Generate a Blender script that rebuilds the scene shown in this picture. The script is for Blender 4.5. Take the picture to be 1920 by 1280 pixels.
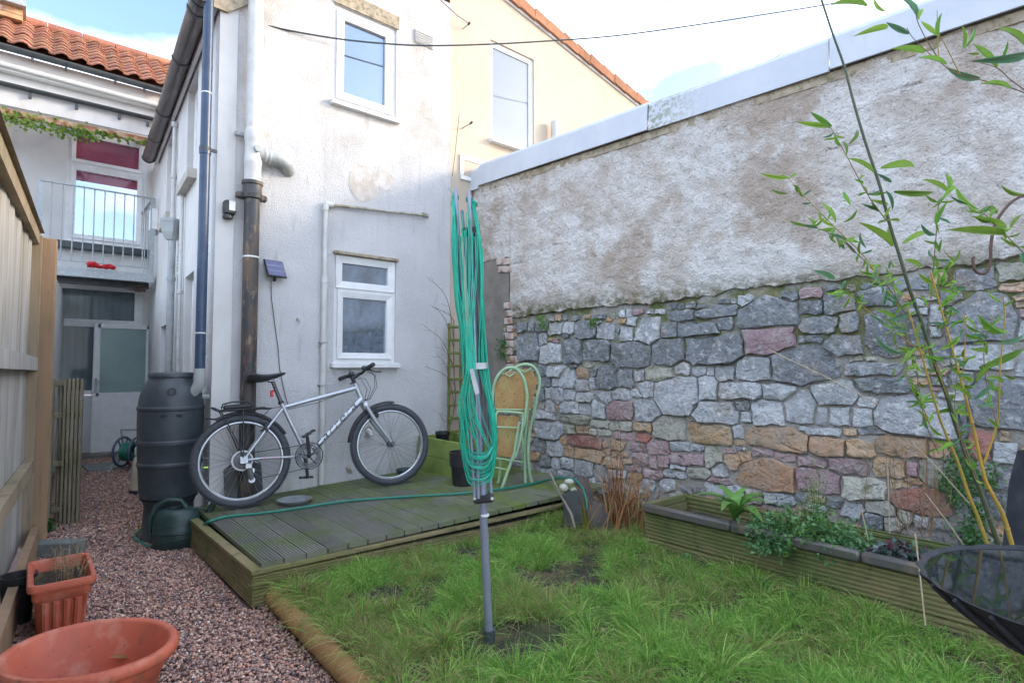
import bpy, bmesh, math, random
import numpy as np
from mathutils import Vector, Matrix, noise as mnoise

random.seed(11)
RNG = np.random.default_rng(5)
SC = bpy.context.scene
COL = SC.collection
for o_ in list(bpy.data.objects):
    bpy.data.objects.remove(o_)

# ------------------------------------------------------------------ camera
F = 1060.0                      # focal length in photo pixels (1920 wide)
EYE = Vector((0, 0, 1.25))
PITCH = math.radians(2.59)
FWD0 = Vector((0.648, 0.7616, 0)).normalized()
RIGHT = Vector((FWD0.y, -FWD0.x, 0))
FWD = FWD0 * math.cos(PITCH) + Vector((0, 0, math.sin(PITCH)))
UP = RIGHT.cross(FWD)
cam_d = bpy.data.cameras.new('camera')
cam_d.lens = F / 1920 * 36
cam_d.sensor_width = 36
cam_d.clip_start = 0.05
cam_d.clip_end = 4000
cam = bpy.data.objects.new('camera', cam_d)
COL.objects.link(cam)
m_ = Matrix((RIGHT, UP, -FWD)).transposed().to_4x4()
m_.translation = EYE
cam.matrix_world = m_
SC.camera = cam

# ------------------------------------------------------------------ sky and sun
SUN = Vector((1.75, -1.0, 0.74)).normalized()
world = bpy.data.worlds.new('World')
SC.world = world
world.use_nodes = True
wn, wl = world.node_tree.nodes, world.node_tree.links
wn.clear()
w_out = wn.new('ShaderNodeOutputWorld')
w_bg = wn.new('ShaderNodeBackground')
w_bg.inputs['Strength'].default_value = 0.10
w_sky = wn.new('ShaderNodeTexSky')
w_sky.sky_type = 'NISHITA'
w_sky.sun_disc = False
w_sky.sun_elevation = math.asin(SUN.z)
w_sky.sun_rotation = math.atan2(SUN.x, SUN.y)
w_sky.altitude = 60
w_sky.air_density = 1.0
w_sky.dust_density = 1.6
w_sky.ozone_density = 1.6
# pale haze everywhere and thin high cloud over the whole sky
w_hz = wn.new('ShaderNodeMixRGB')
w_hz.inputs['Fac'].default_value = 0.05
w_hz.inputs['Color2'].default_value = (1.6, 2.6, 4.4, 1)
w_co = wn.new('ShaderNodeTexCoord')
w_mp = wn.new('ShaderNodeMapping')
w_mp.inputs['Scale'].default_value = (1.0, 1.0, 2.6)
w_mp.inputs['Location'].default_value = (-2.45, -0.05, -0.51)
w_nz = wn.new('ShaderNodeTexNoise')
w_nz.inputs['Scale'].default_value = 1.7
w_nz.inputs['Detail'].default_value = 7
w_nz.inputs['Roughness'].default_value = 0.55
w_rp = wn.new('ShaderNodeValToRGB')
w_rp.color_ramp.elements[0].position = 0.43
w_rp.color_ramp.elements[0].color = (0, 0, 0, 1)
w_rp.color_ramp.elements[1].position = 0.60
w_rp.color_ramp.elements[1].color = (0.9, 0.9, 0.9, 1)
w_mx = wn.new('ShaderNodeMixRGB')
w_mx.inputs['Color2'].default_value = (5.9, 6.4, 7.6, 1)
wl.new(w_co.outputs['Generated'], w_mp.inputs['Vector'])
wl.new(w_mp.outputs['Vector'], w_nz.inputs['Vector'])
wl.new(w_nz.outputs['Fac'], w_rp.inputs['Fac'])
wl.new(w_rp.outputs['Color'], w_mx.inputs['Fac'])
wl.new(w_sky.outputs['Color'], w_hz.inputs['Color1'])
wl.new(w_hz.outputs['Color'], w_mx.inputs['Color1'])
wl.new(w_mx.outputs['Color'], w_bg.inputs['Color'])
wl.new(w_bg.outputs['Background'], w_out.inputs['Surface'])

sun_d = bpy.data.lights.new('sun', 'SUN')
sun_d.energy = 0.7
sun_d.angle = math.radians(10)
sun_d.color = (1.0, 0.83, 0.62)
sun = bpy.data.objects.new('sun', sun_d)
COL.objects.link(sun)
sun.rotation_euler = (-SUN).to_track_quat('-Z', 'Y').to_euler()
sun.location = (6, -6, 8)

SC.view_settings.view_transform = 'Standard'
SC.view_settings.look = 'None'
SC.view_settings.exposure = 2.35
SC.view_settings.gamma = 1.0
SC.cycles.max_bounces = 8
SC.cycles.diffuse_bounces = 6
SC.cycles.adaptive_threshold = 0.03
SC.cycles.use_denoising = True

# ------------------------------------------------------------------ picking: photo pixel -> point on a real surface
def ray(px, py):
    return FWD + RIGHT * ((px - 960) / F) + UP * ((640 - py) / F)

def on_plane(px, py, p0, n):
    d = ray(px, py)
    t = (Vector(p0) - EYE).dot(n) / d.dot(n)
    return EYE + d * t

def at_z(px, py, z=0.0):
    return on_plane(px, py, (0, 0, z), Vector((0, 0, 1)))

def at_y(px, py, y):
    return on_plane(px, py, (0, y, 0), Vector((0, 1, 0)))

def at_x(px, py, x):
    return on_plane(px, py, (x, 0, 0), Vector((1, 0, 0)))

def at_depth(px, py, dep):
    d = ray(px, py)
    return EYE + d * (dep / d.dot(FWD0))

# ------------------------------------------------------------------ main layout (metres)
YF = 4.74                                   # plane of the white gable wall
XC = 1.047                                  # its left corner
XR = 3.207                                  # its right edge
SD = Vector((0.052, 0.9986, 0)).normalized()    # direction of the house side wall
W0 = Vector((3.53, YF, 0))                  # far end of the right boundary wall
WD = Vector((0.0954, -0.9954, 0)).normalized()  # its run towards the camera
WN = Vector((WD.y, -WD.x, 0))               # its face normal, towards the garden
FD = Vector((0.0676, 0.9977, 0)).normalized()   # run of the left fence
F0 = Vector((-0.05, 3.57, 0))
YB = 9.9                                    # rear wall of the main house
if WN.x > 0: WN = -WN
FNRM = Vector((FD.y, -FD.x, 0))
SNRM = Vector((-SD.y, SD.x, 0))

def at_wall(px, py, off=0.0):
    return on_plane(px, py, W0 + WN * off, WN)

def at_side(px, py, off=0.0):
    return on_plane(px, py, Vector((XC, YF, 0)) + SNRM * off, SNRM)

def deck_z(x):
    return 0.229 + 0.033 * (x - 1.2)

# ------------------------------------------------------------------ materials
MATS = {}
def lin(c):
    return tuple(c) + (1.0,) if len(c) == 3 else tuple(c)

def mat(name, base, alt=None, scale=6.0, lo=0.35, hi=0.65, rough=0.7, metal=0.0, bump=None, bump2=None,
        layers=(), rnd=0.0, hue=0.0, stretch=(1, 1, 1), spec=0.5, alpha=None, trans=0.0, ior=1.45, coat=0.0, attr=None, sub=0.0,
        rough_var=0.0, detail=4, tint_attr=None, transl=0.0):
    """procedural principled material on world position: two-tone noise, stain layers, bump, per-object variation"""
    m = bpy.data.materials.new(name)
    m.use_nodes = True
    N, L = m.node_tree.nodes, m.node_tree.links
    bs = N['Principled BSDF']
    geo = N.new('ShaderNodeNewGeometry')
    def mapped(st):
        mp = N.new('ShaderNodeMapping')
        mp.inputs['Scale'].default_value = st
        L.new(geo.outputs['Position'], mp.inputs['Vector'])
        return mp.outputs['Vector']
    def noisefac(sc, a, b, st=(1, 1, 1), det=3, ro=0.6):
        n = N.new('ShaderNodeTexNoise')
        n.inputs['Scale'].default_value = sc
        n.inputs['Detail'].default_value = det
        n.inputs['Roughness'].default_value = ro
        L.new(mapped(st), n.inputs['Vector'])
        r = N.new('ShaderNodeMapRange')
        r.inputs['From Min'].default_value = a
        r.inputs['From Max'].default_value = b
        r.clamp = True
        L.new(n.outputs['Fac'], r.inputs['Value'])
        return r.outputs['Result']
    if attr:
        at = N.new('ShaderNodeAttribute')
        at.attribute_name = attr
        col = at.outputs['Color']
    else:
        rgb = N.new('ShaderNodeRGB')
        rgb.outputs[0].default_value = lin(base)
        col = rgb.outputs[0]
    def mixin(fac, colour, cur):
        mx = N.new('ShaderNodeMixRGB')
        mx.inputs['Color2'].default_value = lin(colour)
        L.new(cur, mx.inputs['Color1'])
        L.new(fac, mx.inputs['Fac'])
        return mx.outputs['Color']
    if alt is not None:
        col = mixin(noisefac(scale, lo, hi, stretch, detail), alt, col)
    if rnd > 0 or hue > 0:
        oi = N.new('ShaderNodeObjectInfo')
        hs = N.new('ShaderNodeHueSaturation')
        r1 = N.new('ShaderNodeMapRange')
        r1.inputs['To Min'].default_value = 1 - rnd
        r1.inputs['To Max'].default_value = 1 + rnd
        L.new(oi.outputs['Random'], r1.inputs['Value'])
        L.new(r1.outputs['Result'], hs.inputs['Value'])
        if hue > 0:
            mm = N.new('ShaderNodeMath'); mm.operation = 'MULTIPLY'; mm.inputs[1].default_value = 7.31
            fr = N.new('ShaderNodeMath'); fr.operation = 'FRACT'
            r2 = N.new('ShaderNodeMapRange')
            r2.inputs['To Min'].default_value = 0.5 - hue
            r2.inputs['To Max'].default_value = 0.5 + hue
            L.new(oi.outputs['Random'], mm.inputs[0]); L.new(mm.outputs[0], fr.inputs[0])
            L.new(fr.outputs[0], r2.inputs['Value']); L.new(r2.outputs['Result'], hs.inputs['Hue'])
        L.new(col, hs.inputs['Color'])
        col = hs.outputs['Color']
    for ly in layers:           # (colour, scale, lo, hi, stretch, strength[, (zlo, zhi)])
        fac = noisefac(ly[1], ly[2], ly[3], ly[4])
        k = N.new('ShaderNodeMath'); k.operation = 'MULTIPLY'; k.inputs[1].default_value = ly[5]
        L.new(fac, k.inputs[0])
        fo = k.outputs[0]
        if len(ly) > 6 and ly[6]:
            sp = N.new('ShaderNodeSeparateXYZ')
            L.new(geo.outputs['Position'], sp.inputs[0])
            rz = N.new('ShaderNodeMapRange'); rz.clamp = True
            rz.inputs['From Min'].default_value = ly[6][0]
            rz.inputs['From Max'].default_value = ly[6][1]
            L.new(sp.outputs[ly[6][2] if len(ly[6]) > 2 else 'Z'], rz.inputs['Value'])
            k2 = N.new('ShaderNodeMath'); k2.operation = 'MULTIPLY'
            L.new(fo, k2.inputs[0]); L.new(rz.outputs['Result'], k2.inputs[1])
            fo = k2.outputs[0]
        col = mixin(fo, ly[0], col)
    L.new(col, bs.inputs['Base Color'])
    bs.inputs['Roughness'].default_value = rough
    bs.inputs['Metallic'].default_value = metal
    bs.inputs['Specular IOR Level'].default_value = spec
    bs.inputs['IOR'].default_value = ior
    bs.inputs['Transmission Weight'].default_value = trans
    bs.inputs['Coat Weight'].default_value = coat
    if sub: 
        bs.inputs['Subsurface Weight'].default_value = sub
        bs.inputs['Subsurface Radius'].default_value = (0.01, 0.02, 0.005)
    if alpha is not None:
        bs.inputs['Alpha'].default_value = alpha
    if rough_var:
        rr = N.new('ShaderNodeMapRange')
        rr.inputs['To Min'].default_value = max(0.02, rough - rough_var)
        rr.inputs['To Max'].default_value = min(1, rough + rough_var)
        L.new(noisefac(scale * 2, 0.3, 0.7, stretch), rr.inputs['Value'])
        L.new(rr.outputs['Result'], bs.inputs['Roughness'])
    prev = None
    for b in (bump, bump2):
        if not b: continue
        n = N.new('ShaderNodeTexNoise')
        n.inputs['Scale'].default_value = b[0]
        n.inputs['Detail'].default_value = min(4, b[3]) if len(b) > 3 else 4
        n.inputs['Roughness'].default_value = 0.6
        L.new(mapped(b[4] if len(b) > 4 else stretch), n.inputs['Vector'])
        bp = N.new('ShaderNodeBump')
        bp.inputs['Strength'].default_value = b[1]
        bp.inputs['Distance'].default_value = b[2]
        L.new(n.outputs['Fac'], bp.inputs['Height'])
        if prev: L.new(prev, bp.inputs['Normal'])
        prev = bp.outputs['Normal']
    if prev: L.new(prev, bs.inputs['Normal'])
    if transl:
        tb = N.new('ShaderNodeBsdfTranslucent'); L.new(col, tb.inputs['Color'])
        ms = N.new('ShaderNodeMixShader'); ms.inputs[0].default_value = transl
        L.new(bs.outputs[0], ms.inputs[1]); L.new(tb.outputs[0], ms.inputs[2])
        L.new(ms.outputs[0], N['Material Output'].inputs['Surface'])
    MATS[name] = m
    return m

# ------------------------------------------------------------------ things, parts, meshes
OFF = {}
def tag(o, label=None, cat=None, group=None, kind=None):
    if label: o['label'] = label
    if cat: o['category'] = cat
    if group: o['group'] = group
    if kind or cat: o['kind'] = kind or 'thing'
    return o

def thing(name, label, cat, loc=(0, 0, 0), group=None):
    e = bpy.data.objects.new(name, None)
    e.empty_display_size = 0.1
    e.location = loc
    COL.objects.link(e)
    OFF[e.name] = Vector(loc)
    return tag(e, label, cat, group, 'thing')

def put(name, mesh, parent=None, loc=None, rot=None, label=None):
    """an object on given mesh data; loc in world metres"""
    o = bpy.data.objects.new(name, mesh)
    COL.objects.link(o)
    off = Vector((0, 0, 0))
    if parent is not None:
        off = OFF.get(parent.name, Vector((0, 0, 0)))
        o.parent = parent
    if loc is not None:
        if parent is not None: 
            o.location = Vector(loc) - off
        else:
            o.location = loc
    OFF[o.name] = off if loc is None else Vector(loc)
    if rot is not None: o.rotation_euler = rot
    if label: o['label'] = label
    return o

class MB:
    def __init__(s):
        s.v, s.f = [], []
    def add(s, vs, fs):
        b = len(s.v)
        s.v.extend([tuple(p) for p in vs])
        s.f.extend([tuple(i + b for i in f) for f in fs])
        return s
    def box(s, c, d, rz=0.0, M=None, bev=0.0):
        x, y, z = d[0] / 2, d[1] / 2, d[2] / 2
        if bev > 0:
            b = min(bev, x * .9, y * .9, z * .9)
            pts = []
            idx = {}
            for sx in (-1, 1):
                for sy in (-1, 1):
                    for sz in (-1, 1):
                        idx[(sx, sy, sz)] = len(pts)
                        pts += [(sx * x, sy * (y - b), sz * (z - b)), (sx * (x - b), sy * y, sz * (z - b)), (sx * (x - b), sy * (y - b), sz * z)]
            fs = []
            g = lambda a, b_, c_, k: idx[(a, b_, c_)] + k
            for sg in (-1, 1):
                fs += [[g(sg, -1, -1, 0), g(sg, 1, -1, 0), g(sg, 1, 1, 0), g(sg, -1, 1, 0)],
                       [g(-1, sg, -1, 1), g(1, sg, -1, 1), g(1, sg, 1, 1), g(-1, sg, 1, 1)],
                       [g(-1, -1, sg, 2), g(1, -1, sg, 2), g(1, 1, sg, 2), g(-1, 1, sg, 2)]]
            for a in (-1, 1):
                for b_ in (-1, 1):
                    fs += [[g(a, b_, -1, 0), g(a, b_, 1, 0), g(a, b_, 1, 1), g(a, b_, -1, 1)],
                           [g(a, -1, b_, 0), g(a, 1, b_, 0), g(a, 1, b_, 2), g(a, -1, b_, 2)],
                           [g(-1, a, b_, 1), g(1, a, b_, 1), g(1, a, b_, 2), g(-1, a, b_, 2)]]
                    for c_ in (-1, 1):
                        fs.append([g(a, b_, c_, 0), g(a, b_, c_, 1), g(a, b_, c_, 2)])
        else:
            pts = [(-x, -y, -z), (x, -y, -z), (x, y, -z), (-x, y, -z), (-x, -y, z), (x, -y, z), (x, y, z), (-x, y, z)]
            fs = [(0, 3, 2, 1), (4, 5, 6, 7), (0, 1, 5, 4), (1, 2, 6, 5), (2, 3, 7, 6), (3, 0, 4, 7)]
        if M is None:
            M = Matrix.Translation(Vector(c)) @ Matrix.Rotation(rz, 4, 'Z')
        return s.add([M @ Vector(p) for p in pts], fs)
    def beam(s, a, b, w, h, up=(0, 0, 1), bev=0.0):
        """a bar of section w (sideways) x h (along up) from a to b"""
        a, b = Vector(a), Vector(b)
        d = b - a
        z = d.normalized()
        u = Vector(up)
        x = u.cross(z)
        if x.length < 1e-5: x = Vector((1, 0, 0)).cross(z)
        x.normalize()
        y = z.cross(x)
        M = Matrix((x, y, z)).transposed().to_4x4()
        M.translation = (a + b) / 2
        return s.box(None, (w, h, d.length), M=M, bev=bev)
    def tube(s, pts, r, seg=8, caps=True, closed=False, flat=None):
        pts = [Vector(p) for p in pts]
        n = len(pts)
        rs = r if isinstance(r, (list, tuple)) else [r] * n
        tan = []
        for i in range(n):
            if closed: t = pts[(i + 1) % n] - pts[i - 1]
            else: t = pts[min(i + 1, n - 1)] - pts[max(i - 1, 0)]
            tan.append(t.normalized() if t.length > 1e-9 else Vector((0, 0, 1)))
        ref = Vector((0, 0, 1)) if abs(tan[0].z) < 0.9 else Vector((1, 0, 0))
        nx = tan[0].cross(ref).normalized()
        base = len(s.v)
        for i in range(n):
            nx = (nx - tan[i] * nx.dot(tan[i]))
            if nx.length < 1e-6: nx = tan[i].orthogonal()
            nx.normalize()
            ny = tan[i].cross(nx)
            for k in range(seg):
                a = 2 * math.pi * k / seg
                s.v.append(tuple(pts[i] + (nx * math.cos(a) + ny * math.sin(a) * (flat or 1)) * rs[i]))
        m = n if closed else n - 1
        for i in range(m):
            j = (i + 1) % n
            for k in range(seg):
                l = (k + 1) % seg
                s.f.append((base + i * seg + k, base + i * seg + l, base + j * seg + l, base + j * seg + k))
        if caps and not closed:
            s.f.append(tuple(base + k for k in reversed(range(seg))))
            s.f.append(tuple(base + (n - 1) * seg + k for k in range(seg)))
        return s
    def lathe(s, prof, c=(0, 0, 0), seg=24, M=None, cap0=False, cap1=False, sx=1.0, sy=1.0):
        """profile of (r, z) turned about z"""
        base = len(s.v)
        c = Vector(c)
        for r, z in prof:
            for k in range(seg):
                a = 2 * math.pi * k / seg
                p = Vector((r * math.cos(a) * sx, r * math.sin(a) * sy, z))
                s.v.append(tuple((M @ p) if M is not None else (c + p)))
        for i in range(len(prof) - 1):
            for k in range(seg):
                l = (k + 1) % seg
                s.f.append((base + i * seg + k, base + i * seg + l, base + (i + 1) * seg + l, base + (i + 1) * seg + k))
        if cap0: s.f.append(tuple(base + k for k in reversed(range(seg))))
        if cap1: s.f.append(tuple(base + (len(prof) - 1) * seg + k for k in range(seg)))
        return s
    def prism(s, poly, ext):
        """polygon of 3-D points pushed along vector ext"""
        n = len(poly)
        e = Vector(ext)
        vs = [Vector(p) for p in poly] + [Vector(p) + e for p in poly]
        fs = [tuple(reversed(range(n))), tuple(range(n, 2 * n))]
        fs += [(i, (i + 1) % n, n + (i + 1) % n, n + i) for i in range(n)]
        return s.add(vs, fs)
    def xf(s, M):
        s.v = [tuple(M @ Vector(p)) for p in s.v]
        return s
    def mesh(s, name, m, smooth=False, off=None, angle=40, fixn=True):
        me = bpy.data.meshes.new(name)
        vs = s.v if off is None else [(p[0] - off[0], p[1] - off[1], p[2] - off[2]) for p in s.v]
        me.from_pydata(vs, [], s.f)
        me.update()
        if fixn:
            b = bmesh.new(); b.from_mesh(me)
            bmesh.ops.recalc_face_normals(b, faces=b.faces)
            b.to_mesh(me); b.free()
        if smooth:
            me.shade_smooth()
            try: me.set_sharp_from_angle(angle=math.radians(angle))
            except Exception: pass
        for mm in (m if isinstance(m, (list, tuple)) else [m]):
            me.materials.append(mm)
        return me
    def build(s, name, m, parent=None, smooth=False, label=None, cat=None, group=None, kind=None, angle=40, fixn=True):
        off = OFF.get(parent.name) if parent is not None else None
        me = s.mesh(name, m, smooth, off, angle, fixn)
        o = put(name, me, parent)
        if off is not None: OFF[o.name] = off
        return tag(o, label, cat, group, kind)

def holed_wall(o, u, v, W, H, holes, n, depth):
    """front face o + a*u + b*v with rectangular openings (a0,b0,a1,b1); n = outward normal; reveals go back by depth"""
    mb = MB()
    us = sorted({0, W} | {h[0] for h in holes} | {h[2] for h in holes})
    vs = sorted({0, H} | {h[1] for h in holes} | {h[3] for h in holes})
    o, u, v, n = Vector(o), Vector(u), Vector(v), Vector(n)
    P = lambda a, b, d=0: o + u * a + v * b - n * d
    for i in range(len(us) - 1):
        for j in range(len(vs) - 1):
            ca, cb = (us[i] + us[i + 1]) / 2, (vs[j] + vs[j + 1]) / 2
            if any(h[0] < ca < h[2] and h[1] < cb < h[3] for h in holes): continue
            a0, a1, b0, b1 = us[i], us[i + 1], vs[j], vs[j + 1]
            mb.add([P(a0, b0), P(a1, b0), P(a1, b1), P(a0, b1)], [(0, 1, 2, 3)])
    for h in holes:
        a0, b0, a1, b1 = h[:4]
        q = [P(a0, b0), P(a1, b0), P(a1, b1), P(a0, b1)]
        r = [P(a0, b0, depth), P(a1, b0, depth), P(a1, b1, depth), P(a0, b1, depth)]
        mb.add(q + r, [(i, (i + 1) % 4, 4 + (i + 1) % 4, 4 + i) for i in range(4)])
    # outer rim and back so that the wall is solid
    q = [P(0, 0), P(W, 0), P(W, H), P(0, H)]
    r = [P(0, 0, depth), P(W, 0, depth), P(W, H, depth), P(0, H, depth)]
    mb.add(q + r, [(i, (i + 1) % 4, 4 + (i + 1) % 4, 4 + i) for i in range(4)])
    return mb
# ================================================================== materials used by the setting
M_RENDER = mat('white_render', (0.53, 0.53, 0.535), (0.59, 0.59, 0.595), 3.0, rough=0.85, bump=(95, 0.9, 0.012, 5), bump2=(22, 0.35, 0.012, 3),
               layers=[((0.36, 0.34, 0.30), 2.3, 0.50, 0.72, (1, 1, 0.9), 0.7, (2.5, 3.4)),
                       ((0.30, 0.28, 0.24), 7.0, 0.57, 0.78, (1, 1, 0.35), 0.4, (2.3, 3.4)),
                       ((0.40, 0.37, 0.32), 40.0, 0.52, 0.75, (1, 1, 1), 0.35, (2.7, 3.3)),
                       ((0.33, 0.36, 0.27), 9.0, 0.45, 0.7, (1, 1, 0.4), 0.6, (0.75, 0.2)),
                       ((0.34, 0.33, 0.31), 12, 0.62, 0.75, (1, 1, 0.22), 0.45),
                       ((0.30, 0.285, 0.25), 9, 0.56, 0.70, (2.2, 1, 0.10), 0.22, (1.9, 2.9))])
M_RENDER2 = mat('old_white_paint', (0.66, 0.66, 0.645), (0.57, 0.565, 0.55), 1.6, rough=0.8, bump=(60, 0.35, 0.006, 4),
                layers=[((0.42, 0.39, 0.33), 3.5, 0.58, 0.8, (1, 1, 0.3), 0.6)])
M_CREAM = mat('cream_render', (0.50, 0.42, 0.325), (0.53, 0.455, 0.365), 1.5, rough=0.85, bump=(120, 0.25, 0.004, 3),
              layers=[((0.50, 0.38, 0.23), 2.2, 0.6, 0.8, (1, 1, 0.25), 0.5)])
M_UPVC = mat('white_upvc', (0.74, 0.75, 0.75), (0.66, 0.665, 0.66), 9, rough=0.35, layers=[((0.45, 0.43, 0.36), 25, 0.6, 0.8, (1, 1, 0.3), 0.35)])
M_GLASS = mat('window_glass', (0.30, 0.36, 0.44), None, rough=0.03, metal=0.75, spec=0.9, bump=(3.0, 0.02, 0.01, 1))
M_GLASSD = mat('frosted_glass', (0.20, 0.28, 0.275), (0.25, 0.35, 0.33), 2.0, rough=0.25, spec=0.6, bump=(70, 0.15, 0.002))
M_BLIND = mat('red_blind', (0.62, 0.05, 0.12), (0.70, 0.10, 0.18), 5, rough=0.8)
M_NET = mat('net_curtain', (0.42, 0.48, 0.50), (0.22, 0.27, 0.30), 14, rough=0.9, stretch=(1, 1, 0.03))
M_LINTEL = mat('weathered_lintel', (0.30, 0.25, 0.19), (0.42, 0.36, 0.27), 14, rough=0.9, bump=(40, 0.6, 0.01), layers=[((0.13, 0.13, 0.06), 25, 0.5, 0.65, (1, 1, 1), 0.7)])
M_TILE = mat('clay_pantile', (0.36, 0.16, 0.095), (0.28, 0.125, 0.08), 7, rough=0.85, rnd=0.22, hue=0.012, bump=(60, 0.4, 0.004),
             layers=[((0.16, 0.10, 0.07), 16, 0.55, 0.72, (1, 1, 1), 0.7), ((0.50, 0.33, 0.22), 22, 0.6, 0.75, (1, 1, 1), 0.5)])
M_VERGE = mat('verge_tile', (0.40, 0.19, 0.10), (0.30, 0.14, 0.08), 12, rough=0.9, rnd=0.12, bump=(70, 0.5, 0.005), layers=[((0.13, 0.09, 0.06), 30, 0.6, 0.75, (1, 1, 1), 0.6)])
M_BRICK = mat('old_brick', (0.36, 0.19, 0.14), (0.30, 0.16, 0.12), 20, rough=0.92, rnd=0.25, hue=0.01, bump=(60, 0.7, 0.006), layers=[((0.52, 0.48, 0.44), 11, 0.38, 0.56, (1, 1, 1), 0.85)])
M_BRICKW = mat('chimney_brick', (0.42, 0.20, 0.10), (0.50, 0.36, 0.22), 6, rough=0.92, rnd=0.12, bump=(50, 0.6, 0.006))
M_GUTTER = mat('dark_gutter', (0.035, 0.045, 0.05), (0.06, 0.07, 0.075), 10, rough=0.35, layers=[((0.16, 0.15, 0.12), 16, 0.6, 0.8, (1, 1, 1), 0.5)])
M_GUTBR = mat('brown_gutter', (0.055, 0.046, 0.042), (0.10, 0.08, 0.07), 8, rough=0.28, stretch=(3, 0.4, 3), layers=[((0.24, 0.20, 0.17), 5, 0.56, 0.74, (5, 0.5, 5), 0.6)])
M_DOWN = mat('slate_blue_pipe', (0.026, 0.05, 0.10), (0.04, 0.07, 0.13), 7, rough=0.35, layers=[((0.4, 0.42, 0.44), 60, 0.70, 0.74, (1, 1, 0.4), 0.8, (2.2, 1.6))])
M_PIPEG = mat('grey_pipe', (0.30, 0.33, 0.34), (0.38, 0.40, 0.40), 9, rough=0.45, layers=[((0.2, 0.19, 0.15), 22, 0.58, 0.75, (1, 1, 0.4), 0.6)])
M_PIPEW = mat('white_pipe', (0.58, 0.585, 0.57), (0.50, 0.50, 0.48), 8, rough=0.4, layers=[((0.30, 0.28, 0.20), 18, 0.6, 0.78, (1, 1, 0.5), 0.55)])
M_PIPEO = mat('stained_overflow_pipe', (0.42, 0.41, 0.36), (0.20, 0.17, 0.11), 12, rough=0.6)
M_IRON = mat('painted_cast_iron', (0.042, 0.045, 0.05), (0.11, 0.075, 0.05), 7, 0.47, 0.66, rough=0.5, stretch=(1, 1, 0.35), bump=(50, 0.4, 0.004),
             layers=[((0.26, 0.19, 0.12), 26, 0.56, 0.68, (1, 1, 0.3), 0.7), ((0.24, 0.09, 0.045), 9, 0.64, 0.74, (1, 1, 0.5), 0.7)])
M_SILL = mat('stone_sill', (0.40, 0.37, 0.32), (0.50, 0.48, 0.43), 12, rough=0.85, bump=(50, 0.4, 0.005))
M_GALV = mat('galvanised_steel', (0.30, 0.335, 0.35), (0.40, 0.43, 0.44), 30, rough=0.5, metal=0.35)
M_RUSTB = mat('rusty_beam', (0.26, 0.095, 0.045), (0.45, 0.33, 0.22), 9, 0.42, 0.58, rough=0.9, bump=(40, 0.5, 0.006))
M_POLY = mat('clear_roof_sheet', (0.45, 0.50, 0.50), (0.35, 0.40, 0.40), 4, rough=0.3, alpha=0.55)
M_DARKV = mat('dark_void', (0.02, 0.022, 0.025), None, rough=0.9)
M_CEMENT = mat('bare_cement', (0.165, 0.15, 0.135), (0.24, 0.22, 0.20), 5, rough=0.95, bump=(45, 0.6, 0.008), layers=[((0.12, 0.15, 0.07), 7, 0.55, 0.75, (1, 1, 1), 0.5)])
FL_ = ((0.36, 0.35, 0.30), 20, 0.57, 0.78, (1, 1, 0.3), 0.3)
M_FLASH = mat('coping_sheet', (0.46, 0.50, 0.56), (0.52, 0.555, 0.61), 3, rough=0.6, bump=(14, 0.15, 0.01), layers=[FL_])
M_FLASHM = mat('mossy_coping_sheet', (0.46, 0.50, 0.56), (0.52, 0.555, 0.61), 3, rough=0.6, bump=(14, 0.15, 0.01), layers=[FL_, ((0.13, 0.16, 0.03), 34, 0.44, 0.58, (1, 1, 1), 0.9, (2.15, 2.75, 'Y'))])
M_ROUGH = mat('roughcast', (0.56, 0.51, 0.465), (0.70, 0.685, 0.67), 3.6, 0.42, 0.58, rough=0.95, bump=(75, 0.9, 0.03, 6), bump2=(24, 0.7, 0.022, 4),
              layers=[((0.42, 0.34, 0.275), 1.9, 0.50, 0.62, (1, 1, 1), 0.8), ((0.74, 0.74, 0.74), 11, 0.55, 0.7, (1, 1, 1), 0.6),
                      ((0.36, 0.30, 0.255), 48, 0.56, 0.68, (1, 1, 1), 0.65),
                      ((0.40, 0.30, 0.17), 6, 0.3, 0.6, (1, 1, 2), 0.7, (3.02, 3.13)),
                      ((0.10, 0.105, 0.035), 13, 0.34, 0.58, (1, 1, 1.5), 0.95, (1.93, 1.77))])
M_MORTAR = mat('lime_mortar', (0.27, 0.26, 0.24), (0.36, 0.35, 0.33), 14, rough=0.97, bump=(55, 0.9, 0.015), layers=[((0.10, 0.13, 0.03), 5, 0.42, 0.58, (1, 1, 1), 0.9, (1.05, 1.5)), ((0.26, 0.21, 0.13), 4, 0.5, 0.65, (1, 1, 1), 0.5)])

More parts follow.
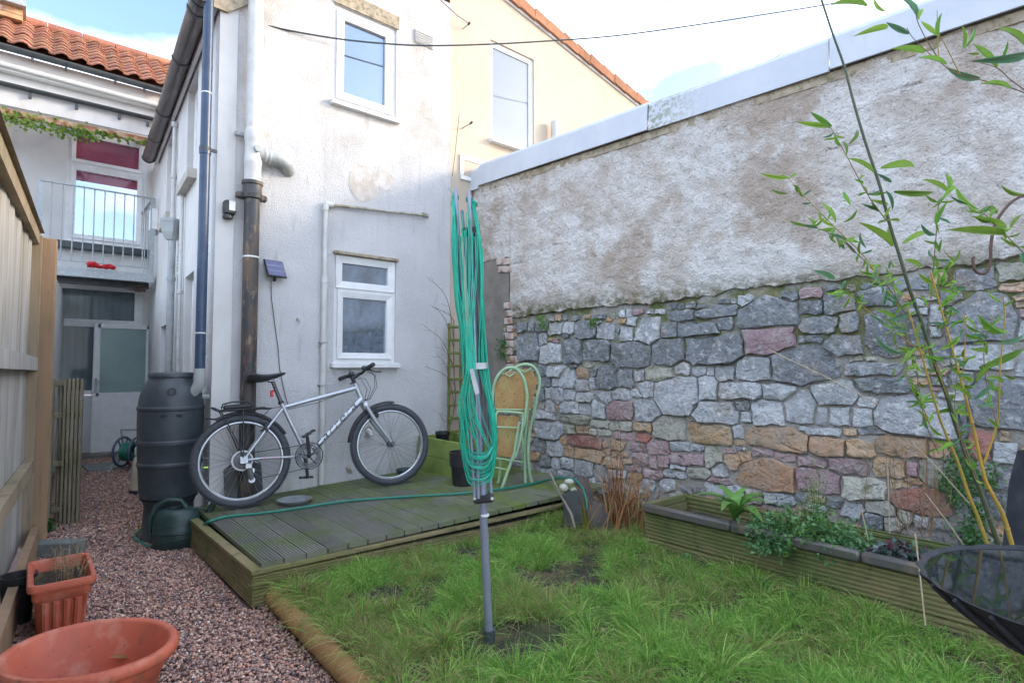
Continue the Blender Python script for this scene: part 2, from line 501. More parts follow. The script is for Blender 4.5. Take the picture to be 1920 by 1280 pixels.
def stone_mat(name, a, b, spk, mossk=0.35):
    return mat(name, a, b, 7.5, 0.38, 0.62, rough=0.85, rnd=0.16, hue=0.012, bump=(34, 0.9, 0.026, 7), bump2=(9, 0.8, 0.03, 3),
               layers=[((0.30, 0.25, 0.19), 5, 0.55, 0.68, (1, 1, 1), 0.5), (spk, 20, 0.54, 0.66, (1, 1, 1), 0.7), (tuple(x * 0.45 for x in a), 15, 0.57, 0.68, (1, 1, 1), 0.65), (spk, 70, 0.60, 0.68, (1, 1, 1), 0.6),
                       ((0.12, 0.135, 0.05), 9, 0.56, 0.70, (1, 1, 1), mossk)])
STONE = {
    'g': stone_mat('slate_grey_stone', (0.15, 0.165, 0.18), (0.225, 0.24, 0.255), (0.42, 0.44, 0.46)),
    'l': stone_mat('pale_grey_stone', (0.31, 0.33, 0.35), (0.43, 0.45, 0.47), (0.60, 0.62, 0.64), 0.2),
    'p': stone_mat('purple_stone', (0.31, 0.205, 0.22), (0.39, 0.31, 0.315), (0.36, 0.33, 0.34), 0.2),
    'o': stone_mat('ochre_stone', (0.44, 0.29, 0.175), (0.40, 0.335, 0.26), (0.42, 0.24, 0.12), 0.3),
    'r': stone_mat('red_stone', (0.34, 0.15, 0.115), (0.27, 0.155, 0.135), (0.37, 0.27, 0.23), 0.2),
    'n': stone_mat('mossy_stone', (0.32, 0.32, 0.265), (0.41, 0.41, 0.36), (0.37, 0.365, 0.33), 0.8),
}

# ================================================================== ground
gmb = MB()
gmb.add([(-40, -40, -0.012), (60, -40, -0.012), (60, 60, -0.012), (-40, 60, -0.012)], [(0, 1, 2, 3)])
M_EARTH = mat('gravel_bed', (0.26, 0.175, 0.155), (0.15, 0.10, 0.10), 60, rough=0.95, bump=(90, 1.0, 0.02))
gmb.build('ground', M_EARTH, kind='structure')

# ================================================================== window helper
def window(parent, o, u, W, H, n, panes, fr=0.06, sill=None, recess=0.05, mat_glass=None, curtain=None, name='window'):
    """a frame with panes [(a0,b0,a1,b1,sash)] set on origin o along u and up; n outward"""
    o, u, n = Vector(o), Vector(u).normalized(), Vector(n).normalized()
    z = Vector((0, 0, 1))
    P = lambda a, b, d: o + u * a + z * b - n * d
    def bar(mb, a0, b0, a1, b1, d0, d1):
        q = [P(a0, b0, d0), P(a1, b0, d0), P(a1, b1, d0), P(a0, b1, d0)]
        mb.prism(q, -n * (d1 - d0))
    def ring(mb, a0, b0, a1, b1, w, d0, d1, bevel=0.012):
        # picture-frame ring with a sloped inner edge
        for (A, B, C, D) in (((a0, b0), (a1, b0), (a1 - w, b0 + w), (a0 + w, b0 + w)), ((a1, b0), (a1, b1), (a1 - w, b1 - w), (a1 - w, b0 + w)),
                             ((a1, b1), (a0, b1), (a0 + w, b1 - w), (a1 - w, b1 - w)), ((a0, b1), (a0, b0), (a0 + w, b0 + w), (a0 + w, b1 - w))):
            f = [P(*A, d0), P(*B, d0), P(*C, d0 + bevel), P(*D, d0 + bevel)]
            g = [P(*A, d1), P(*B, d1), P(*C, d1), P(*D, d1)]
            mb.add(f + g, [(0, 1, 2, 3), (7, 6, 5, 4), (0, 1, 5, 4), (2, 3, 7, 6)])
    mb = MB(); ring(mb, 0, 0, W, H, fr, recess, recess + 0.07)
    w = mb.build(name, M_UPVC, parent)
    for i, pn in enumerate(panes):
        a0, b0, a1, b1, sash = pn[:5]
        if sash:
            mb = MB(); ring(mb, a0, b0, a1, b1, sash, recess - 0.016, recess + 0.05)
            mb.build('sash', M_UPVC, w)
            a0, b0, a1, b1 = a0 + sash - .004, b0 + sash - .004, a1 - sash + .004, b1 - sash + .004
        mb = MB(); bar(mb, a0, b0, a1, b1, recess + 0.024, recess + 0.030)
        mb.build('pane', (pn[5] if len(pn) > 5 else None) or mat_glass or M_GLASS, w)
    st_ = sorted(panes, key=lambda q: q[1])
    for lo_p, hi_p in zip(st_, st_[1:]):
        mb = MB(); bar(mb, fr * .8, lo_p[3] - .004, W - fr * .8, hi_p[1] + .004, recess - .004, recess + .06); mb.build('transom', M_UPVC, w)
    if curtain:
        mb = MB(); 
        a0, b0, a1, b1 = curtain[0]
        bar(mb, a0, b0, a1, b1, recess + 0.064, recess + 0.069)
        mb.build(curtain[2], curtain[1], w)
    if sill:
        mb = MB()
        d = sill
        q = [P(-0.025, -0.045, recess), P(-0.025, -0.045, -d), P(-0.025, -0.012, -d), P(-0.025, 0.0, recess)]
        mb.prism(q, u * (W + 0.05))
        mb.build('sill', M_UPVC, w)
    return w

Z = Vector((0, 0, 1)); NX = Vector((1, 0, 0)); NY = Vector((0, 1, 0))

# ================================================================== white house (rear wing)
house = thing('house', 'white rendered rear wing of a terraced house behind the bicycle', 'house', (XC, YF, 0))
HT = 5.0
wu = (1.960, 3.600, 2.580, 4.478)           # upper window x0,z0,x1,z1
wl_ = (1.995, 1.290, 2.595, 2.235)          # lower window
holes = [(w[0] - XC, w[1], w[2] - XC, w[3]) for w in (wu, wl_)]
holed_wall((XC, YF, 0), NX, Z, XR - XC, HT, holes, -NY, 0.12).build('gable_wall', M_RENDER, house)
_bm = bmesh.new(); _bm.from_mesh(house.children[0].data)      # cut the gable to the slope of the roof
_sl = 1.33 / 2.26
bmesh.ops.bisect_plane(_bm, geom=_bm.verts[:] + _bm.edges[:] + _bm.faces[:], plane_co=Vector((.95, YF, 4.215)) - OFF[house.name], plane_no=Vector((-_sl, 0, 1)).normalized(), clear_outer=True)
_bm.to_mesh(house.children[0].data); _bm.free()
window(house, (wu[0], YF, wu[1]), NX, wu[2] - wu[0], wu[3] - wu[1], -NY, [(0.035, 0.035, wu[2] - wu[0] - 0.035, wu[3] - wu[1] - 0.035, 0.07)], fr=0.06, sill=0.055, recess=0.02)
W1, H1 = wl_[2] - wl_[0], wl_[3] - wl_[1]
window(house, (wl_[0], YF, wl_[1]), NX, W1, H1, -NY, [(0.015, H1 - 0.29, W1 - 0.015, H1 - 0.004, 0.062), (0.035, 0.035, W1 - 0.035, H1 - 0.32, 0.052)], fr=0.045, sill=0.06, recess=0.012)
MB().box((2.295, YF - 0.012, 2.252), (0.63, 0.05, 0.028), bev=0.004).build('drip_board', M_LINTEL, house)
# timber lintel over the upper window, breaking through the render
MB().prism([(1.955, YF - 0.014, 4.482), (2.60, YF - 0.014, 4.482), (2.60, YF - 0.014, 4.60), (1.955, YF - 0.014, 4.63)], (0, 0.1, 0)).build('lintel', M_LINTEL, house)
# louvred vent
vt = MB().box((2.887, YF - 0.004, 4.498), (0.21, 0.02, 0.135)).build('vent', M_RENDER2, house)
for i in range(5):
    mb = MB(); mb.beam((2.792, YF - 0.02, 4.447 + i * 0.025), (2.982, YF - 0.02, 4.447 + i * 0.025), 0.02, 0.008, up=(0, -0.6, 0.8)); mb.build('louvre', M_UPVC, vt)
# side wall along the passage, with its openings
S0 = Vector((XC, YF, 0))
def sp(px, py, off=0.0):
    """along-wall distance and height of a pixel on the passage wall"""
    p = at_side(px, py, off)
    return (p - S0).dot(SD), p.z
SL = (YB - YF) / SD.y
sh = []
sw = [(352, 150, 373, 258), (330, 250, 344, 330)]
side_holes = [(1.02, 3.05, 1.62, 4.02), (2.60, 3.0, 3.30, 4.0), (0.98, 1.05, 1.50, 2.12), (2.95, 0.6, 3.5, 1.75)]
holed_wall(S0, SD, Z, SL, 4.215, side_holes, SNRM, 0.13).build('side_wall', M_RENDER2, house)
for h in side_holes:
    window(house, S0 + SD * h[0] + Z * h[1], SD, h[2] - h[0], h[3] - h[1], SNRM, [(0.04, 0.04, h[2] - h[0] - 0.04, h[3] - h[1] - 0.04, 0.05)], fr=0.05, recess=0.07)
for h in side_holes[:2]:
    MB().prism([S0 + SD * (h[0] - .06) + Z * (h[1] - .09), S0 + SD * (h[2] + .06) + Z * (h[1] - .09), S0 + SD * (h[2] + .06) + Z * (h[1] - .005), S0 + SD * (h[0] - .06) + Z * (h[1] - .005)], SNRM * 0.075).build('stone_sill', M_SILL, house)
for (a, b) in ((0.42, 2.42), (1.75, 2.2)):
    mb = MB(); mb.prism([S0 + SD * a + Z * b, S0 + SD * (a + .21) + Z * b, S0 + SD * (a + .21) + Z * (b + .21), S0 + SD * a + Z * (b + .21)], SNRM * 0.02)
    v_ = mb.build('air_brick', M_LINTEL if a < 1 else M_UPVC, house)
    for i in range(5):
        mb = MB(); q = S0 + SD * (a + .02) + Z * (b + .03 + i * .037) + SNRM * 0.02
        mb.prism([q, q + SD * .17, q + SD * .17 + Z * .018, q + Z * .018], SNRM * 0.006); mb.build('louvre', M_DARKV if a < 1 else M_PIPEG, v_)
# roof over the wing: eaves on the passage side, rising to the right
er = S0 + SNRM * 0.10 - NY * 0.06
rq = [er + Z * 4.22, er + SD * (4.35) + Z * 4.22, Vector((XR, YF + 4.35, 5.55)), Vector((XR, YF - 0.06, 5.55))]
MB().prism(rq, (0, 0, 0.08)).build('roof', M_TILE, house)
MB().prism([S0 + SNRM * 0.02 + Z * 4.03, S0 + SNRM * 0.02 + SD * 4.3 + Z * 4.03, S0 + SNRM * 0.02 + SD * 4.3 + Z * 4.2, S0 + SNRM * 0.02 + Z * 4.2], SNRM * 0.03).build('eaves_board', M_RENDER2, house)
mb = MB(); mb.prism([(XC - 0.07, YF - 0.03, 4.02), (XC + 0.05, YF - 0.03, 4.02), (XC + 0.75, YF - 0.03, 4.62), (XC + 0.75, YF - 0.03, 4.8), (XC - 0.07, YF - 0.03, 4.22)], (0, 0.025, 0)); mb.build('barge_board', M_LINTEL, house)

# ================================================================== gutters and pipes of the wing
gt = thing('eaves_gutter', 'dark brown half-round gutter along the eaves of the white wing', 'gutter', S0 + Z * 4.1)
GZ = 4.10
ga, gb = S0 + SNRM * 0.125 + SD * (-0.05) + Z * GZ, S0 + SNRM * 0.125 + SD * 4.22 + Z * GZ
def half_pipe(mb, a, b, r, th=0.006, seg=10, up=Vector((0, 0, 1))):
    d = (b - a).normalized(); x = d.cross(up).normalized()
    A = [math.pi + math.pi * k / seg for k in range(seg + 1)]
    n = seg + 1
    vs = [p + (x * math.cos(t) + up * math.sin(t)) * rr for p in (a, b) for rr in (r, r - th) for t in A]
    fs = []
    for k in range(seg):
        fs += [(k, k + 1, 2 * n + k + 1, 2 * n + k), (n + k + 1, n + k, 3 * n + k, 3 * n + k + 1), (k + 1, k, n + k, n + k + 1), (2 * n + k, 2 * n + k + 1, 3 * n + k + 1, 3 * n + k)]
    for k in (0, seg):
        fs.append((k, n + k, 3 * n + k, 2 * n + k))
    mb.add(vs, fs)
mb = MB(); half_pipe(mb, ga, gb, 0.074); mb.build('trough', M_GUTBR, gt, smooth=True)
for t in (0.1, 0.24, 1.15, 2.5, 3.4, 4.26):
    mb = MB(); p = ga + SD * t; half_pipe(mb, p, p + SD * 0.035, 0.082, 0.012); mb.build('bracket', M_GUTTER, gt, smooth=True)
for k in range(3):
    p = ga + SD * (0.12 + 0.07 * k)
    pts = [p + SNRM * (0.07 * math.cos(a)) + Z * (0.01 + 0.1 * math.sin(a)) for a in [math.pi * j / 8 for j in range(5)]]
    MB().tube(pts, 0.005, 6).build('hook', M_GUTTER, gt)

def pipe_run(name, pts, r, m, label, cat='pipe', joints=(), seg=14, clips=(), cm=None):
    t = thing(name, label, cat, pts[0])
    MB().tube(pts, r, seg).build('pipe', m, t, smooth=True)
    for (a, b, rr) in joints:
        MB().tube([a, b], rr, seg).build('collar', cm or m, t, smooth=True)
    for (a, w) in clips:
        mb = MB(); mb.tube([a - Z * 0.012, a + Z * 0.012], r + 0.006, seg); mb.box(a + w * 0.5, (abs(w.x) + .02, abs(w.y) + .02, 0.022)); mb.build('clip', M_GUTTER, t)
    return t

def at_face(px, py, off):
    return at_y(px, py, YF - off)

# slate-blue downpipe on the corner
dpx = S0 + SNRM * 0.055 + NY * -0.02
def dp(z): return Vector((dpx.x - 0.03, dpx.y, z))
q = [dp(4.06), dp(1.22), dp(1.16) + Vector((0, 0, 0)), dp(1.10) + Vector((0.0, 0.03, 0)), dp(1.06) + Vector((-0.03, 0.07, 0))]
t = pipe_run('downpipe', [dp(4.08), dp(1.20)], 0.036, M_DOWN, 'slate blue plastic downpipe on the corner of the white wing', joints=[(dp(3.52), dp(3.56), 0.0375), (dp(2.86), dp(2.92), 0.041), (dp(2.1), dp(2.105), 0.0375), (dp(1.36), dp(1.365), 0.0375)],
             clips=[(dp(2.9), Vector((0.07, 0, 0)))])
MB().tube([dp(1.24), dp(1.14), dp(1.09) + Vector((-0.012, 0.02, 0)), dp(1.045) + Vector((-0.05, 0.05, 0))], 0.040, 14).build('shoe', M_PIPEG, t, smooth=True)
for zz in (3.33, 1.5):
    MB().tube([dp(zz), dp(zz + 0.008)], 0.0368, 14).build('tape_ring', M_UPVC, t)

# soil stack: white plastic over painted cast iron
sx = 1.285; sy = YF - 0.085
def ss(z): return Vector((sx, sy, z))
t = thing('soil_stack', 'soil pipe on the white wall, white plastic above brown cast iron', 'pipe', (sx, sy, 0.3))
MB().tube([ss(4.9), ss(3.08)], 0.056, 20).build('upper_pipe', M_PIPEW, t, smooth=True)
mb = MB(); mb.lathe([(0.060, 2.66), (0.062, 2.70), (0.062, 2.83), (0.066, 2.84), (0.066, 2.87), (0.061, 2.88), (0.061, 3.02), (0.066, 3.03), (0.067, 3.09), (0.064, 3.11), (0.056, 3.115)], (sx, sy, 0), 20); br = mb.build('branch', M_PIPEW, t, smooth=True)
pts = [ss(2.93), ss(2.93) + Vector((0.12, 0, 0)), ss(2.93) + Vector((0.21, 0.0, -0.005)), ss(2.91) + Vector((0.27, 0.03, 0)), ss(2.88) + Vector((0.30, 0.075, 0)), ss(2.87) + Vector((0.30, 0.13, 0))]
MB().tube(pts, 0.052, 16).build('bend', M_PIPEG, t, smooth=True)
for dx in (0.085, 0.115):
    MB().tube([ss(2.93) + Vector((dx, 0, 0)), ss(2.93) + Vector((dx + 0.015, 0, 0))], 0.056, 16).build('collar', M_PIPEW, t, smooth=True)
cp = ss(2.95) + Vector((0.012, -0.055, 0)); 
MB().tube([cp, cp + Vector((0.004, -0.03, 0))], 0.028, 14).build('access_cap', M_PIPEG, t, smooth=True)
MB().lathe([(0.057, 0.25), (0.057, 2.56), (0.075, 2.565), (0.078, 2.60), (0.070, 2.61), (0.070, 2.67), (0.078, 2.675), (0.078, 2.70), (0.060, 2.705)], (sx, sy, 0), 20).build('lower_pipe', M_IRON, t, smooth=True)
MB().box((sx, sy + 0.02, 2.585), (0.23, 0.05, 0.05), bev=0.01).build('lug', M_IRON, t)
MB().tube([ss(2.1), ss(2.112)], 0.0585, 20).build('tape_ring', M_UPVC, t)
MB().box((sx - 0.09, sy + 0.05, 3.075), (0.07, 0.03, 0.03), bev=0.006).build('clip', M_PIPEG, t)

# small waste pipe with overflow on the gable wall
a, b = at_face(601, 382, 0.03), at_face(800, 404, 0.045)
t = thing('waste_pipe', 'thin white waste pipe running down the wall beside the lower window', 'pipe', at_face(612, 908, 0.03))
x0 = at_face(606, 700, 0.03).x
MB().tube([(x0, YF - .03, a.z - .03), (x0, YF - .03, 1.98)], 0.020, 12).build('upper_pipe', M_PIPEW, t, smooth=True)
MB().tube([(x0, YF - .03, 2.0), (x0, YF - .03, deck_z(x0) + .01)], 0.025, 12).build('lower_pipe', M_PIPEW, t, smooth=True)
MB().tube([(x0, YF - .03, 1.97), (x0, YF - .03, 2.03)], 0.031, 12).build('collar', M_PIPEW, t, smooth=True)
MB().tube([(x0, YF - .03, a.z - .05), (x0, YF - .03, a.z - .005), (x0 + .012, YF - .03, a.z + .008), (x0 + .06, YF - .03, a.z + .005)], 0.027, 12).build('elbow', M_PIPEW, t, smooth=True)
for zz in (1.46, 1.1):
    MB().box((x0 - 0.004, YF - .028, zz), (0.066, 0.06, 0.012)).build('clip', M_PIPEG, t)
t2 = thing('overflow_pipe', 'stained overflow pipe running sideways above the lower window', 'pipe', (x0, YF - .03, a.z))
MB().tube([(x0 + .04, YF - .03, a.z + .006), (b.x, YF - .04, b.z)], 0.014, 12).build('pipe', M_PIPEO, t2, smooth=True)
MB().tube([(b.x - .045, YF - .04, b.z + .001), (b.x, YF - .04, b.z), (b.x + .02, YF - .045, b.z - .008)], 0.021, 12).build('end_bend', M_PIPEO, t2, smooth=True)

# grey downpipe with hopper and thin pipes on the passage wall
def sd(a, z, off): return S0 + SD * a + Z * z + SNRM * off
t = thing('hopper_pipe', 'grey downpipe with a square hopper head in the passage', 'pipe', sd(2.05, 0, .06))
MB().tube([sd(2.05, 2.62, .06), sd(2.05, 0.05, .06)], 0.036, 12).build('pipe', M_PIPEG, t, smooth=True)
mb = MB(); c = sd(2.05, 0, .07); mb.lathe([(0.055, 2.58), (0.09, 2.66), (0.10, 2.76), (0.105, 2.77), (0.105, 2.80), (0.09, 2.80), (0.07, 2.66)], c, 4); mb.build('hopper', M_PIPEG, t)
MB().tube([sd(2.05, 2.15, .06), sd(2.05, 2.19, .06)], 0.043, 12).build('clip', M_PIPEG, t, smooth=True)
for (aa, z0, z1, r, nm) in ((1.62, 1.0, 2.95, .018, 'thin white pipe'), (2.35, 2.75, 3.9, .022, 'short white pipe')):
    pipe_run('waste_pipe', [sd(aa, z1, .03), sd(aa, z0, .03)], r, M_PIPEW, nm + (' below' if z0 < 2 else ' above') + ' on the passage side of the white wing', joints=[(sd(aa, z1, .03), sd(aa, z1 + .05, .03), r + .012), (sd(aa, (z0 + z1) / 2, .03), sd(aa, (z0 + z1) / 2 + .04, .03), r + .008)], seg=10)
t = thing('alarm_box', 'white alarm box high on the end of the passage wall', 'alarm', sd(4.25, 3.1, .01))
MB().box(sd(4.25, 3.25, .045), (0.09, 0.2, 0.30), bev=0.015).build('case', M_UPVC, t)
MB().box(sd(4.25, 3.07, .04), (0.06, 0.15, 0.05), bev=0.01).build('lamp', M_PIPEG, t)

# solar lamp panel, sensor light
M_SOLAR = mat('solar_cells', (0.015, 0.025, 0.11), (0.025, 0.04, 0.16), 20, rough=0.15, spec=0.7)
M_BLACKP = mat('black_plastic', (0.018, 0.019, 0.021), (0.03, 0.031, 0.033), 30, rough=0.4)
M_PALE = mat('pale_lens', (0.55, 0.56, 0.55), None, rough=0.2)
c = at_face(516, 504, 0.05)
t = thing('solar_panel', 'small dark blue solar panel fixed to the white wall', 'solar panel', c)
Mx = Matrix.Translation(c) @ Matrix.Rotation(math.radians(12), 4, 'Z') @ Matrix.Rotation(math.radians(-28), 4, 'X')
mb = MB(); mb.box(None, (0.165, 0.016, 0.165), M=Mx, bev=0.005); mb.build('panel', M_BLACKP, t)
for k in range(3):
    mb = MB(); mb.box(None, (0.15, 0.002, 0.045), M=Mx @ Matrix.Translation((0, -0.0093, -0.05 + 0.05 * k))); mb.build('cell', M_SOLAR, t)
for k in range(2):
    mb = MB(); mb.box(None, (0.15, 0.002, 0.003), M=Mx @ Matrix.Translation((0, -0.0098, -0.025 + 0.05 * k))); mb.build('busbar', M_GALV, t)
MB().tube([c + Vector((0, .01, -.06)), c + Vector((0.01, .045, -.09))], 0.01, 8).build('bracket', M_BLACKP, t)
pts = [at_face(px, py, .012) for px, py in ((508, 526), (509, 560), (514, 600), (521, 650), (524, 690), (532, 730), (540, 760))]
tag(MB().tube(pts, 0.003, 5).build('panel_cable', M_BLACKP), 'thin black cable hanging down from the solar panel', 'cable')
c = at_face(430, 390, .04)
t = thing('sensor_light', 'small black sensor light beside the brown soil pipe', 'wall light', c)
MB().box(c, (0.085, 0.07, 0.11), bev=0.012).build('case', M_BLACKP, t)
MB().box(c + Vector((0.012, -0.037, 0.012)), (0.045, 0.006, 0.075)).build('lens', M_PALE, t)
MB().lathe([(0.036, -0.03), (0.038, -0.015), (0.03, 0.0)], c + Vector((-.01, 0, -.055)), 14, cap0=True).build('sensor', M_BLACKP, t, smooth=True)
# stain of lost paint is part of the wall
def blob(cx, cz, rx, rz, n=26, jit=.07):
    return [(cx + rx * math.cos(2 * math.pi * k / n) * (1 + random.uniform(-jit, jit)), YF - 0.003, cz + rz * math.sin(2 * math.pi * k / n) * (1 + random.uniform(-jit, jit))) for k in range(n)]
M_STAIN = mat('bare_render_patch', (0.46, 0.42, 0.37), (0.60, 0.59, 0.58), 9, 0.38, 0.62, rough=0.9, bump=(70, 0.7, 0.01))
s0 = at_face(688, 345, 0)
mb = MB(); mb.add(blob(s0.x - .03, s0.z, .15, .17), [tuple(range(26))]); mb.build('worn_patch', M_STAIN, house)
s0 = at_face(722, 336, 0); mb = MB(); mb.add([(a, b - .001, c) for a, b, c in blob(s0.x, s0.z, .09, .11)], [tuple(range(26))]); mb.build('worn_patch', M_STAIN, house)
s0 = at_face(490, 250, 0); mb = MB(); mb.add(blob(s0.x, s0.z, .06, .05), [tuple(range(26))]); mb.build('worn_patch', M_STAIN, house)

# ================================================================== cream neighbouring house
ch = thing('house', 'cream rendered neighbouring house with a sloping tiled verge', 'house', (XR, YF + .02, 0))
YC = YF + 0.025
v0, v1 = at_y(955, 0, YC), at_y(1205, 200, YC)
sl = (v1.z - v0.z) / (v1.x - v0.x)
vz = lambda x: v0.z + sl * (x - v0.x)
c0, c1 = at_y(920, 80, YC), at_y(1001, 284, YC)
cw = (3.745, 3.735, 4.39, 4.845)
mb = MB()
xs = [XR + .002, cw[0], cw[2], 9.0]
for i in range(3):
    a, b = xs[i], xs[i + 1]
    if i == 1:
        mb.add([(a, YC, 0), (b, YC, 0), (b, YC, cw[1]), (a, YC, cw[1])], [(0, 1, 2, 3)])
        mb.add([(a, YC, cw[3]), (b, YC, cw[3]), (b, YC, vz(b)), (a, YC, vz(a))], [(0, 1, 2, 3)])
    else:
        mb.add([(a, YC, 0), (b, YC, 0), (b, YC, vz(b)), (a, YC, vz(a))], [(0, 1, 2, 3)])
q = [(cw[0], YC, cw[1]), (cw[2], YC, cw[1]), (cw[2], YC, cw[3]), (cw[0], YC, cw[3])]
mb.add(q + [(p[0], p[1] + .12, p[2]) for p in q], [(i, (i + 1) % 4, 4 + (i + 1) % 4, 4 + i) for i in range(4)])
mb.build('wall', M_CREAM, ch)
window(ch, (cw[0], YC, cw[1]), NX, cw[2] - cw[0], cw[3] - cw[1], -NY, [(0.05, 0.05, cw[2] - cw[0] - .05, cw[3] - cw[1] - .05, 0.0)], fr=0.055, sill=0.07, recess=0.02, curtain=((0.06, 0.06, cw[2] - cw[0] - .06, cw[3] - cw[1] - .06), mat('white_blind', (0.62, 0.66, 0.70), None, rough=0.9), 'blind'), mat_glass=mat('pale_glass', (0.25, 0.30, 0.36), None, rough=0.04, spec=0.9, ior=1.6, alpha=0.75, coat=.5))
MB().prism([(XR + .01, YC, vz(XR) - .02), (9, YC, vz(9) - .02), (9, YC, vz(9) + .02), (XR + .01, YC, vz(XR) + .02)], (0, 4, 0)).build('roof', M_TILE, ch)
MB().prism([(XR + .01, YC - .018, vz(XR) - .06), (7.5, YC - .018, vz(7.5) - .06), (7.5, YC - .018, vz(7.5) - .02), (XR + .01, YC - .018, vz(XR) - .02)], (0, .017, 0)).build('undercloak', M_RENDER2, ch)
vl = math.hypot(1, sl); L0 = 0.245
tb = MB(); tb.prism([(0, 0, 0), (L0 * 1.1, 0, -0.015), (L0 * 1.1, 0, 0.095), (0, 0, 0.12)], (0, 0.14, 0)); tmesh = tb.mesh('verge_tile', M_VERGE)
x = 3.4
k = 0
while x < 7.2:
    o = put('verge_tile', tmesh, ch, (x, YC - 0.05 + random.uniform(-.006, .006), vz(x) - 0.02), (0, -math.atan(sl) + random.uniform(-.015, .015), 0))
    x += L0 / vl; k += 1
c = at_y(1040, 262, YC - .08)
MB().tube([(c.x, YC - .08, c.z - .6), (c.x, YC - .08, at_y(1040, 229, YC - .08).z)], 0.048, 14).build('vent_pipe', M_PIPEW, ch, smooth=True)
# line brackets fixed to the cream wall
def wall_hook(px, py, L, lab):
    p = at_y(px, py, YC - L)
    t = thing('line_bracket', lab, 'bracket', (p.x, YC, p.z))
    MB().tube([(p.x, YC, p.z), (p.x, YC - L, p.z)], 0.006, 8).build('rod', M_GALV, t)
    MB().tube([(p.x, YC - L + .02, p.z), (p.x, YC - L - .01, p.z + .01)], 0.012, 8).build('cleat', M_GUTTER, t)
wall_hook(884, 231, 0.17, 'lower of two line brackets on the cream wall beside the white wall')
wall_hook(880, 45, 0.12, 'upper of two line brackets on the cream wall beside the white wall')
tag(MB().tube([at_y(880, 45, YC - .1), at_y(858, 30, YC - .12), at_y(836, 10, YC - .14), at_y(812, -12, YC - .15)], .004, 5).build('bracket_wire', M_GUTTER), 'thin dark wire running up from the upper line bracket', 'wire')
tag(MB().tube([at_y(861, 216, YC - .06), at_y(853, 290, YC - .08), at_y(848, 330, YC - .1)], .003, 5).build('bracket_wire', M_GUTTER), 'thin dark wire hanging beside the lower line bracket', 'wire')
# small window of the cream house just above the coping's end
window(ch, (3.34, YC - .02, 3.20), NX, 0.42, 0.26, -NY, [(0.03, 0.03, 0.39, 0.23, 0.0)], fr=0.045, recess=0.0)

# ================================================================== main house at the end of the passage
mh = thing('house', 'main house with clay pantile roof at the end of the passage', 'house', (0.6, YB, 0))
door_h = (0.22, 0.05, 1.22, 2.42)
up_h = (0.30, 3.00, 1.24, 4.60)
bx0 = -2.6
holed_wall((bx0, YB, 0), NX, Z, 4.4, 5.35, [(door_h[0] - bx0 - .02, 0.85, door_h[2] - bx0 + .02, 2.44), (up_h[0] - bx0, up_h[1], up_h[2] - bx0, up_h[3])], -NY, 0.12).build('wall', M_RENDER2, mh)
# ground floor: fixed light with net curtain, transom and the door standing ajar
W_, H_ = 1.04, 1.57
window(mh, (0.20, YB, 0.87), NX, W_, H_, -NY, [(0.05, 1.0, W_ - .05, H_ - .05, 0.05), (0.05, 0.05, W_ - .05, 0.95, 0.0)], fr=0.055, recess=0.0, curtain=((0.05, 0.05, W_ - .05, H_ - .05), M_NET, 'net_curtain'), mat_glass=mat('thin_glass', (0.12, 0.16, 0.18), None, rough=0.05, alpha=0.25, coat=.2))
dr = MB(); D0 = Vector((0.66, YB - 0.10, 0.06)); 
t = dr.box((1.01, YB - .10, 0.45), (0.70, 0.05, 0.78), bev=.006).build('door', M_UPVC, mh)
for (cx, cz, sx_, sz_) in ((0.70, 1.35, .08, 1.02), (1.32, 1.35, .08, 1.02), (1.01, 1.83, .62, .07), (1.01, 0.86, .62, .06)):
    MB().box((cx, YB - .10, cz), (sx_, 0.054, sz_), bev=.006).build('rail', M_UPVC, t)
MB().box((1.01, YB - .10, 1.35), (.55, .012, .93)).build('pane', M_GLASSD, t)
mb = MB(); mb.box((0.70, YB - .135, 1.0), (.03, .02, .2), bev=.004); mb.tube([(0.70, YB - .14, 1.06), (0.70, YB - .17, 1.06), (0.82, YB - .17, 1.055)], .009, 8); mb.build('handle', M_GALV, t)
MB().box((1.0, YB - .15, 0.03), (.9, .3, .06), bev=.01).build('step', M_CEMENT, mh)
MB().box((0.42, YB - .03, 0.16), (.3, .05, .16)).build('air_brick', M_BRICK, mh)
W_, H_ = up_h[2] - up_h[0], up_h[3] - up_h[1]
window(mh, (up_h[0], YB, up_h[1]), NX, W_, H_, -NY, [(0.05, 1.12, W_ - .05, H_ - .05, 0.05), (0.05, 0.05, W_ - .05, 1.07, 0.06)], fr=0.055, recess=0.0, sill=.05,
       curtain=((0.08, H_ - .72, W_ - .08, H_ - .05), M_BLIND, 'red_blind'), mat_glass=mat('blue_glass', (0.10, 0.13, 0.20), None, rough=0.04, spec=0.9, ior=1.6, alpha=0.22, coat=.3))
MB().box((0.80, YB - .06, 2.93), (1.25, .13, .10), bev=.01).build('slate_sill', M_GUTTER, mh)
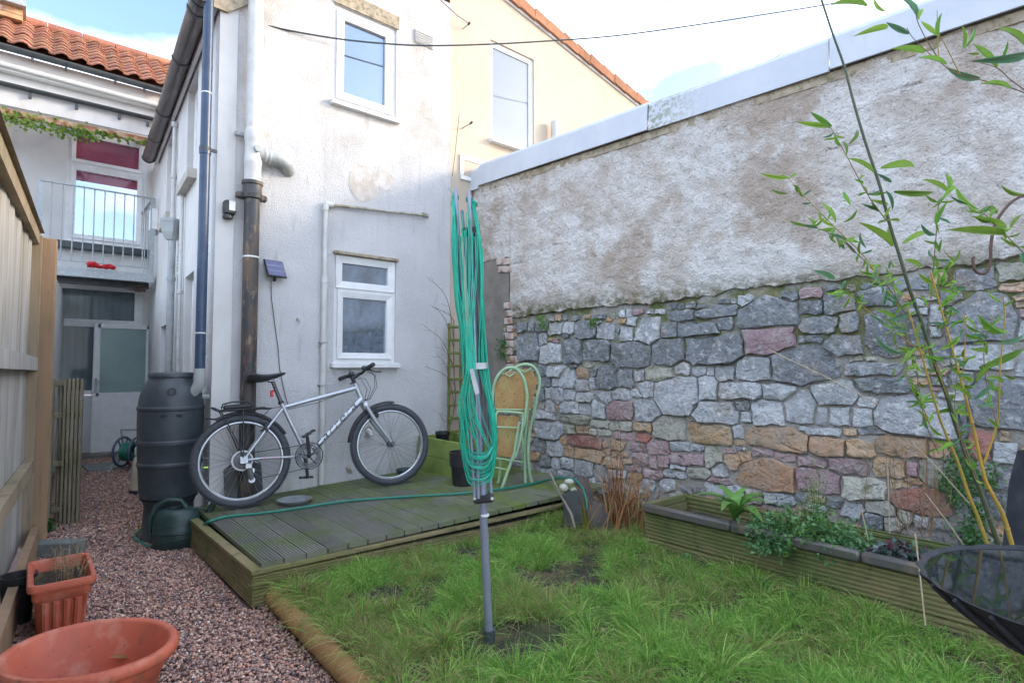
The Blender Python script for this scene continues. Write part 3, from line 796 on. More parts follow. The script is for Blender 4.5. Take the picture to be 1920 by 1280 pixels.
# pantile roof
EZ, EY = 5.42, YB - 0.28
PT = math.radians(36)
rd = at_y(200, 90, 0)
n_ = Vector((0, -math.sin(PT), math.cos(PT)))
rp = on_plane(200, 88, (0, EY, EZ), n_)
RL = (rp.y - EY) / math.cos(PT)
MB().prism([(bx0, EY + .05, EZ - .03), (1.9, EY + .05, EZ - .03), (1.9, EY + RL * math.cos(PT), EZ - .03 + RL * math.sin(PT)), (bx0, EY + RL * math.cos(PT), EZ - .03 + RL * math.sin(PT))], n_ * -0.06).build('roof', M_VERGE, mh)
roof = mh.children[-1]
pw, ph = 0.205, RL / 9
sec = [(-.02, .006), (.015, .0), (.04, .002), (.07, .022), (.105, .045), (.14, .05), (.175, .036), (.205, .01), (.225, .002)]
tb = MB(); n = len(sec)
lo_ = [(a, 0, b + .022) for a, b in sec]; hi_ = [(a, ph * 1.12, b - .004) for a, b in sec]; lo2 = [(a, 0, b + .004) for a, b in sec]
tb.add(lo_ + hi_ + lo2, [(i, i + 1, n + i + 1, n + i) for i in range(n - 1)] + [(i, 2 * n + i, 2 * n + i + 1, i + 1) for i in range(n - 1)])
pan = tb.mesh('roof_tile', M_TILE, smooth=True)
for r in range(9):
    for c in range(17):
        xx = 1.72 - (c + 1) * pw
        put('roof_tile', pan, roof, (xx + random.uniform(-.005, .005), EY + r * ph * math.cos(PT), EZ + r * ph * math.sin(PT) + random.uniform(0, .008)), (PT + random.uniform(-.02, .02), 0, random.uniform(-.012, .012)))
rt = rp + n_ * .04
for k in range(9):
    mb = MB(); mb.tube([(1.72 - k * .42, rt.y, rt.z - .04), (1.72 - (k + 1) * .42 + .01, rt.y, rt.z - .04)], .09, 10); mb.build('ridge_tile', M_TILE, roof, smooth=True)
# eaves: fascia, gutter
MB().prism([(bx0, YB - .12, 5.12), (1.6, YB - .12, 5.12), (1.6, YB - .12, 5.36), (bx0, YB - .12, 5.36)], (0, .1, 0)).build('eaves_board', M_RENDER2, mh)
MB().tube([(bx0, YB - .15, 5.2), (1.6, YB - .15, 5.16)], .032, 12).build('cornice_pipe', M_RENDER2, mh, smooth=True)
g = thing('eaves_gutter', 'dark gutter below the pantiles of the main house', 'gutter', (0, YB - .24, 5.36))
mb = MB(); half_pipe(mb, Vector((bx0, YB - .26, 5.40)), Vector((1.42, YB - .26, 5.37)), .06); mb.build('trough', M_GUTTER, g, smooth=True)
for xx in (-.1, .25, .8, 1.15):
    MB().box((xx, YB - .25, 5.31), (.03, .05, .07)).build('bracket', M_GUTTER, g)
# chimney
p = on_plane(18, 30, (0, EY + .5, 0), NY)
chm = MB().box((p.x - .25, rp.y - .15, rp.z + .35), (0.75, .6, 1.1)).build('chimney', M_BRICKW, roof)
mb = MB(); mb.box((p.x - .25, rp.y - .2, rp.z + .0), (0.82, .75, .08)); mb.build('flashing', M_GALV, roof)
for r in range(8):
    for c in range(4):
        xx = p.x - .25 - .375 + (c + .5) * .19 + (.08 if r % 2 else 0)
        if xx > p.x + .12: continue
        mb = MB(); mb.box((xx, rp.y - .15 - .302, rp.z - .1 + r * .085), (.175, .016, .07)); mb.build('brick', M_BRICK if (r + c) % 3 else M_BRICKW, roof)

# canopy over the balcony
cy = 9.0
t = thing('canopy', 'lean-to canopy of clear sheeting above the balcony', 'canopy', (0.5, cy, 4.3))
MB().prism([(bx0, cy, 4.60), (1.28, cy, 4.60), (1.28, YB, 4.98), (bx0, YB, 4.98)], (0, 0, .012)).build('roof_sheet', M_POLY, t)
MB().prism([(bx0, cy - .01, 4.36), (1.24, cy - .01, 4.40), (1.24, cy - .01, 4.60), (bx0, cy - .01, 4.58)], (0, .02, 0)).build('fascia_panel', M_RENDER2, t)
MB().beam((bx0, cy + .03, 4.27), (1.2, cy + .03, 4.34), .06, .07).build('beam', M_RUSTB, t)
for xx in (-1.2, .45, 1.15):
    MB().beam((xx, cy, 4.30), (xx, YB, 4.6), .05, .08).build('rafter', M_RUSTB, t)
g = thing('canopy_gutter', 'dark narrow gutter along the front of the clear canopy', 'gutter', (0.5, cy, 4.6))
mb = MB(); half_pipe(mb, Vector((bx0, cy - .06, 4.62)), Vector((1.27, cy - .06, 4.64)), .045); mb.build('trough', M_GUTTER, g, smooth=True)
for xx in (-.1, .35, .8, 1.12):
    MB().box((xx, cy - .04, 4.555), (.03, .05, .06)).build('bracket', M_GUTTER, g)
MB().tube([(.55, YB - .16, 4.93), (1.2, YB - .16, 4.9)], .03, 10).build('eaves_tube', M_RENDER2, mh, smooth=True)

# balcony
t = thing('balcony', 'steel balcony with thin vertical bars at the end of the passage', 'balcony', (0.6, YB, 2.4))
by = 8.9
MB().box((0.60, (by + YB) / 2, 2.46), (1.26, YB - by, .05)).build('platform', M_GALV, t)
MB().box((0.60, by + .02, 2.44), (1.27, .05, .11)).build('edge_beam', M_GALV, t)
MB().box((0.60, by + .35, 2.37), (1.24, .07, .08)).build('cross_beam', M_GUTTER, t)
for xx in (0.03, 1.20):
    MB().box((xx, by, 2.97), (.055, .02, 1.13)).build('post', M_GALV, t)
MB().beam((0.02, by, 3.525), (1.21, by, 3.525), .04, .014).build('top_rail', M_GALV, t)
MB().beam((0.02, by, 2.575), (1.21, by, 2.575), .03, .012).build('bottom_rail', M_GALV, t)
bar = MB().tube([(0, 0, -.475), (0, 0, .475)], .007, 8).mesh('bar', M_GALV)
for k in range(1, 11):
    put('bar', bar, t, (0.03 + k * 1.17 / 11, by, 3.05))
for yy in (by + .33, by + .66):
    for xx in (0.03, 1.2):
        MB().tube([(xx, yy, 2.49), (xx, yy, 3.52)], .007, 6).build('bar', M_GALV, t)
for xx in (0.03, 1.2):
    MB().beam((xx, by, 3.525), (xx, YB, 3.525), .04, .014, up=(0, 0, 1)).build('side_rail', M_GALV, t)
# red cloth on the balcony edge
M_RED = mat('red_cloth', (0.52, 0.02, 0.03), (0.38, 0.015, 0.02), 30, rough=0.85)
cl = MB(); nn = 16
for i in range(nn):
    for j in range(5):
        u, w_ = i / (nn - 1), j / 4
        hh = .035 + .05 * abs(math.sin(u * 5.1 + .6)) * (1 - .4 * u)
        cl.v.append((0.50 + u * .30 + .012 * math.sin(j * 2.3 + i), by - .035 - .03 * math.sin(w_ * 3.1) + .012 * math.sin(i * 1.9 + j * 1.3), 2.505 + w_ * hh + .008 * math.sin(i * 2.7 + j)))
for i in range(nn - 1):
    for j in range(4):
        cl.f.append((i * 5 + j, i * 5 + j + 1, i * 5 + j + 6, i * 5 + j + 5))
tag(cl.build('cloth', M_RED, smooth=True), 'crumpled red cloth caught on the balcony edge', 'cloth')
# old nest under the balcony corner
nb = MB()
for k in range(140):
    a = random.uniform(0, 6.28); r = random.uniform(.0, .11)
    p = Vector((1.08 + r * math.cos(a), by + .1 + r * math.sin(a) * .6, 2.30 + random.uniform(-.035, .04)))
    d = Vector((random.uniform(-1, 1), random.uniform(-1, 1), random.uniform(-.3, .35))) * .05
    nb.tube([p - d, p + d], .003, 3, caps=False)
tag(nb.build('bird_nest', mat('nest_twigs', (0.07, 0.05, 0.04), (0.16, 0.11, 0.08), 30, rough=.95)), 'dark twiggy nest under the balcony corner', 'nest')
# ================================================================== right boundary wall
WLEN = 6.6
rw = thing('boundary_wall', 'high boundary wall of grey rubble stone with rough render above', 'wall', W0)
def wp(s, z, off=0.0):
    return W0 + WD * s + Z * z + WN * off
def ws(px, py, off=0.0):
    p = at_wall(px, py, off)
    return (p - W0).dot(WD), p.z
MB().prism([wp(-.1, -.1, -.02), wp(WLEN, -.1, -.02), wp(WLEN, 3.14, -.02), wp(-.1, 3.14, -.02)], WN * -0.28).build('core', M_MORTAR, rw)
# mortar bed: gently uneven sheet behind the stones
mb = MB(); nu, nv = 150, 46
for i in range(nu + 1):
    for j in range(nv + 1):
        s, z = WLEN * i / nu, 0.0 + 1.95 * j / nv
        d = .008 + 0.012 * mnoise.noise((s * 7, z * 7, 0)) + .008 * mnoise.noise((s * 19, z * 19, 3))
        mb.v.append(tuple(wp(s, z, d)))
for i in range(nu):
    for j in range(nv):
        a = i * (nv + 1) + j
        mb.f.append((a, a + nv + 1, a + nv + 2, a + 1))
mb.build('mortar', M_MORTAR, rw, smooth=True)
# rough render above the stonework, as a relief with a ragged lower edge
edge = [(ws(px, py)) for px, py in ((940, 604), (1000, 592), (1100, 579), (1180, 573), (1250, 568), (1330, 557), (1380, 545), (1480, 535), (1600, 524), (1700, 512), (1800, 500), (1920, 482))]
edge = sorted(edge)
def edge_z(s):
    if s <= edge[0][0]: z = edge[0][1]
    elif s >= edge[-1][0]: z = edge[-1][1]
    else:
        for (a, b), (c, d) in zip(edge, edge[1:]):
            if a <= s <= c: z = b + (d - b) * (s - a) / (c - a); break
    return z
# exposed cement strip and bricks at the far end
ps0, ps1 = 0.0, ws(958, 560)[0]
cement_top = ws(930, 488)[1]
mb = MB(); nu, nv = 520, 150
def rel(s, z):
    d = 0.032 + .016 * mnoise.noise((s * 1.3, z * 1.3, 7)) + .010 * mnoise.noise((s * 6, z * 6, 1)) + .007 * mnoise.noise((s * 17, z * 17, 2)) + .005 * mnoise.noise((s * 45, z * 45, 5))
    # ragged horizontal cracks where the courses show through
    c = mnoise.noise((s * 2.2, z * 22.0, 11))
    if c > 0.60: d -= 0.014 * min(1, (c - .60) * 6)
    d += .012 * max(0, mnoise.noise((s * 11, z * 11, 31)))
    return d
for i in range(nu + 1):
    s = WLEN * i / nu
    zb = edge_z(s) + .022 * mnoise.noise((s * 9, 0, 0)) + .012 * mnoise.noise((s * 31, 0, 4))
    lim = ps1 + .03 * mnoise.noise((0, s, 9))
    if s < ps1 + .02:
        zb = cement_top + .02 * mnoise.noise((s * 20, 2, 2))
    for j in range(nv + 1):
        z = zb + (3.12 - zb) * j / nv
        mb.v.append(tuple(wp(s, z, rel(s, z) if j > 0 else 0.0)))
for i in range(nu):
    for j in range(nv):
        a = i * (nv + 1) + j
        mb.f.append((a, a + nv + 1, a + nv + 2, a + 1))
mb.build('render_coat', M_ROUGH, rw, smooth=True)
mb = MB(); mb.prism([wp(0, .2, .0), wp(ps1 - .02, .2, .0), wp(ps1 - .09, .9, 0), wp(ps1 - .05, 1.3, .0), wp(ps1 + .0, 1.45, 0), wp(ps1 - .01, cement_top + .05, 0), wp(0, cement_top + .05, 0)], WN * .02); mb.build('cement_patch', M_CEMENT, rw)
bk = MB().box((0, 0, 0), (.105, .05, .062), bev=.006).mesh('brick', M_BRICK)
wa = math.atan2(WD.y, WD.x)
for r in range(15):
    z = 0.95 + r * .075
    if 13 <= r: continue
    for c in range(2 if r % 2 else 1):
        s = ps1 - .03 + c * .11 + (0.05 if r % 2 else .03) + random.uniform(-.012, .012)
        if z > 1.62 and c: continue
        put('brick', bk, rw, wp(s, z, .008 + random.uniform(0, .012)), (random.uniform(-.03, .03), random.uniform(-.03, .03), wa))
for (s, z) in ((ps1 - .12, cement_top - .03), (ps1 - .02, cement_top - .04), (ps1 - .10, cement_top - .11), (ps1 - .01, cement_top - .12)):
    put('brick', bk, rw, wp(s, z, .012), (0, 0, wa))

# --- stones, read off the photograph crop by crop: (x0,y0,x1,y1,class) in crop units
CROPS = [
 (940, 560, 6.4, "160,285,310,400,g 310,270,400,400,g 395,270,555,400,g 545,270,725,440,l 735,280,870,425,l 870,255,1130,470,g 1140,300,1370,480,l 190,400,470,760,g 430,410,530,570,l 430,530,720,790,l 720,480,960,780,g 960,500,1310,750,g 545,790,770,945,l 430,790,545,930,g 470,945,590,1060,g 665,830,890,1070,l 590,950,665,1060,l 890,830,1050,960,o 1050,830,1150,930,g 1100,790,1390,1110,g 1390,840,1600,1060,g 875,970,1040,1110,l 1040,940,1130,1090,l 430,1080,520,1220,g 515,1050,615,1200,l 590,1070,740,1260,l 740,1090,870,1220,l 900,1120,1100,1240,l 1130,1090,1330,1280,l 1310,1080,1536,1225,l 1420,130,1536,225,l 840,200,930,260,g 1070,190,1240,250,g"),
 (1160, 540, 6.4, "15,260,150,350,l 70,345,225,455,l 0,450,170,640,l 185,320,510,690,l 490,400,705,600,g 600,185,770,285,g 580,230,910,390,g 700,410,1210,585,g 920,195,1460,360,g 1180,330,1370,515,g -95,640,410,960,g 370,600,790,950,g 770,520,1490,910,g 660,890,840,1060,l 890,940,1040,1050,l 1050,940,1140,1050,l 1150,930,1390,1120,l 300,930,650,1120,n 145,970,300,1120,l 195,1120,430,1312,l 403,1037,998,1536,l 941,1043,1190,1363,l 1184,1120,1702,1344,l 800,170,930,250,g 915,190,1060,250,g 1190,130,1330,195,g 330,250,430,315,l 1330,130,1420,185,l"),
 (1380, 520, 5.82, "0,190,720,600,g 10,190,180,310,l 80,500,680,845,p 0,870,410,1130,l 350,730,1170,1190,g 640,630,940,725,g 700,430,1110,610,g 1120,365,1330,595,g 940,150,1300,405,g 670,240,950,405,g 690,110,940,240,p 490,145,675,255,g 950,80,1140,155,g 975,630,1380,860,g 1390,370,1862,856,g 1170,914,1798,1077,g 1340,110,1775,310,g 291,1152,652,1350,l 826,1117,1327,1397,l 1292,1094,1955,1263,g"),
 (1620, 480, 4.923, "290,190,600,330,g 680,310,910,450,g 740,340,1420,820,g 600,450,740,640,l 400,560,600,830,g 830,800,1430,1060,l 820,100,1250,310,g 1200,50,1500,230,n 1430,590,1700,790,l 990,1108,1820,1634,g 1250,240,1530,330,o 1400,860,1820,1157,l 760,1060,1020,1200,g 580,830,800,960,g 390,940,600,1120,n"),
 (980, 740, 5.817, "220,60,350,200,l 390,70,605,215,l 610,95,735,225,l 750,40,900,285,l 905,65,1200,285,p 120,170,345,280,l 345,210,730,310,n 130,270,440,495,l 450,330,575,425,n 575,340,725,430,o 725,270,940,360,n 800,370,950,450,n 935,310,1045,385,n 1055,285,1190,395,n 470,440,870,580,r 1000,395,1200,500,p 120,470,255,620,g 250,490,440,670,l 440,550,560,690,o 540,580,885,740,o 920,490,1105,600,o 970,620,1145,690,o 880,690,1085,810,o 310,690,410,820,l 405,680,545,815,l 545,690,770,895,l 770,760,965,970,l 370,820,535,970,l 710,900,800,1040,l 720,380,795,445,n 1120,760,1290,850,p 400,450,470,550,o 800,950,950,1080,l 540,900,700,1060,g 960,950,1100,1080,l"),
 (1180, 720, 5.82, "45,170,345,405,l 30,420,240,515,o 45,540,215,640,r 0,640,180,750,p 30,750,200,890,p 150,930,350,1035,p 245,345,615,620,n 610,430,1120,665,o 680,180,1200,440,l 190,605,440,775,p 440,630,660,745,l 655,660,800,730,l 445,740,820,905,p 205,775,300,930,p 300,780,435,915,p 820,665,1020,955,n 890,840,1075,1015,l 1025,745,1235,930,o 1180,730,1325,870,o 1000,700,1150,760,p 1120,450,1230,620,l 1280,460,1950,740,o 1321,163,1700,466,l 1170,165,1310,295,g 1205,300,1330,415,l 440,880,615,935,l 370,930,610,1020,l 620,900,880,1030,n 1112,786,1793,1170,o 100,1035,270,1180,l 330,1035,490,1175,l 820,1070,1040,1210,l 1040,1110,1250,1280,l 1257,1147,1455,1310,n 860,1020,1110,1090,p 560,1120,690,1200,g 690,1130,820,1210,g 10,60,140,150,l 1145,600,1260,680,o"),
 (1400, 720, 5.335, "355,65,700,395,l 680,245,815,415,l 810,220,1085,415,l 1010,235,1265,430,l 1105,135,1310,235,l 515,425,940,510,l 960,440,1100,515,o 1100,440,1387,510,g 620,530,985,715,o 990,560,1275,740,o 50,640,265,735,p 280,680,495,785,p 500,730,800,830,p 820,740,1190,910,p 490,840,960,1090,p 930,930,1387,1165,n 175,1090,480,1215,l 490,1100,610,1170,g 610,1120,780,1185,o 1248,85,2198,533,l 1296,512,1814,736,o 1248,747,1600,934,o 590,1180,780,1280,l 800,1150,970,1230,g"),
 (1620, 720, 4.267, "510,460,700,600,o 330,620,435,735,p 440,610,800,840,n 205,770,365,845,o 220,830,710,1050,r 0,930,245,1050,n 270,1000,380,1110,n 400,1050,530,1170,l 530,1060,700,1170,g 840,370,1040,590,r 1020,450,1250,640,l 760,160,830,420,g 600,60,820,130,l 720,450,830,540,g 150,1060,300,1170,n 740,1130,860,1280,g 1060,650,1300,900,g 820,640,1040,800,n 720,850,960,1080,l 980,830,1300,1080,g"),
]
stones = []
for ox, oy, sc, txt in CROPS:
    for it in txt.split():
        a = it.split(',')
        x0, y0, x1, y1 = [float(v) / sc for v in a[:4]]
        x0 += ox; x1 += ox; y0 += oy; y1 += oy
        cx, cy_ = (x0 + x1) / 2, (y0 + y1) / 2
        s0, _ = ws(x0, cy_, .03); s1, _ = ws(x1, cy_, .03)
        _, z0 = ws(cx, y1, .03); _, z1 = ws(cx, y0, .03)
        stones.append([(s0 + s1) / 2, (z0 + z1) / 2, abs(s1 - s0) / 2, abs(z1 - z0) / 2, a[4]])
# fill what the planter and plants hide, down to the ground, and the ends beyond the frame
def covered(s, z, pad=0.0):
    return any(abs(s - t[0]) < t[2] + pad and abs(z - t[1]) < t[3] + pad for t in stones)
rs = random.Random(4)
tries = 0
while len(stones) < 520 and tries < 16000:
    tries += 1
    s, z = rs.uniform(.45, 5.3), rs.uniform(.05, 1.75)
    if z > edge_z(s) - .05: continue
    hw, hh = rs.uniform(.05, .13), rs.uniform(.035, .07)
    if z > .45 and s < 4.4: hw, hh = rs.uniform(.02, .055), rs.uniform(.014, .035)
    if covered(s, z, min(hw, hh) * .7): continue
    stones.append([s, z, hw, hh, rs.choice('gllnoop')])
def clip(poly, nx, ny, d):
    out = []
    for i in range(len(poly)):
        a, b = poly[i], poly[(i + 1) % len(poly)]
        da, db = a[0] * nx + a[1] * ny - d, b[0] * nx + b[1] * ny - d
        if da <= 0: out.append(a)
        if (da < 0 < db) or (db < 0 < da):
            t = da / (da - db)
            out.append((a[0] + (b[0] - a[0]) * t, a[1] + (b[1] - a[1]) * t))
    return out
small_ = {}
for i, (s, z, hw, hh, cl_) in enumerate(stones):
    n = 11
    ph = rs.uniform(0, 1)
    poly = []
    for k in range(n):
        a = 2 * math.pi * (k + ph + rs.uniform(-.38, .38)) / n
        ca, sa = math.cos(a), math.sin(a)
        e = 0.58
        x = hw * 1.16 * math.copysign(abs(ca) ** e, ca) * rs.uniform(.86, 1.06)
        y = hh * 1.16 * math.copysign(abs(sa) ** e, sa) * rs.uniform(.84, 1.06)
        poly.append((s + x, z + y))
    for j, (s2, z2, hw2, hh2, _) in enumerate(stones):
        if i == j: continue
        if abs(s2 - s) > (hw + hw2) * 1.15 or abs(z2 - z) > (hh + hh2) * 1.15: continue
        dx, dz = s2 - s, z2 - z
        L_ = math.hypot(dx, dz)
        if L_ < 1e-6: continue
        # split along the axis on which the two boxes overlap least
        ux, uz = dx / ((hw + hw2)), dz / ((hh + hh2))
        vx, vz_ = ux * abs(ux) ** .7 / (hw + hw2), uz * abs(uz) ** .7 / (hh + hh2)
        m = math.hypot(vx, vz_)
        nx, nz = vx / m, vz_ / m
        e1, e2 = abs(nx) * hw + abs(nz) * hh, abs(nx) * hw2 + abs(nz) * hh2
        gap = (dx * nx + dz * nz)
        t = gap * e1 / (e1 + e2)
        poly = clip(poly, nx, nz, s * nx + z * nz + t - (.002 + .006 * abs(mnoise.noise((s * 3 + s2 * 3, z * 3 + z2 * 3, 1)))))
        if len(poly) < 3: break
    if len(poly) < 3: continue
    out_ = []
    for a_, b_ in zip(poly, poly[1:] + poly[:1]):
        l_ = math.hypot(b_[0] - a_[0], b_[1] - a_[1])
        if l_ < .006: continue
        out_.append(a_)
        if l_ > .05:
            for f_ in ((.5,) if l_ < .11 else (.33, .67)):
                nx_, nz_ = -(b_[1] - a_[1]) / l_, (b_[0] - a_[0]) / l_
                if (nx_ * (s - a_[0]) + nz_ * (z - a_[1])) < 0: nx_, nz_ = -nx_, -nz_
                q_ = rs.uniform(-.002, .010) * (1 + l_ * 2)
                out_.append((a_[0] + (b_[0] - a_[0]) * f_ + nx_ * q_, a_[1] + (b_[1] - a_[1]) * f_ + nz_ * q_))
    poly = out_
    if len(poly) < 3: continue
    cxx = sum(p[0] for p in poly) / len(poly); czz = sum(p[1] for p in poly) / len(poly)
    # drop slivers
    big = max(hw, hh)
    proud = rs.uniform(.014, .034) + min(.028, big * .10)
    tilt = (rs.uniform(-.12, .12), rs.uniform(-.18, .12))
    N_ = len(poly)
    mb = MB()
    rings = [(1.0, -.015), (1.0, proud * .6), (0.95, proud * .92), (0.72, proud * 1.0)]
    for ri, (k, d) in enumerate(rings):
        for (x, y) in poly:
            jx = rs.uniform(-.03, .03) * (ri > 1) * hw; jy = rs.uniform(-.03, .03) * (ri > 1) * hh
            X, Y = cxx + (x - cxx) * k + jx, czz + (y - czz) * k + jy
            dd = d + (tilt[0] * (X - cxx) + tilt[1] * (Y - czz) + rs.uniform(-.003, .003) * (1 + (ri == 3))) * (ri > 0)
            mb.v.append(tuple(wp(X, Y, dd)))
    mb.v.append(tuple(wp(cxx + rs.uniform(-.15, .15) * hw, czz + rs.uniform(-.15, .15) * hh, proud * 1.0 + rs.uniform(-.003, .003))))
    for ri in range(3):
        for k in range(N_):
            l = (k + 1) % N_
            mb.f.append((ri * N_ + k, ri * N_ + l, (ri + 1) * N_ + l, (ri + 1) * N_ + k))
    for k in range(N_):
        mb.f.append((3 * N_ + k, 3 * N_ + (k + 1) % N_, 4 * N_))
    if i < 290:
        mb.build('stone', STONE[cl_], rw, smooth=True, angle=28)
    else:
        small_.setdefault(cl_, MB()).add(mb.v, mb.f)
for cl_, mb in small_.items():
    o = mb.build('small_stones', STONE[cl_], rw, smooth=True, angle=28); o['kind'] = 'stuff'
# coping: folded sheets along the top
joints = [-0.42, ws(905, 330)[0], ws(1222, 230)[0], ws(1560, 120)[0], 5.2, WLEN]
joints = [-0.30] + joints[1:]
for k in range(len(joints) - 1):
    a, b = joints[k] + (.004 if k else 0), joints[k + 1] - .004
    off = .05 + (.012 if k % 2 else 0)
    zb = 3.118 - (.02 if k == 0 else 0) + (0.006 if k % 2 else 0)
    mb = MB()
    sec_ = [(off + .008, zb), (off + .012, zb + .0), (off, zb + .20), (off - .02, zb + .232), (-.30, zb + .27), (-.30, zb + .25), (off - .03, zb + .212), (off - .012, zb + .20), (off - .004, zb)]
    mb.prism([wp(a, z, o) for o, z in sec_], WD * (b - a))
    mb.build('coping_sheet', M_FLASHM if k == 2 else M_FLASH, rw)
MB().prism([wp(0, 3.06, .0), wp(WLEN, 3.06, .0), wp(WLEN, 3.118, 0), wp(0, 3.118, 0)], WN * .035).build('coping_batten', M_RUSTB if False else M_LINTEL, rw)
# lean-to behind the wall that carries the coping
t = thing('outbuilding', 'flat roofed outbuilding behind the boundary wall', 'building', wp(3, 0, -2))
MB().prism([wp(-.0, 0, -.31), wp(WLEN, 0, -.31), wp(WLEN, 3.33, -.31), wp(-.0, 3.33, -.31)], WN * -3.0).build('wall', M_CEMENT, t)

# ================================================================== left fence
def mat_wood(name, a, b, green=.3, sc=8, rnd=.12):
    return mat(name, a, b, sc, 0.36, 0.62, rough=0.85, rnd=rnd, stretch=(1, 1, .10), bump=(45, .5, .006, 6, (1, 1, .08)),
               layers=[((0.11, 0.12, 0.045), 5, .52, .72, (1, 1, .5), green), (tuple(x * .55 for x in a), 30, .58, .72, (1, 1, .1), .6)])
M_FENCE = mat_wood('weathered_fence_board', (0.42, 0.415, 0.40), (0.30, 0.28, 0.25), .2)
M_POST = mat_wood('brown_fence_post', (0.31, 0.20, 0.12), (0.24, 0.16, 0.10), .3)
M_CAP = mat_wood('fence_rail', (0.30, 0.24, 0.17), (0.22, 0.17, 0.11), .5)
fc = thing('fence', 'tall weathered close-board fence on the left edge', 'fence', F0)
def fp(s, z, off=0.0): return F0 + FD * s + Z * z + FNRM * off
bdm = MB(); bdm.prism([(-.06, 0, 0), (.06, 0, 0), (.06, .012, 0), (-.06, .022, 0)], (0, 0, 1.98)); bdm = bdm.mesh('board', M_FENCE)
fa = math.atan2(FD.y, FD.x)
s = -2.9
while s < 1.47:
    o = put('board', bdm, fc, fp(s, .10, -.08 + random.uniform(-.003, .003)), (random.uniform(-.006, .006), 0, fa + math.pi + random.uniform(-.02, .02)))
    s += .104
MB().beam(fp(-3, 2.115, -.045), fp(1.40, 2.115, -.045), .05, .085).build('top_rail', M_CAP, fc)
MB().prism([fp(-3, 2.16, -.11), fp(-3, 2.16, .002), fp(-3, 2.172, -.002), fp(-3, 2.185, -.105)], FD * 4.42).build('cap', M_CAP, fc)
MB().beam(fp(-3, 1.31, -.03), fp(1.42, 1.27, -.03), .05, .085).build('mid_rail', M_FENCE, fc)
MB().beam(fp(-3, .62, -.03), fp(1.42, .60, -.03), .05, .085).build('low_rail', M_CAP, fc)
MB().beam(fp(-3, .10, .012), fp(1.36, .10, .012), .04, .20).build('gravel_board', M_POST, fc)
MB().box(fp(1.45, 1.05, .02), (.10, .10, 2.16), rz=fa, bev=.006).build('post', M_POST, fc)
MB().box(fp(1.57, 1.08, .0), (.045, .10, 2.14), rz=fa, bev=.004).build('post', M_CAP, fc)
MB().box(fp(1.37, 1.10, -.035), (.05, .06, 2.06), rz=fa, bev=.004).build('batten', M_CAP, fc)
MB().box(fp(-.45, 1.05, -.16), (.10, .10, 2.2), rz=fa, bev=.006).build('post', M_POST, fc)
# beyond it a low white garden wall closes the passage side
lw = MB(); lw.prism([fp(1.75, 0, -.05), fp(6.5, 0, -.05), fp(6.5, 2.2, -.05), fp(1.75, 2.2, -.05)], FNRM * -.1)
tag(lw.build('passage_wall', M_RENDER2), 'white painted wall on the left side of the passage', 'wall')

# slatted timber panel leaning behind the fence post
M_SLAT = mat_wood('grey_green_slat', (0.27, 0.235, 0.155), (0.19, 0.165, 0.11), .55)
pb = at_z(112, 985, 0)
pn = thing('slatted_panel', 'narrow slatted timber panel standing in the passage by the fence', 'panel', pb)
pw_ = Vector((0.86, -.5, 0)).normalized()
p0 = at_z(90, 985, 0); p0.z = 0
pd = Vector((1, -.25, 0)).normalized(); pn_ = Vector((pd.y, -pd.x, 0))
H = 1.16
for k, a in enumerate((0.0, 0.085, .112, .139, .166, .193)):
    dpt = .0 if k == 0 else .055
    MB().box(p0 + pd * (a) + pn_ * (.02 - (k > 0) * .0 + .0) + Z * (H / 2 + (0 if k else -.0)), (.017 if k else .03, .045, H - .01 * (k % 2)), rz=math.atan2(pd.y, pd.x), bev=.003).build('slat', M_SLAT, pn)
for zz in (.12, .48, .86, 1.12):
    MB().box(p0 + pd * .095 - pn_ * .022 + Z * zz, (.20, .035, .045), rz=math.atan2(pd.y, pd.x), bev=.003).build('crossbar', M_SLAT, pn)
for a in (.025, .05, .07):
    MB().box(p0 + pd * a - pn_ * .06 + Z * (H / 2), (.011, .03, H - .06), rz=math.atan2(pd.y, pd.x), bev=.002).build('slat', M_SLAT, pn)

# ================================================================== deck
M_DECK = mat('mossy_deck_board', (0.13, 0.13, 0.12), (0.17, 0.165, 0.145), 7, rough=0.55, rnd=.18, stretch=(1, .3, 1), bump=(60, .3, .004), rough_var=.2,
             layers=[((0.13, 0.19, 0.035), 3.2, .36, .60, (1, 1, 1), .85, (1.7, 2.7, 'X')), ((0.11, 0.15, 0.045), 4.5, .42, .64, (1, 1, 1), .65), ((0.16, 0.22, 0.03), 2.2, .42, .6, (1, 1, 1), .7, (4.2, 4.7, 'Y'))])
M_FASC = mat('mossy_fascia', (0.26, 0.205, 0.11), (0.16, 0.145, 0.065), 6, rough=.75, stretch=(.4, .4, 3), bump=(50, .4, .005), layers=[((0.12, 0.14, 0.03), 5, .48, .68, (1, 1, 1), .6), ((0.05, 0.05, 0.03), 12, .55, .7, (1, 1, 2), .6)])
M_BED = mat('mossy_grooved_board', (0.21, 0.175, 0.085), (0.12, 0.145, 0.05), 3.5, .38, .60, rough=.75, stretch=(1, .5, 1), bump=(60, .4, .005), layers=[((0.075, 0.11, 0.03), 4, .46, .66, (1, 1, 1), .7), ((0.06, 0.055, 0.035), 9, .56, .7, (1, 1, 1), .6)])
dk = thing('deck', 'low grooved timber deck, green with moss, below the white wall', 'deck', (0.95, 3.1, 0))
def groove_profile(w, th, n, g=.0045):
    """ridged top of a decking board across its width: list of (x, z)"""
    p = []
    st = w / n
    for k in range(n):
        x = k * st
        p += [(x + st * .10, 0), (x + st * .60, 0), (x + st * .72, -g), (x + st * .98, -g)]
    p = [(0, -.004)] + p[:-1] + [(w, -g * .5)]
    return p
BW = 0.118
fy = lambda x: 3.164 + (3.046 - 3.164) * (x - .967) / (2.9 - .967) - .012      # front edge of the deck
x = 0.955
kb = 0
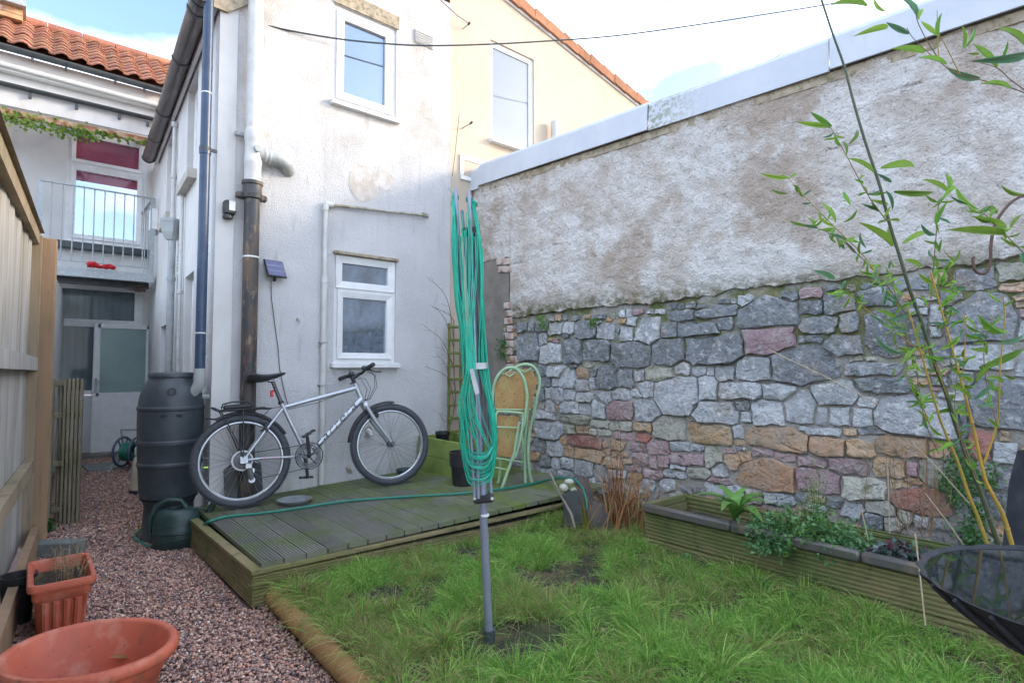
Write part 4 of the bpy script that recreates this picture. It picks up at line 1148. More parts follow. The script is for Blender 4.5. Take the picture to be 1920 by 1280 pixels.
while x < 3.72:
    yb = YF - .012
    # boards end where the boundary wall starts
    lim = (W0 + WD * 0).x
    yy1 = yb
    if x + BW > 3.50:
        ss_ = (x + BW - 3.50) / WD.x
        yy1 = min(yb, YF - ss_ * -WD.y * 1.0)
        if yy1 < 3.2: break
    cuts = [fy(x), yy1]
    if kb % 3 == 1: cuts = [fy(x), 3.75 + .2 * (kb % 2), yy1]
    if kb % 3 == 2: cuts = [fy(x), 4.2, yy1]
    pr = groove_profile(BW - .006, .028, 7)
    for a, b in zip(cuts, cuts[1:]):
        b2 = b - .003
        mb = MB()
        zj = random.uniform(-.0015, .0015)
        q = [(x + u, a, deck_z(x + u) + h + zj) for u, h in pr] + [(x + BW - .006, a, deck_z(x) - .028), (x, a, deck_z(x) - .028)]
        mb.prism(q, (0, b2 - a, 0))
        mb.build('board', M_DECK, dk)
    x += BW; kb += 1
# front and left fascia: ledge plus two grooved boards
def grooved_board(a, b, z0, z1, nrm, n=6, th=.024, g=.004, parent=None, m=None, name='fascia_board', taper=0):
    a, b = Vector(a), Vector(b)
    pr = groove_profile(z1 - z0, th, n, g)
    q = [a + Z * (z0 + u) + nrm * h for u, h in pr] + [a + Z * z1 - nrm * th, a + Z * z0 - nrm * th]
    mb = MB(); mb.prism(q, b - a)
    return mb.build(name, m or M_FASC, parent)
NF = Vector((-0.061, -0.998, 0)).normalized()
ax_, bx_ = .905, 3.25
fl = lambda x_: Vector((x_, fy(x_) - .028, 0))
for (z0, z1) in ((.012, .10), (.104, .172)):
    grooved_board(fl(ax_), fl(bx_), z0, z1, NF, n=5, g=.008, parent=dk)
    grooved_board(Vector((.905, 3.145, 0)), Vector((.875, YF - .1, 0)), z0, z1, Vector((-1, -.02, 0)), n=5, g=.008, parent=dk)
MB().prism([fl(ax_ - .004) + Z * .176, fl(bx_) + Z * .215, fl(bx_) + Z * .233, fl(ax_ - .004) + Z * .194], -NF * .05).build('ledge', M_FASC, dk)
MB().prism([(.90, 3.13, .176), (.868, YF - .1, .176), (.868, YF - .1, .196), (.90, 3.13, .196)], (.055, 0, 0)).build('ledge', M_FASC, dk)
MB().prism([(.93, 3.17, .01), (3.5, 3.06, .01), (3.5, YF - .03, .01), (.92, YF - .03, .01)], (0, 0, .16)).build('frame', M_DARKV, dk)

# ================================================================== lawn and gravel
M_SOIL = mat('dark_soil', (0.032, 0.027, 0.024), (0.06, 0.048, 0.036), 14, rough=.95, bump=(40, 1.0, .03), layers=[((0.17, 0.125, 0.065), 7, .5, .66, (1, 1, 1), .6), ((0.045, 0.07, 0.015), 3, .5, .7, (1, 1, 1), .6)])
LX0 = lambda y: .985 + max(0, 3.1 - y) * .0
def lawn_left(y):      # line of the timber edging
    a, b = at_z(512, 1105, .09), at_z(690, 1275, .09)
    return a.x + (b.x - a.x) * (y - a.y) / (b.y - a.y)
def lawn_z(x, y):
    return .095 + .03 * mnoise.noise((x * 1.3, y * 1.3, 5)) + .018 * mnoise.noise((x * 4, y * 4, 8)) + .02 * max(0, min(1, (x - 2) / 1.0)) + .035 * max(0, min(1, (x - 2.6) / .3))
mb = MB(); nu, nv = 90, 90
for i in range(nu + 1):
    for j in range(nv + 1):
        y = -1.2 + (3.12 + 1.2) * j / nv
        xl = max(lawn_left(y), .2) + .03
        x = xl + (4.2 - xl) * i / nu
        mb.v.append((x, y, lawn_z(x, y) - (.05 if i == 0 else 0)))
for i in range(nu):
    for j in range(nv):
        a = i * (nv + 1) + j
        mb.f.append((a, a + nv + 1, a + nv + 2, a + 1))
mb.build('lawn_soil', M_SOIL, smooth=True, kind='structure')
# timber edging: half-round log in two lengths
M_LOG = mat('orange_timber', (0.36, 0.19, 0.07), (0.28, 0.16, 0.07), 6, rough=.8, stretch=(.3, .3, 1), bump=(40, .4, .006), layers=[((0.16, 0.12, 0.05), 9, .55, .7, (1, 1, 1), .6)])
e0, e1 = at_z(512, 1104, .085), at_z(700, 1290, .085)
d_ = (e1 - e0).normalized()
mid = e0 + d_ * .47
for a, b, lab in ((e0, mid - d_ * .006, 'rounded timber lawn edging piece touching the deck corner'), (mid, e1 + d_ * .7, 'rounded timber lawn edging piece nearest the camera')):
    mb = MB(); mb.tube([a, a + d_ * .012, b - d_ * .012, b], [.040, .047, .047, .040], 10)
    mb.xf(Matrix.Translation((0, 0, -.035)))
    mb.build('lawn_edging', M_LOG, smooth=True, label=lab, cat='edging', group='lawn edging')
# ================================================================== bicycle
M_FRAME = mat('silver_frame_paint', (0.45, 0.48, 0.52), (0.40, 0.43, 0.47), 20, rough=.32, metal=.55, coat=.3)
M_RUBBER = mat('tyre_rubber', (0.045, 0.052, 0.064), (0.065, 0.07, 0.08), 40, rough=.8, bump=(160, .6, .003))
M_ALLOY = mat('brushed_alloy', (0.42, 0.44, 0.47), (0.34, 0.36, 0.39), 25, rough=.35, metal=.85)
M_STEELD = mat('dark_steel', (0.07, 0.075, 0.085), (0.12, 0.12, 0.13), 40, rough=.4, metal=.6)
M_BLK = mat('black_vinyl', (0.02, 0.021, 0.025), (0.035, 0.036, 0.04), 25, rough=.5)
M_REDL = mat('red_reflector', (0.45, 0.02, 0.03), None, rough=.25)
M_LETTER = mat('dark_lettering', (0.035, 0.04, 0.05), None, rough=.4)
M_SPOKE = mat('spoke_steel', (0.30, 0.32, 0.35), None, rough=.35, metal=.8)

BA = Vector((1.203, 4.475, deck_z(1.2) + .336)); BB_ = Vector((2.330, 4.320, deck_z(2.3) + .336))
bd = (BB_ - BA).normalized(); bn = Vector((-bd.y, bd.x, 0)).normalized()
bu = bd.cross(bn); bu = bu if bu.z > 0 else -bu
la = math.radians(8)
bu2 = bu * math.cos(la) + bn * math.sin(la); bn2 = bn * math.cos(la) - bu * math.sin(la)
MBK = Matrix((bd, bn2, bu2)).transposed().to_4x4(); MBK.translation = BA
WBASE = (BB_ - BA).length
bike = thing('bicycle', 'silver mountain bike with rear rack leaning against the white wall', 'bicycle', MBK @ Vector((.55, 0, -.336)))
def bk_(name, mb, m, parent=None, smooth=True, M=None, label=None):
    mb.xf(MBK if M is None else M)
    return mb.build(name, m, parent or bike, smooth=smooth, label=label)
V = lambda x, z, y=0.0: Vector((x, y, z))
R_W = .336
def circ(cx, cz, r, n=48, y=0.0, a0=0.0, a1=2 * math.pi, closed=True):
    m = n if closed else n + 1
    return [V(cx + r * math.cos(a0 + (a1 - a0) * k / n), cz + r * math.sin(a0 + (a1 - a0) * k / n), y) for k in range(m)]
def wheel(name, cx, M, rear):
    mb = MB(); mb.tube(circ(cx, 0, R_W - .027, 56), .027, 10, closed=True); w = bk_(name, mb, M_RUBBER, M=M)
    # tread knobs
    tr = MB()
    for k in range(110):
        a = 2 * math.pi * k / 110
        for y in (-.012, .012):
            c = V(cx + (R_W - .0005) * math.cos(a + (.02 if y > 0 else 0)), (R_W - .0005) * math.sin(a + (.02 if y > 0 else 0)), y)
            tr.box(c, (.008, .014, .008))
    bk_('tread', tr, M_RUBBER, w, M=M, smooth=False)
    mb = MB()
    pr = [(-.010, .2850), (-.011, .275), (-.006, .268), (.006, .268), (.011, .275), (.010, .2850)]
    n = 56
    for k in range(n):
        a = 2 * math.pi * k / n
        for y, r in pr: mb.v.append((cx + r * math.cos(a), y, r * math.sin(a)))
    for k in range(n):
        l = (k + 1) % n
        for j in range(len(pr)):
            i2 = (j + 1) % len(pr)
            mb.f.append((k * 6 + j, l * 6 + j, l * 6 + i2, k * 6 + i2))
    bk_('rim', mb, M_ALLOY, w, M=M)
    mb = MB()
    for k in range(32):
        a = 2 * math.pi * k / 32
        side = -1 if k % 2 else 1
        h = a + (.95 if (k // 2) % 2 else -.95)
        mb.tube([V(cx + .026 * math.cos(h), .026 * math.sin(h), side * .028), V(cx + .262 * math.cos(a), .262 * math.sin(a), side * .003)], .0015, 4, caps=False)
    o = bk_('spokes', mb, M_SPOKE, w, M=M); o['kind'] = 'stuff'
    mb = MB(); mb.tube([V(cx, 0, -.05), V(cx, 0, -.034), V(cx, 0, -.033), V(cx, 0, -.026), V(cx, 0, -.025), V(cx, 0, .025), V(cx, 0, .026), V(cx, 0, .033), V(cx, 0, .034), V(cx, 0, .05)], [.008, .008, .026, .026, .014, .014, .026, .026, .008, .008], 14)
    bk_('hub', mb, M_STEELD, w, M=M)
    return w
rwl = wheel('rear_wheel', 0, MBK, True)
# cassette
mb = MB(); mb.tube([V(0, 0, -.058), V(0, 0, -.056), V(0, 0, -.045), V(0, 0, -.044), V(0, 0, -.036), V(0, 0, -.035), V(0, 0, -.028)], [.03, .034, .034, .05, .05, .062, .062], 26); bk_('cassette', mb, M_STEELD, rwl)
mb = MB(); mb.tube([V(0, 0, -.026), V(0, 0, -.024)], .074, 26); bk_('spoke_guard', mb, M_PALE, rwl)
mb = MB(); mb.box(V(-.235, -.02, -.006), (.03, .006, .012)); bk_('reflector', mb, mat('lime_reflector', (0.45, 0.8, 0.1), None, rough=.3), rwl)
# frame
BBX = V(.462, -.02); SC_ = V(.303, .365); HT_ = V(.868, .525); HB = V(.926, .365)
mb = MB()
mb.tube([BBX, SC_, SC_ + (SC_ - BBX).normalized() * .045], [.017, .017, .018], 12)
mb.tube([SC_ + V(.01, .005), HT_ + V(.012, -.035)], [.0165, .02], 12)
mb.tube([BBX, HB + V(-.01, .03)], [.024, .027], 12)
mb.tube([HT_ + V(0, .004), HB + V(0, -.004)], [.021, .023], 12)
for y in (-1, 1):
    mb.tube([BBX + V(-.03, 0, .02 * y), V(.12, .0, .05 * y), V(0, 0, .066 * y)], [.011, .010, .008], 8)
    mb.tube([SC_ + V(-.01, -.01, .014 * y), V(.16, .2, .045 * y), V(0.01, 0.01, .066 * y)], [.010, .0095, .008], 8)
mb.tube([BBX + V(0, 0, -.036), BBX + V(0, 0, .036)], .024, 14)
frm = bk_('frame', mb, M_FRAME)
# dropouts
for y in (-.068, .068):
    mb = MB(); mb.box(V(.006, .004, y), (.05, .006, .05)); bk_('dropout', mb, M_ALLOY, frm, smooth=False)
# lettering along the down tube
def letters(txt, a, b, h, m, parent, off):
    cu = bpy.data.curves.new('lettering', 'FONT'); cu.body = txt; cu.size = h; cu.align_x = 'CENTER'; cu.align_y = 'CENTER'; cu.extrude = .0006
    cu.space_character = 1.08; cu.shear = .25
    ob = bpy.data.objects.new('lettering', cu); COL.objects.link(ob)
    dg = bpy.context.evaluated_depsgraph_get()
    me = bpy.data.meshes.new_from_object(ob.evaluated_get(dg))
    bpy.data.objects.remove(ob)
    xs = [v.co.x for v in me.vertices]; ys = [v.co.y for v in me.vertices]
    xm, ym = (max(xs) + min(xs)) / 2, (max(ys) + min(ys)) / 2
    L_ = (b - a).length; k = L_ / (max(xs) - min(xs)); ky = h / (max(ys) - min(ys))
    d = (b - a).normalized(); u = Vector((-d.z, 0, d.x))
    for v in me.vertices:
        th = (v.co.y - ym) * ky / off + .28
        p = (a + b) / 2 + d * ((v.co.x - xm) * k) + u * (off * math.sin(th)) + Vector((0, -1, 0)) * (off * math.cos(th) + .0004 + max(0, v.co.z))
        v.co = (MBK @ p) - OFF[bike.name]
    me.materials.clear(); me.materials.append(m)
    o = bpy.data.objects.new('lettering', me); COL.objects.link(o); o.parent = parent
    return o
letters('carrera', BBX + (HB + V(-.01, .03) - BBX) * .17, BBX + (HB + V(-.01, .03) - BBX) * .88, .036, M_LETTER, frm, .0268)
letters('carrera', V(.11, -.002, -.05), V(.26, -.008, -.05), .009, M_REDL, frm, .0105)
# fork and front wheel, turned towards the camera
ax_dir = (HT_ - HB).normalized()
ST = Matrix.Translation(HB) @ Matrix.Rotation(math.radians(-2), 4, ax_dir) @ Matrix.Translation(-HB)
MF = MBK @ ST
MH = MBK @ Matrix.Translation(HB) @ Matrix.Rotation(math.radians(11), 4, ax_dir) @ Matrix.Translation(-HB)
FAX = V(WBASE, 0)
fk = MB()
for y in (-1, 1):
    fk.tube([HB + V(.012, -.03, .052 * y), HB + V(.075, -.155, .054 * y), FAX + V(-.01, .02, .054 * y)], [.0175, .0165, .012], 10)
fk.tube([HB + V(.008, -.018, -.058), HB + V(.008, -.018, .058)], .019, 10)
fk.tube([HB, HB + V(.01, -.03)], .02, 10)
fork = bk_('fork', fk, M_FRAME, M=MF)
mb = MB(); mb.tube([FAX + V(0, 0, -.07), FAX + V(0, 0, .07)], .007, 8); mb.tube([FAX + V(.0, 0, .075), FAX + V(.03, .05, .085)], .006, 8); mb.tube([FAX + V(0, 0, -.078), FAX + V(0, 0, -.06)], .013, 10); bk_('quick_release', mb, M_STEELD, fork, M=MF)
wheel('front_wheel', WBASE, MF, False)
# mudguards
def guard(cx, r, a0, a1, M, name, w=.026):
    mb = MB(); n = 20
    for k in range(n + 1):
        a = math.radians(a0 + (a1 - a0) * k / n)
        for y, dr in ((-w, -.012), (-w * .6, -.002), (0, .004), (w * .6, -.002), (w, -.012), (w, -.016), (0, 0.0), (-w, -.016)):
            mb.v.append((cx + (r + dr) * math.cos(a), y, (r + dr) * math.sin(a)))
    for k in range(n):
        for j in range(8):
            mb.f.append((k * 8 + j, (k + 1) * 8 + j, (k + 1) * 8 + (j + 1) % 8, k * 8 + (j + 1) % 8))
    return bk_(name, mb, M_BLK, M=M)
guard(WBASE, R_W + .022, 82, 172, MF, 'front_mudguard')
rm = MB()
guard(0, R_W + .020, 28, 118, MBK, 'rear_mudguard')
mb = MB(); mb.tube([V(-.16, .315), V(-.20, .318), V(-.235, .325)], [.02, .018, .012], 6, flat=.35); bk_('mud_flap', mb, M_BLK)
# seat
mb = MB(); mb.tube([SC_ + (SC_ - BBX).normalized() * .02, V(.232, .572)], .0145, 12); mb.box(V(.222, .583), (.05, .04, .035), bev=.006); bk_('seat_post', mb, M_STEELD)
mb = MB(); mb.tube([SC_ + (SC_ - BBX).normalized() * .035, SC_ + (SC_ - BBX).normalized() * .055], .021, 12); bk_('seat_clamp', mb, M_BLK)
sdl = MB()
sec_ = [(.045, .604, .045, .020), (.062, .612, .068, .036), (.10, .612, .075, .042), (.15, .608, .062, .036), (.20, .610, .042, .030), (.25, .618, .028, .024), (.29, .628, .022, .018), (.325, .635, .016, .010)]
for x, z, hw, hh in sec_:
    for k in range(12):
        a = 2 * math.pi * k / 12
        sdl.v.append((x, hw * math.cos(a), z + (hh * .6 if math.sin(a) > 0 else hh * 1.1) * math.sin(a) + .010 * abs(math.cos(a)) * (x < .15)))
for i in range(len(sec_) - 1):
    for k in range(12):
        l = (k + 1) % 12
        sdl.f.append((i * 12 + k, i * 12 + l, (i + 1) * 12 + l, (i + 1) * 12 + k))
sdl.f.append(tuple(range(12))[::-1]); sdl.f.append(tuple((len(sec_) - 1) * 12 + k for k in range(12)))
sad = bk_('saddle', sdl, M_BLK)
mb = MB()
for y in (-.02, .02): mb.tube([V(.09, .585, y), V(.14, .572, y), V(.24, .574, y), V(.285, .60, y)], .0035, 6)
bk_('rail', mb, M_ALLOY, sad)
mb = MB(); mb.box(V(.222, .478, 0), (.02, .032, .05), bev=.004); mb.tube([V(.225, .50), V(.262, .50)], .008, 8); bk_('rear_light', mb, M_REDL, smooth=False)
# stem, bar, grips, levers, cables (they turn with the fork)
mb = MB(); mb.tube([HT_, HT_ + ax_dir * .055], .016, 10); mb.tube([HT_ + ax_dir * .045, HT_ + ax_dir * .07 + V(.07, .015)], .015, 10); bk_('stem', mb, M_BLK, M=MH)
HBR = HT_ + ax_dir * .07 + V(.072, .015)
mb = MB(); mb.tube([HBR + V(-.03, .018, -.30), HBR + V(-.01, .012, -.12), HBR + V(0, 0, -.05), HBR + V(0, 0, .05), HBR + V(-.01, .012, .12), HBR + V(-.03, .018, .30)], .0125, 10); hb = bk_('handlebar', mb, M_BLK, M=MH)
for y in (-1, 1):
    mb = MB(); mb.tube([HBR + V(-.032, .018, y * .305), HBR + V(-.031, .018, y * .30), HBR + V(-.022, .016, y * .2), HBR + V(-.021, .016, y * .195)], [.014, .018, .0165, .018], 10); bk_('grip', mb, M_BLK, hb, M=MH)
    mb = MB(); mb.box(HBR + V(-.005, .015, y * .16), (.035, .045, .035), bev=.006); mb.tube([HBR + V(.0, .005, y * .16), HBR + V(.05, -.02, y * .19), HBR + V(.05, -.035, y * .27)], .006, 6); bk_('brake_lever', mb, M_BLK, hb, M=MH)
    mb = MB(); mb.box(HBR + V(-.012, .03, y * .115), (.04, .03, .03), bev=.005); bk_('shifter', mb, M_STEELD, hb, M=MH)
for k, (y, bow) in enumerate(((-.15, .10), (-.11, .13), (.11, .12), (.15, .09))):
    mb = MB(); mb.tube([HBR + V(.02, .0, y), HBR + V(bow * .8, -.03, y * .7), HBR + V(bow, -.12, y * .4), HBR + V(bow * .5, -.22, y * .2), HB + V(.01, .02, -.02 + .01 * k), HB + V(-.03, -.02, -.025)], .0028, 6); bk_('cable', mb, M_BLK, hb, M=MH)
mb = MB(); mb.tube([SC_ + V(.03, -.015, -.018), SC_ + V(.25, .02, -.024), HT_ + V(-.06, -.06, -.024)], .0025, 5); bk_('cable', mb, M_BLK)
mb = MB(); mb.tube([SC_ + V(-.02, .01), SC_ + V(-.10, .0, -.02), SC_ + V(-.16, -.06, -.04), V(.14, .28, -.03)], .0025, 5); bk_('cable', mb, M_BLK)
# brakes
for M, c, nm in ((MF, HB + V(.10, -.10), 'front_brake'), (MBK, V(.165, .225), 'rear_brake')):
    mb = MB()
    for y in (-1, 1):
        mb.box(c + V(.0, .0, .046 * y), (.02, .018, .075), bev=.004)
        mb.box(c + V(-.005, -.02, .028 * y), (.05, .014, .014), bev=.003)
    mb.tube([c + V(0, .035, -.046), c + V(0, .035, .046)], .003, 5)
    bk_(nm, mb, M_BLK, M=M, smooth=False)
# drivetrain
CH = BBX + V(0, 0, -.052)
def ringgear(r, y, teeth, name, parent, m=M_STEELD, w=.014):
    mb = MB(); n = teeth * 2
    for k in range(n):
        a = 2 * math.pi * k / n
        ro = r + (.004 if k % 2 else -.002)
        for rr, yy in ((ro, y - .002), (ro, y + .002), (r - w, y + .002), (r - w, y - .002)):
            mb.v.append((BBX.x + rr * math.cos(a), yy, BBX.z + rr * math.sin(a)))
    for k in range(n):
        l = (k + 1) % n
        for j in range(4): mb.f.append((k * 4 + j, l * 4 + j, l * 4 + (j + 1) % 4, k * 4 + (j + 1) % 4))
    for k in range(5):
        a = 2 * math.pi * k / 5 + .3
        mb.tube([V(BBX.x, BBX.z, y), V(BBX.x + (r - w * .6) * math.cos(a), BBX.z + (r - w * .6) * math.sin(a), y)], .008, 6, flat=.4)
    return bk_(name, mb, m, parent, smooth=False)
rg = ringgear(.090, -.060, 44, 'chainring', bike)
ringgear(.070, -.050, 34, 'inner_chainring', rg, M_STEELD)
mb = MB(); mb.tube([V(BBX.x, BBX.z, -.068), V(BBX.x, BBX.z, -.066)], .103, 30); mb.v = mb.v; 
mb = MB()
mb.tube(circ(BBX.x, BBX.z, .101, 40, -.066), .004, 6, closed=True); bk_('chain_guard', mb, M_BLK, rg)
for sgn, y in ((1, -.078), (-1, .078)):
    top = V(BBX.x - .012 * sgn, BBX.z + .168 * sgn, y)
    mb = MB(); mb.tube([V(BBX.x, BBX.z, y * .8), V(BBX.x, BBX.z, y), top], [.016, .015, .011], 8); cr = bk_('crank', mb, M_BLK)
    mb = MB(); yo = y + (-.055 if sgn > 0 else .055)
    Mp = Matrix.Translation(top + V(0, 0, yo - y)) @ Matrix.Rotation(math.radians(-28 if sgn > 0 else 4), 4, 'Y')
    for (c_, s_) in (((.04, 0, 0), (.012, .085, .018)), ((-.04, 0, 0), (.012, .085, .018)), ((0, .04, 0), (.09, .008, .014)), ((0, -.04, 0), (.09, .008, .014)), ((0, 0, 0), (.02, .09, .02))):
        mb.box(None, s_, M=Mp @ Matrix.Translation(c_))
    bk_('pedal', mb, M_BLK, cr, smooth=False)
mb = MB()
mb.tube([V(BBX.x, BBX.z + .089, -.060), V(.0, .046, -.042)], .0042, 4, flat=.7)
mb.tube([V(BBX.x, BBX.z - .089, -.060), V(.075, -.145, -.044)], .0042, 4, flat=.7)
mb.tube([V(.075, -.145, -.044), V(.045, -.155, -.044), V(.04, -.12, -.044), V(.06, -.075, -.042), V(.035, -.055, -.042), V(.0, -.045, -.042)], .0042, 4)
bk_('chain', mb, M_STEELD)
mb = MB()
mb.box(V(.035, -.045, -.066), (.05, .02, .04), bev=.006); mb.beam(V(.04, -.05, -.062), V(.055, -.145, -.052), .02, .03)
mb.tube([V(.055, -.145, -.056), V(.055, -.145, -.044)], .022, 12); mb.tube([V(.055, -.08, -.056), V(.055, -.08, -.044)], .022, 12)
bk_('rear_derailleur', mb, M_ALLOY, smooth=False)
mb = MB(); mb.tube([V(.03, -.04, -.07), V(.10, -.075, -.075), V(.115, -.03, -.07), V(.07, .0, -.06)], .003, 6); bk_('cable', mb, M_BLK)
# rear rack
rk = MB()
for y in (-.055, .055):
    rk.tube([V(.215, .365, y * .4), V(.15, .372, y), V(.0, .372, y), V(-.14, .372, y)], .005, 7)
    rk.tube([V(0.0, .02, y * 1.35), V(.01, .2, y * 1.2), V(.012, .372, y)], .005, 7)
    rk.tube([V(0.0, .03, y * 1.35), V(-.04, .15, y * 1.25), V(-.135, .372, y)], .005, 7)
rk.tube([V(-.14, .372, -.055), V(-.175, .392, -.05), V(-.19, .40, 0), V(-.175, .392, .05), V(-.14, .372, .055)], .005, 7)
for x_ in (-.1, -.02, .06, .13): rk.tube([V(x_, .373, -.055), V(x_, .373, .055)], .004, 6)
rk.box(V(.02, .378, 0), (.30, .05, .008))
rack = bk_('rack', rk, M_BLK)
mb = MB(); mb.tube([V(-.13, .385, -.05), V(-.12, .415, -.045), V(-.06, .428, -.045), V(.04, .428, -.045), V(.075, .415, -.045), V(.08, .385, -.05)], .006, 7); mb.box(V(-.02, .395, -.02), (.19, .05, .03), bev=.008); bk_('rack_clamp', mb, M_BLK, rack, smooth=False)

# ================================================================== things round the bicycle
M_SLATE = mat('dark_slate', (0.05, 0.054, 0.058), (0.08, 0.084, 0.085), 8, rough=.7, bump=(30, .4, .006), layers=[((0.08, 0.10, 0.03), 6, .55, .7, (1, 1, 1), .5)])
a = at_z(412, 940, deck_z(1.1)); 
sl_ = MB(); b0 = Vector((1.14, YF - .10, deck_z(1.2) + .005))
sl_.prism([b0, b0 + Vector((.27, 0, 0)), b0 + Vector((.27, .075, .26)), b0 + Vector((.06, .075, .275)), b0 + Vector((0, .07, .23))], (0, .016, .004))
tag(sl_.build('slate_slab', M_SLATE), 'dark slate slab leaning on the wall behind the rear wheel', 'slate')
# deck saucer, dish, black pot
M_GREYPL = mat('grey_plastic', (0.20, 0.225, 0.235), (0.15, 0.17, 0.175), 15, rough=.6, layers=[((0.10, 0.13, 0.04), 10, .55, .7, (1, 1, 1), .6)])
def dish(name, c, r, h, m, label, cat, water=None, inner=.82):
    t = thing(name, label, cat, c)
    MB().lathe([(r * .80, 0.0), (r * .97, h * .8), (r, h), (r * .95, h), (r * inner, h * .35), (r * inner * .98, h * .3), (0.001, h * .28)], c, 30, cap0=True).build('bowl', m, t, smooth=True)
    return t
p = at_z(552, 942, deck_z(1.56)); p.z = deck_z(p.x) + .001
t = dish('plant_saucer', p, .125, .028, M_GREYPL, 'shallow grey plant saucer lying on the deck below the pedals', 'saucer')
M_DEAD = mat('dead_leaf', (0.30, 0.15, 0.05), (0.20, 0.10, 0.04), 30, rough=.85)
def leafmesh(L, W, m, name='leaf', curl=.15, n=4):
    mb = MB()
    for k in range(n + 1):
        u = k / n
        w = W * math.sin(math.pi * min(1, .06 + u * .94)) ** .75 * (1 - .25 * u)
        z = curl * L * (math.sin(u * 1.5) * .6 - u * u * .8)
        mb.v += [(u * L, -w / 2, z + .18 * w), (u * L, 0, z), (u * L, w / 2, z + .18 * w)]
    for k in range(n):
        b = k * 3
        mb.f += [(b, b + 3, b + 4, b + 1), (b + 1, b + 4, b + 5, b + 2)]
    return mb.mesh(name, m, smooth=True)
dl = leafmesh(.05, .025, M_DEAD, 'fallen_leaf')
p2 = p + Vector((.05, -.02, .012))
for k, (px, py, lab) in enumerate(((572, 938, 'dead brown leaf lying in the grey saucer'), (620, 928, 'orange leaf nearest the saucer on the deck'), (648, 932, 'small red leaf lying on the deck beyond the saucer'), (744, 988, 'reddish leaf lying near the front edge of the deck'))):
    q = at_z(px, py, deck_z(1.9) + (.012 if k == 0 else .004))
    o = put('fallen_leaf', dl, None, q, (.2 * k, -.1, 1.3 * k)); o.scale = (1 if k == 0 else .6,) * 3; tag(o, lab, 'leaf', 'fallen leaves on the deck')
p = at_z(762, 890, deck_z(2.65)); p.y = min(p.y, YF - .1); p.z = deck_z(p.x)
dish('feeding_bowl', p, .095, .055, mat('teal_plastic', (0.05, 0.085, 0.10), (0.07, 0.11, 0.12), 12, rough=.5), 'dark teal bowl on the deck behind the front wheel', 'bowl')
p = at_z(868, 908, deck_z(2.75)); p.z = deck_z(p.x)
t = thing('plant_pot', 'tall black plastic plant pot half hidden behind the folded clothes dryer', 'plant pot', p)
MB().lathe([(.085, 0), (.10, .15), (.102, .155), (.112, .158), (.116, .27), (.110, .272), (.104, .16), (.08, .05), (.001, .05)], p, 26, cap0=True).build('pot', M_BLACKP, t, smooth=True)
# hose tap stubs on the wall
for (px, py, lab, r) in ((557, 598, 'small dark wall fixing below the solar panel cable', .006), (690, 806, 'stubby white outlet on the wall behind the front wheel', .022), (652, 876, 'rusty tap stub low on the wall left of the front wheel', .012)):
    c = at_face(px, py, .0)
    t = thing('wall_outlet', lab, 'outlet', c)
    MB().tube([c + Vector((0, .01, 0)), c + Vector((0, -.03 - r, -r)), c + Vector((.004, -.045 - r, -.025 - r))], [r, r, r * .8], 10).build('spout', M_PIPEW if r > .02 else M_PIPEO, t, smooth=True)
    MB().tube([c, c + Vector((0, -.008, 0))], r * 1.6, 10).build('flange', M_PIPEO, t, smooth=True)

# ================================================================== water butt and watering can
M_BUTT = mat('slate_plastic', (0.035, 0.045, 0.055), (0.05, 0.06, 0.07), 12, rough=.42, bump=(120, .08, .002), layers=[((0.10, 0.11, 0.11), 35, .62, .75, (1, 1, .5), .35)])
wc = Vector((.815, 4.90, 0))
t = thing('water_butt', 'dark grey barrel shaped water butt at the house corner', 'water butt', wc)
prof = [(.165, .29), (.188, .30), (.196, .36), (.205, .52), (.208, .525), (.215, .535), (.215, .55), (.209, .56), (.214, .68), (.220, .69), (.220, .71), (.214, .72), (.217, .86), (.216, .93), (.222, .94), (.222, .955), (.214, .965), (.206, 1.03), (.190, 1.09), (.165, 1.14), (.150, 1.16), (.148, 1.175)]
MB().lathe(prof, wc, 36, cap0=True).build('barrel', M_BUTT, t, smooth=True, angle=30)
MB().lathe([(.150, 1.172), (.157, 1.176), (.158, 1.196), (.150, 1.208), (.12, 1.212), (.001, 1.214)], wc, 36, cap0=True).build('lid', M_BUTT, t, smooth=True)
MB().lathe([(.185, .0), (.175, .02), (.16, .24), (.178, .285), (.19, .29), (.001, .29)], wc, 28, cap0=True).build('stand', M_BUTT, t, smooth=True)
fdir = (EYE - wc); fdir.z = 0; fdir.normalize(); sdir = Vector((-fdir.y, fdir.x, 0))
c = wc + fdir * .208 + Z * .90
MB().box(c, (.012, .13, .022), rz=math.atan2(fdir.y, fdir.x), bev=.004).build('hand_slot', M_DARKV, t)
c = wc + fdir * .195 + Z * 1.075
Md = Matrix.Translation(c) @ fdir.to_track_quat('Z', 'Y').to_matrix().to_4x4()
MB().lathe([(.028, -.01), (.030, .012), (.024, .014), (.022, .006), (.001, .006)], seg=18, M=Md).build('port', M_BUTT, t, smooth=True)
MB().tube([wc + Vector((.18, -.06, 1.02)), wc + Vector((.26, -.10, 1.02))], .022, 10).build('inlet', M_PIPEG, t, smooth=True)
M_CAN = mat('green_watering_can', (0.018, 0.040, 0.038), (0.028, 0.055, 0.05), 10, rough=.38, layers=[((0.12, 0.14, 0.12), 30, .62, .76, (1, 1, 1), .35)])
cc = at_z(334, 1016, 0); cc = Vector((cc.x - .03, cc.y - .10, 0.0))
t = thing('watering_can', 'dark green plastic watering can in front of the water butt', 'watering can', cc)
rt_ = RIGHT
Mc = Matrix.Translation(cc) @ Matrix.Rotation(math.atan2(RIGHT.y, RIGHT.x) + .35, 4, 'Z')
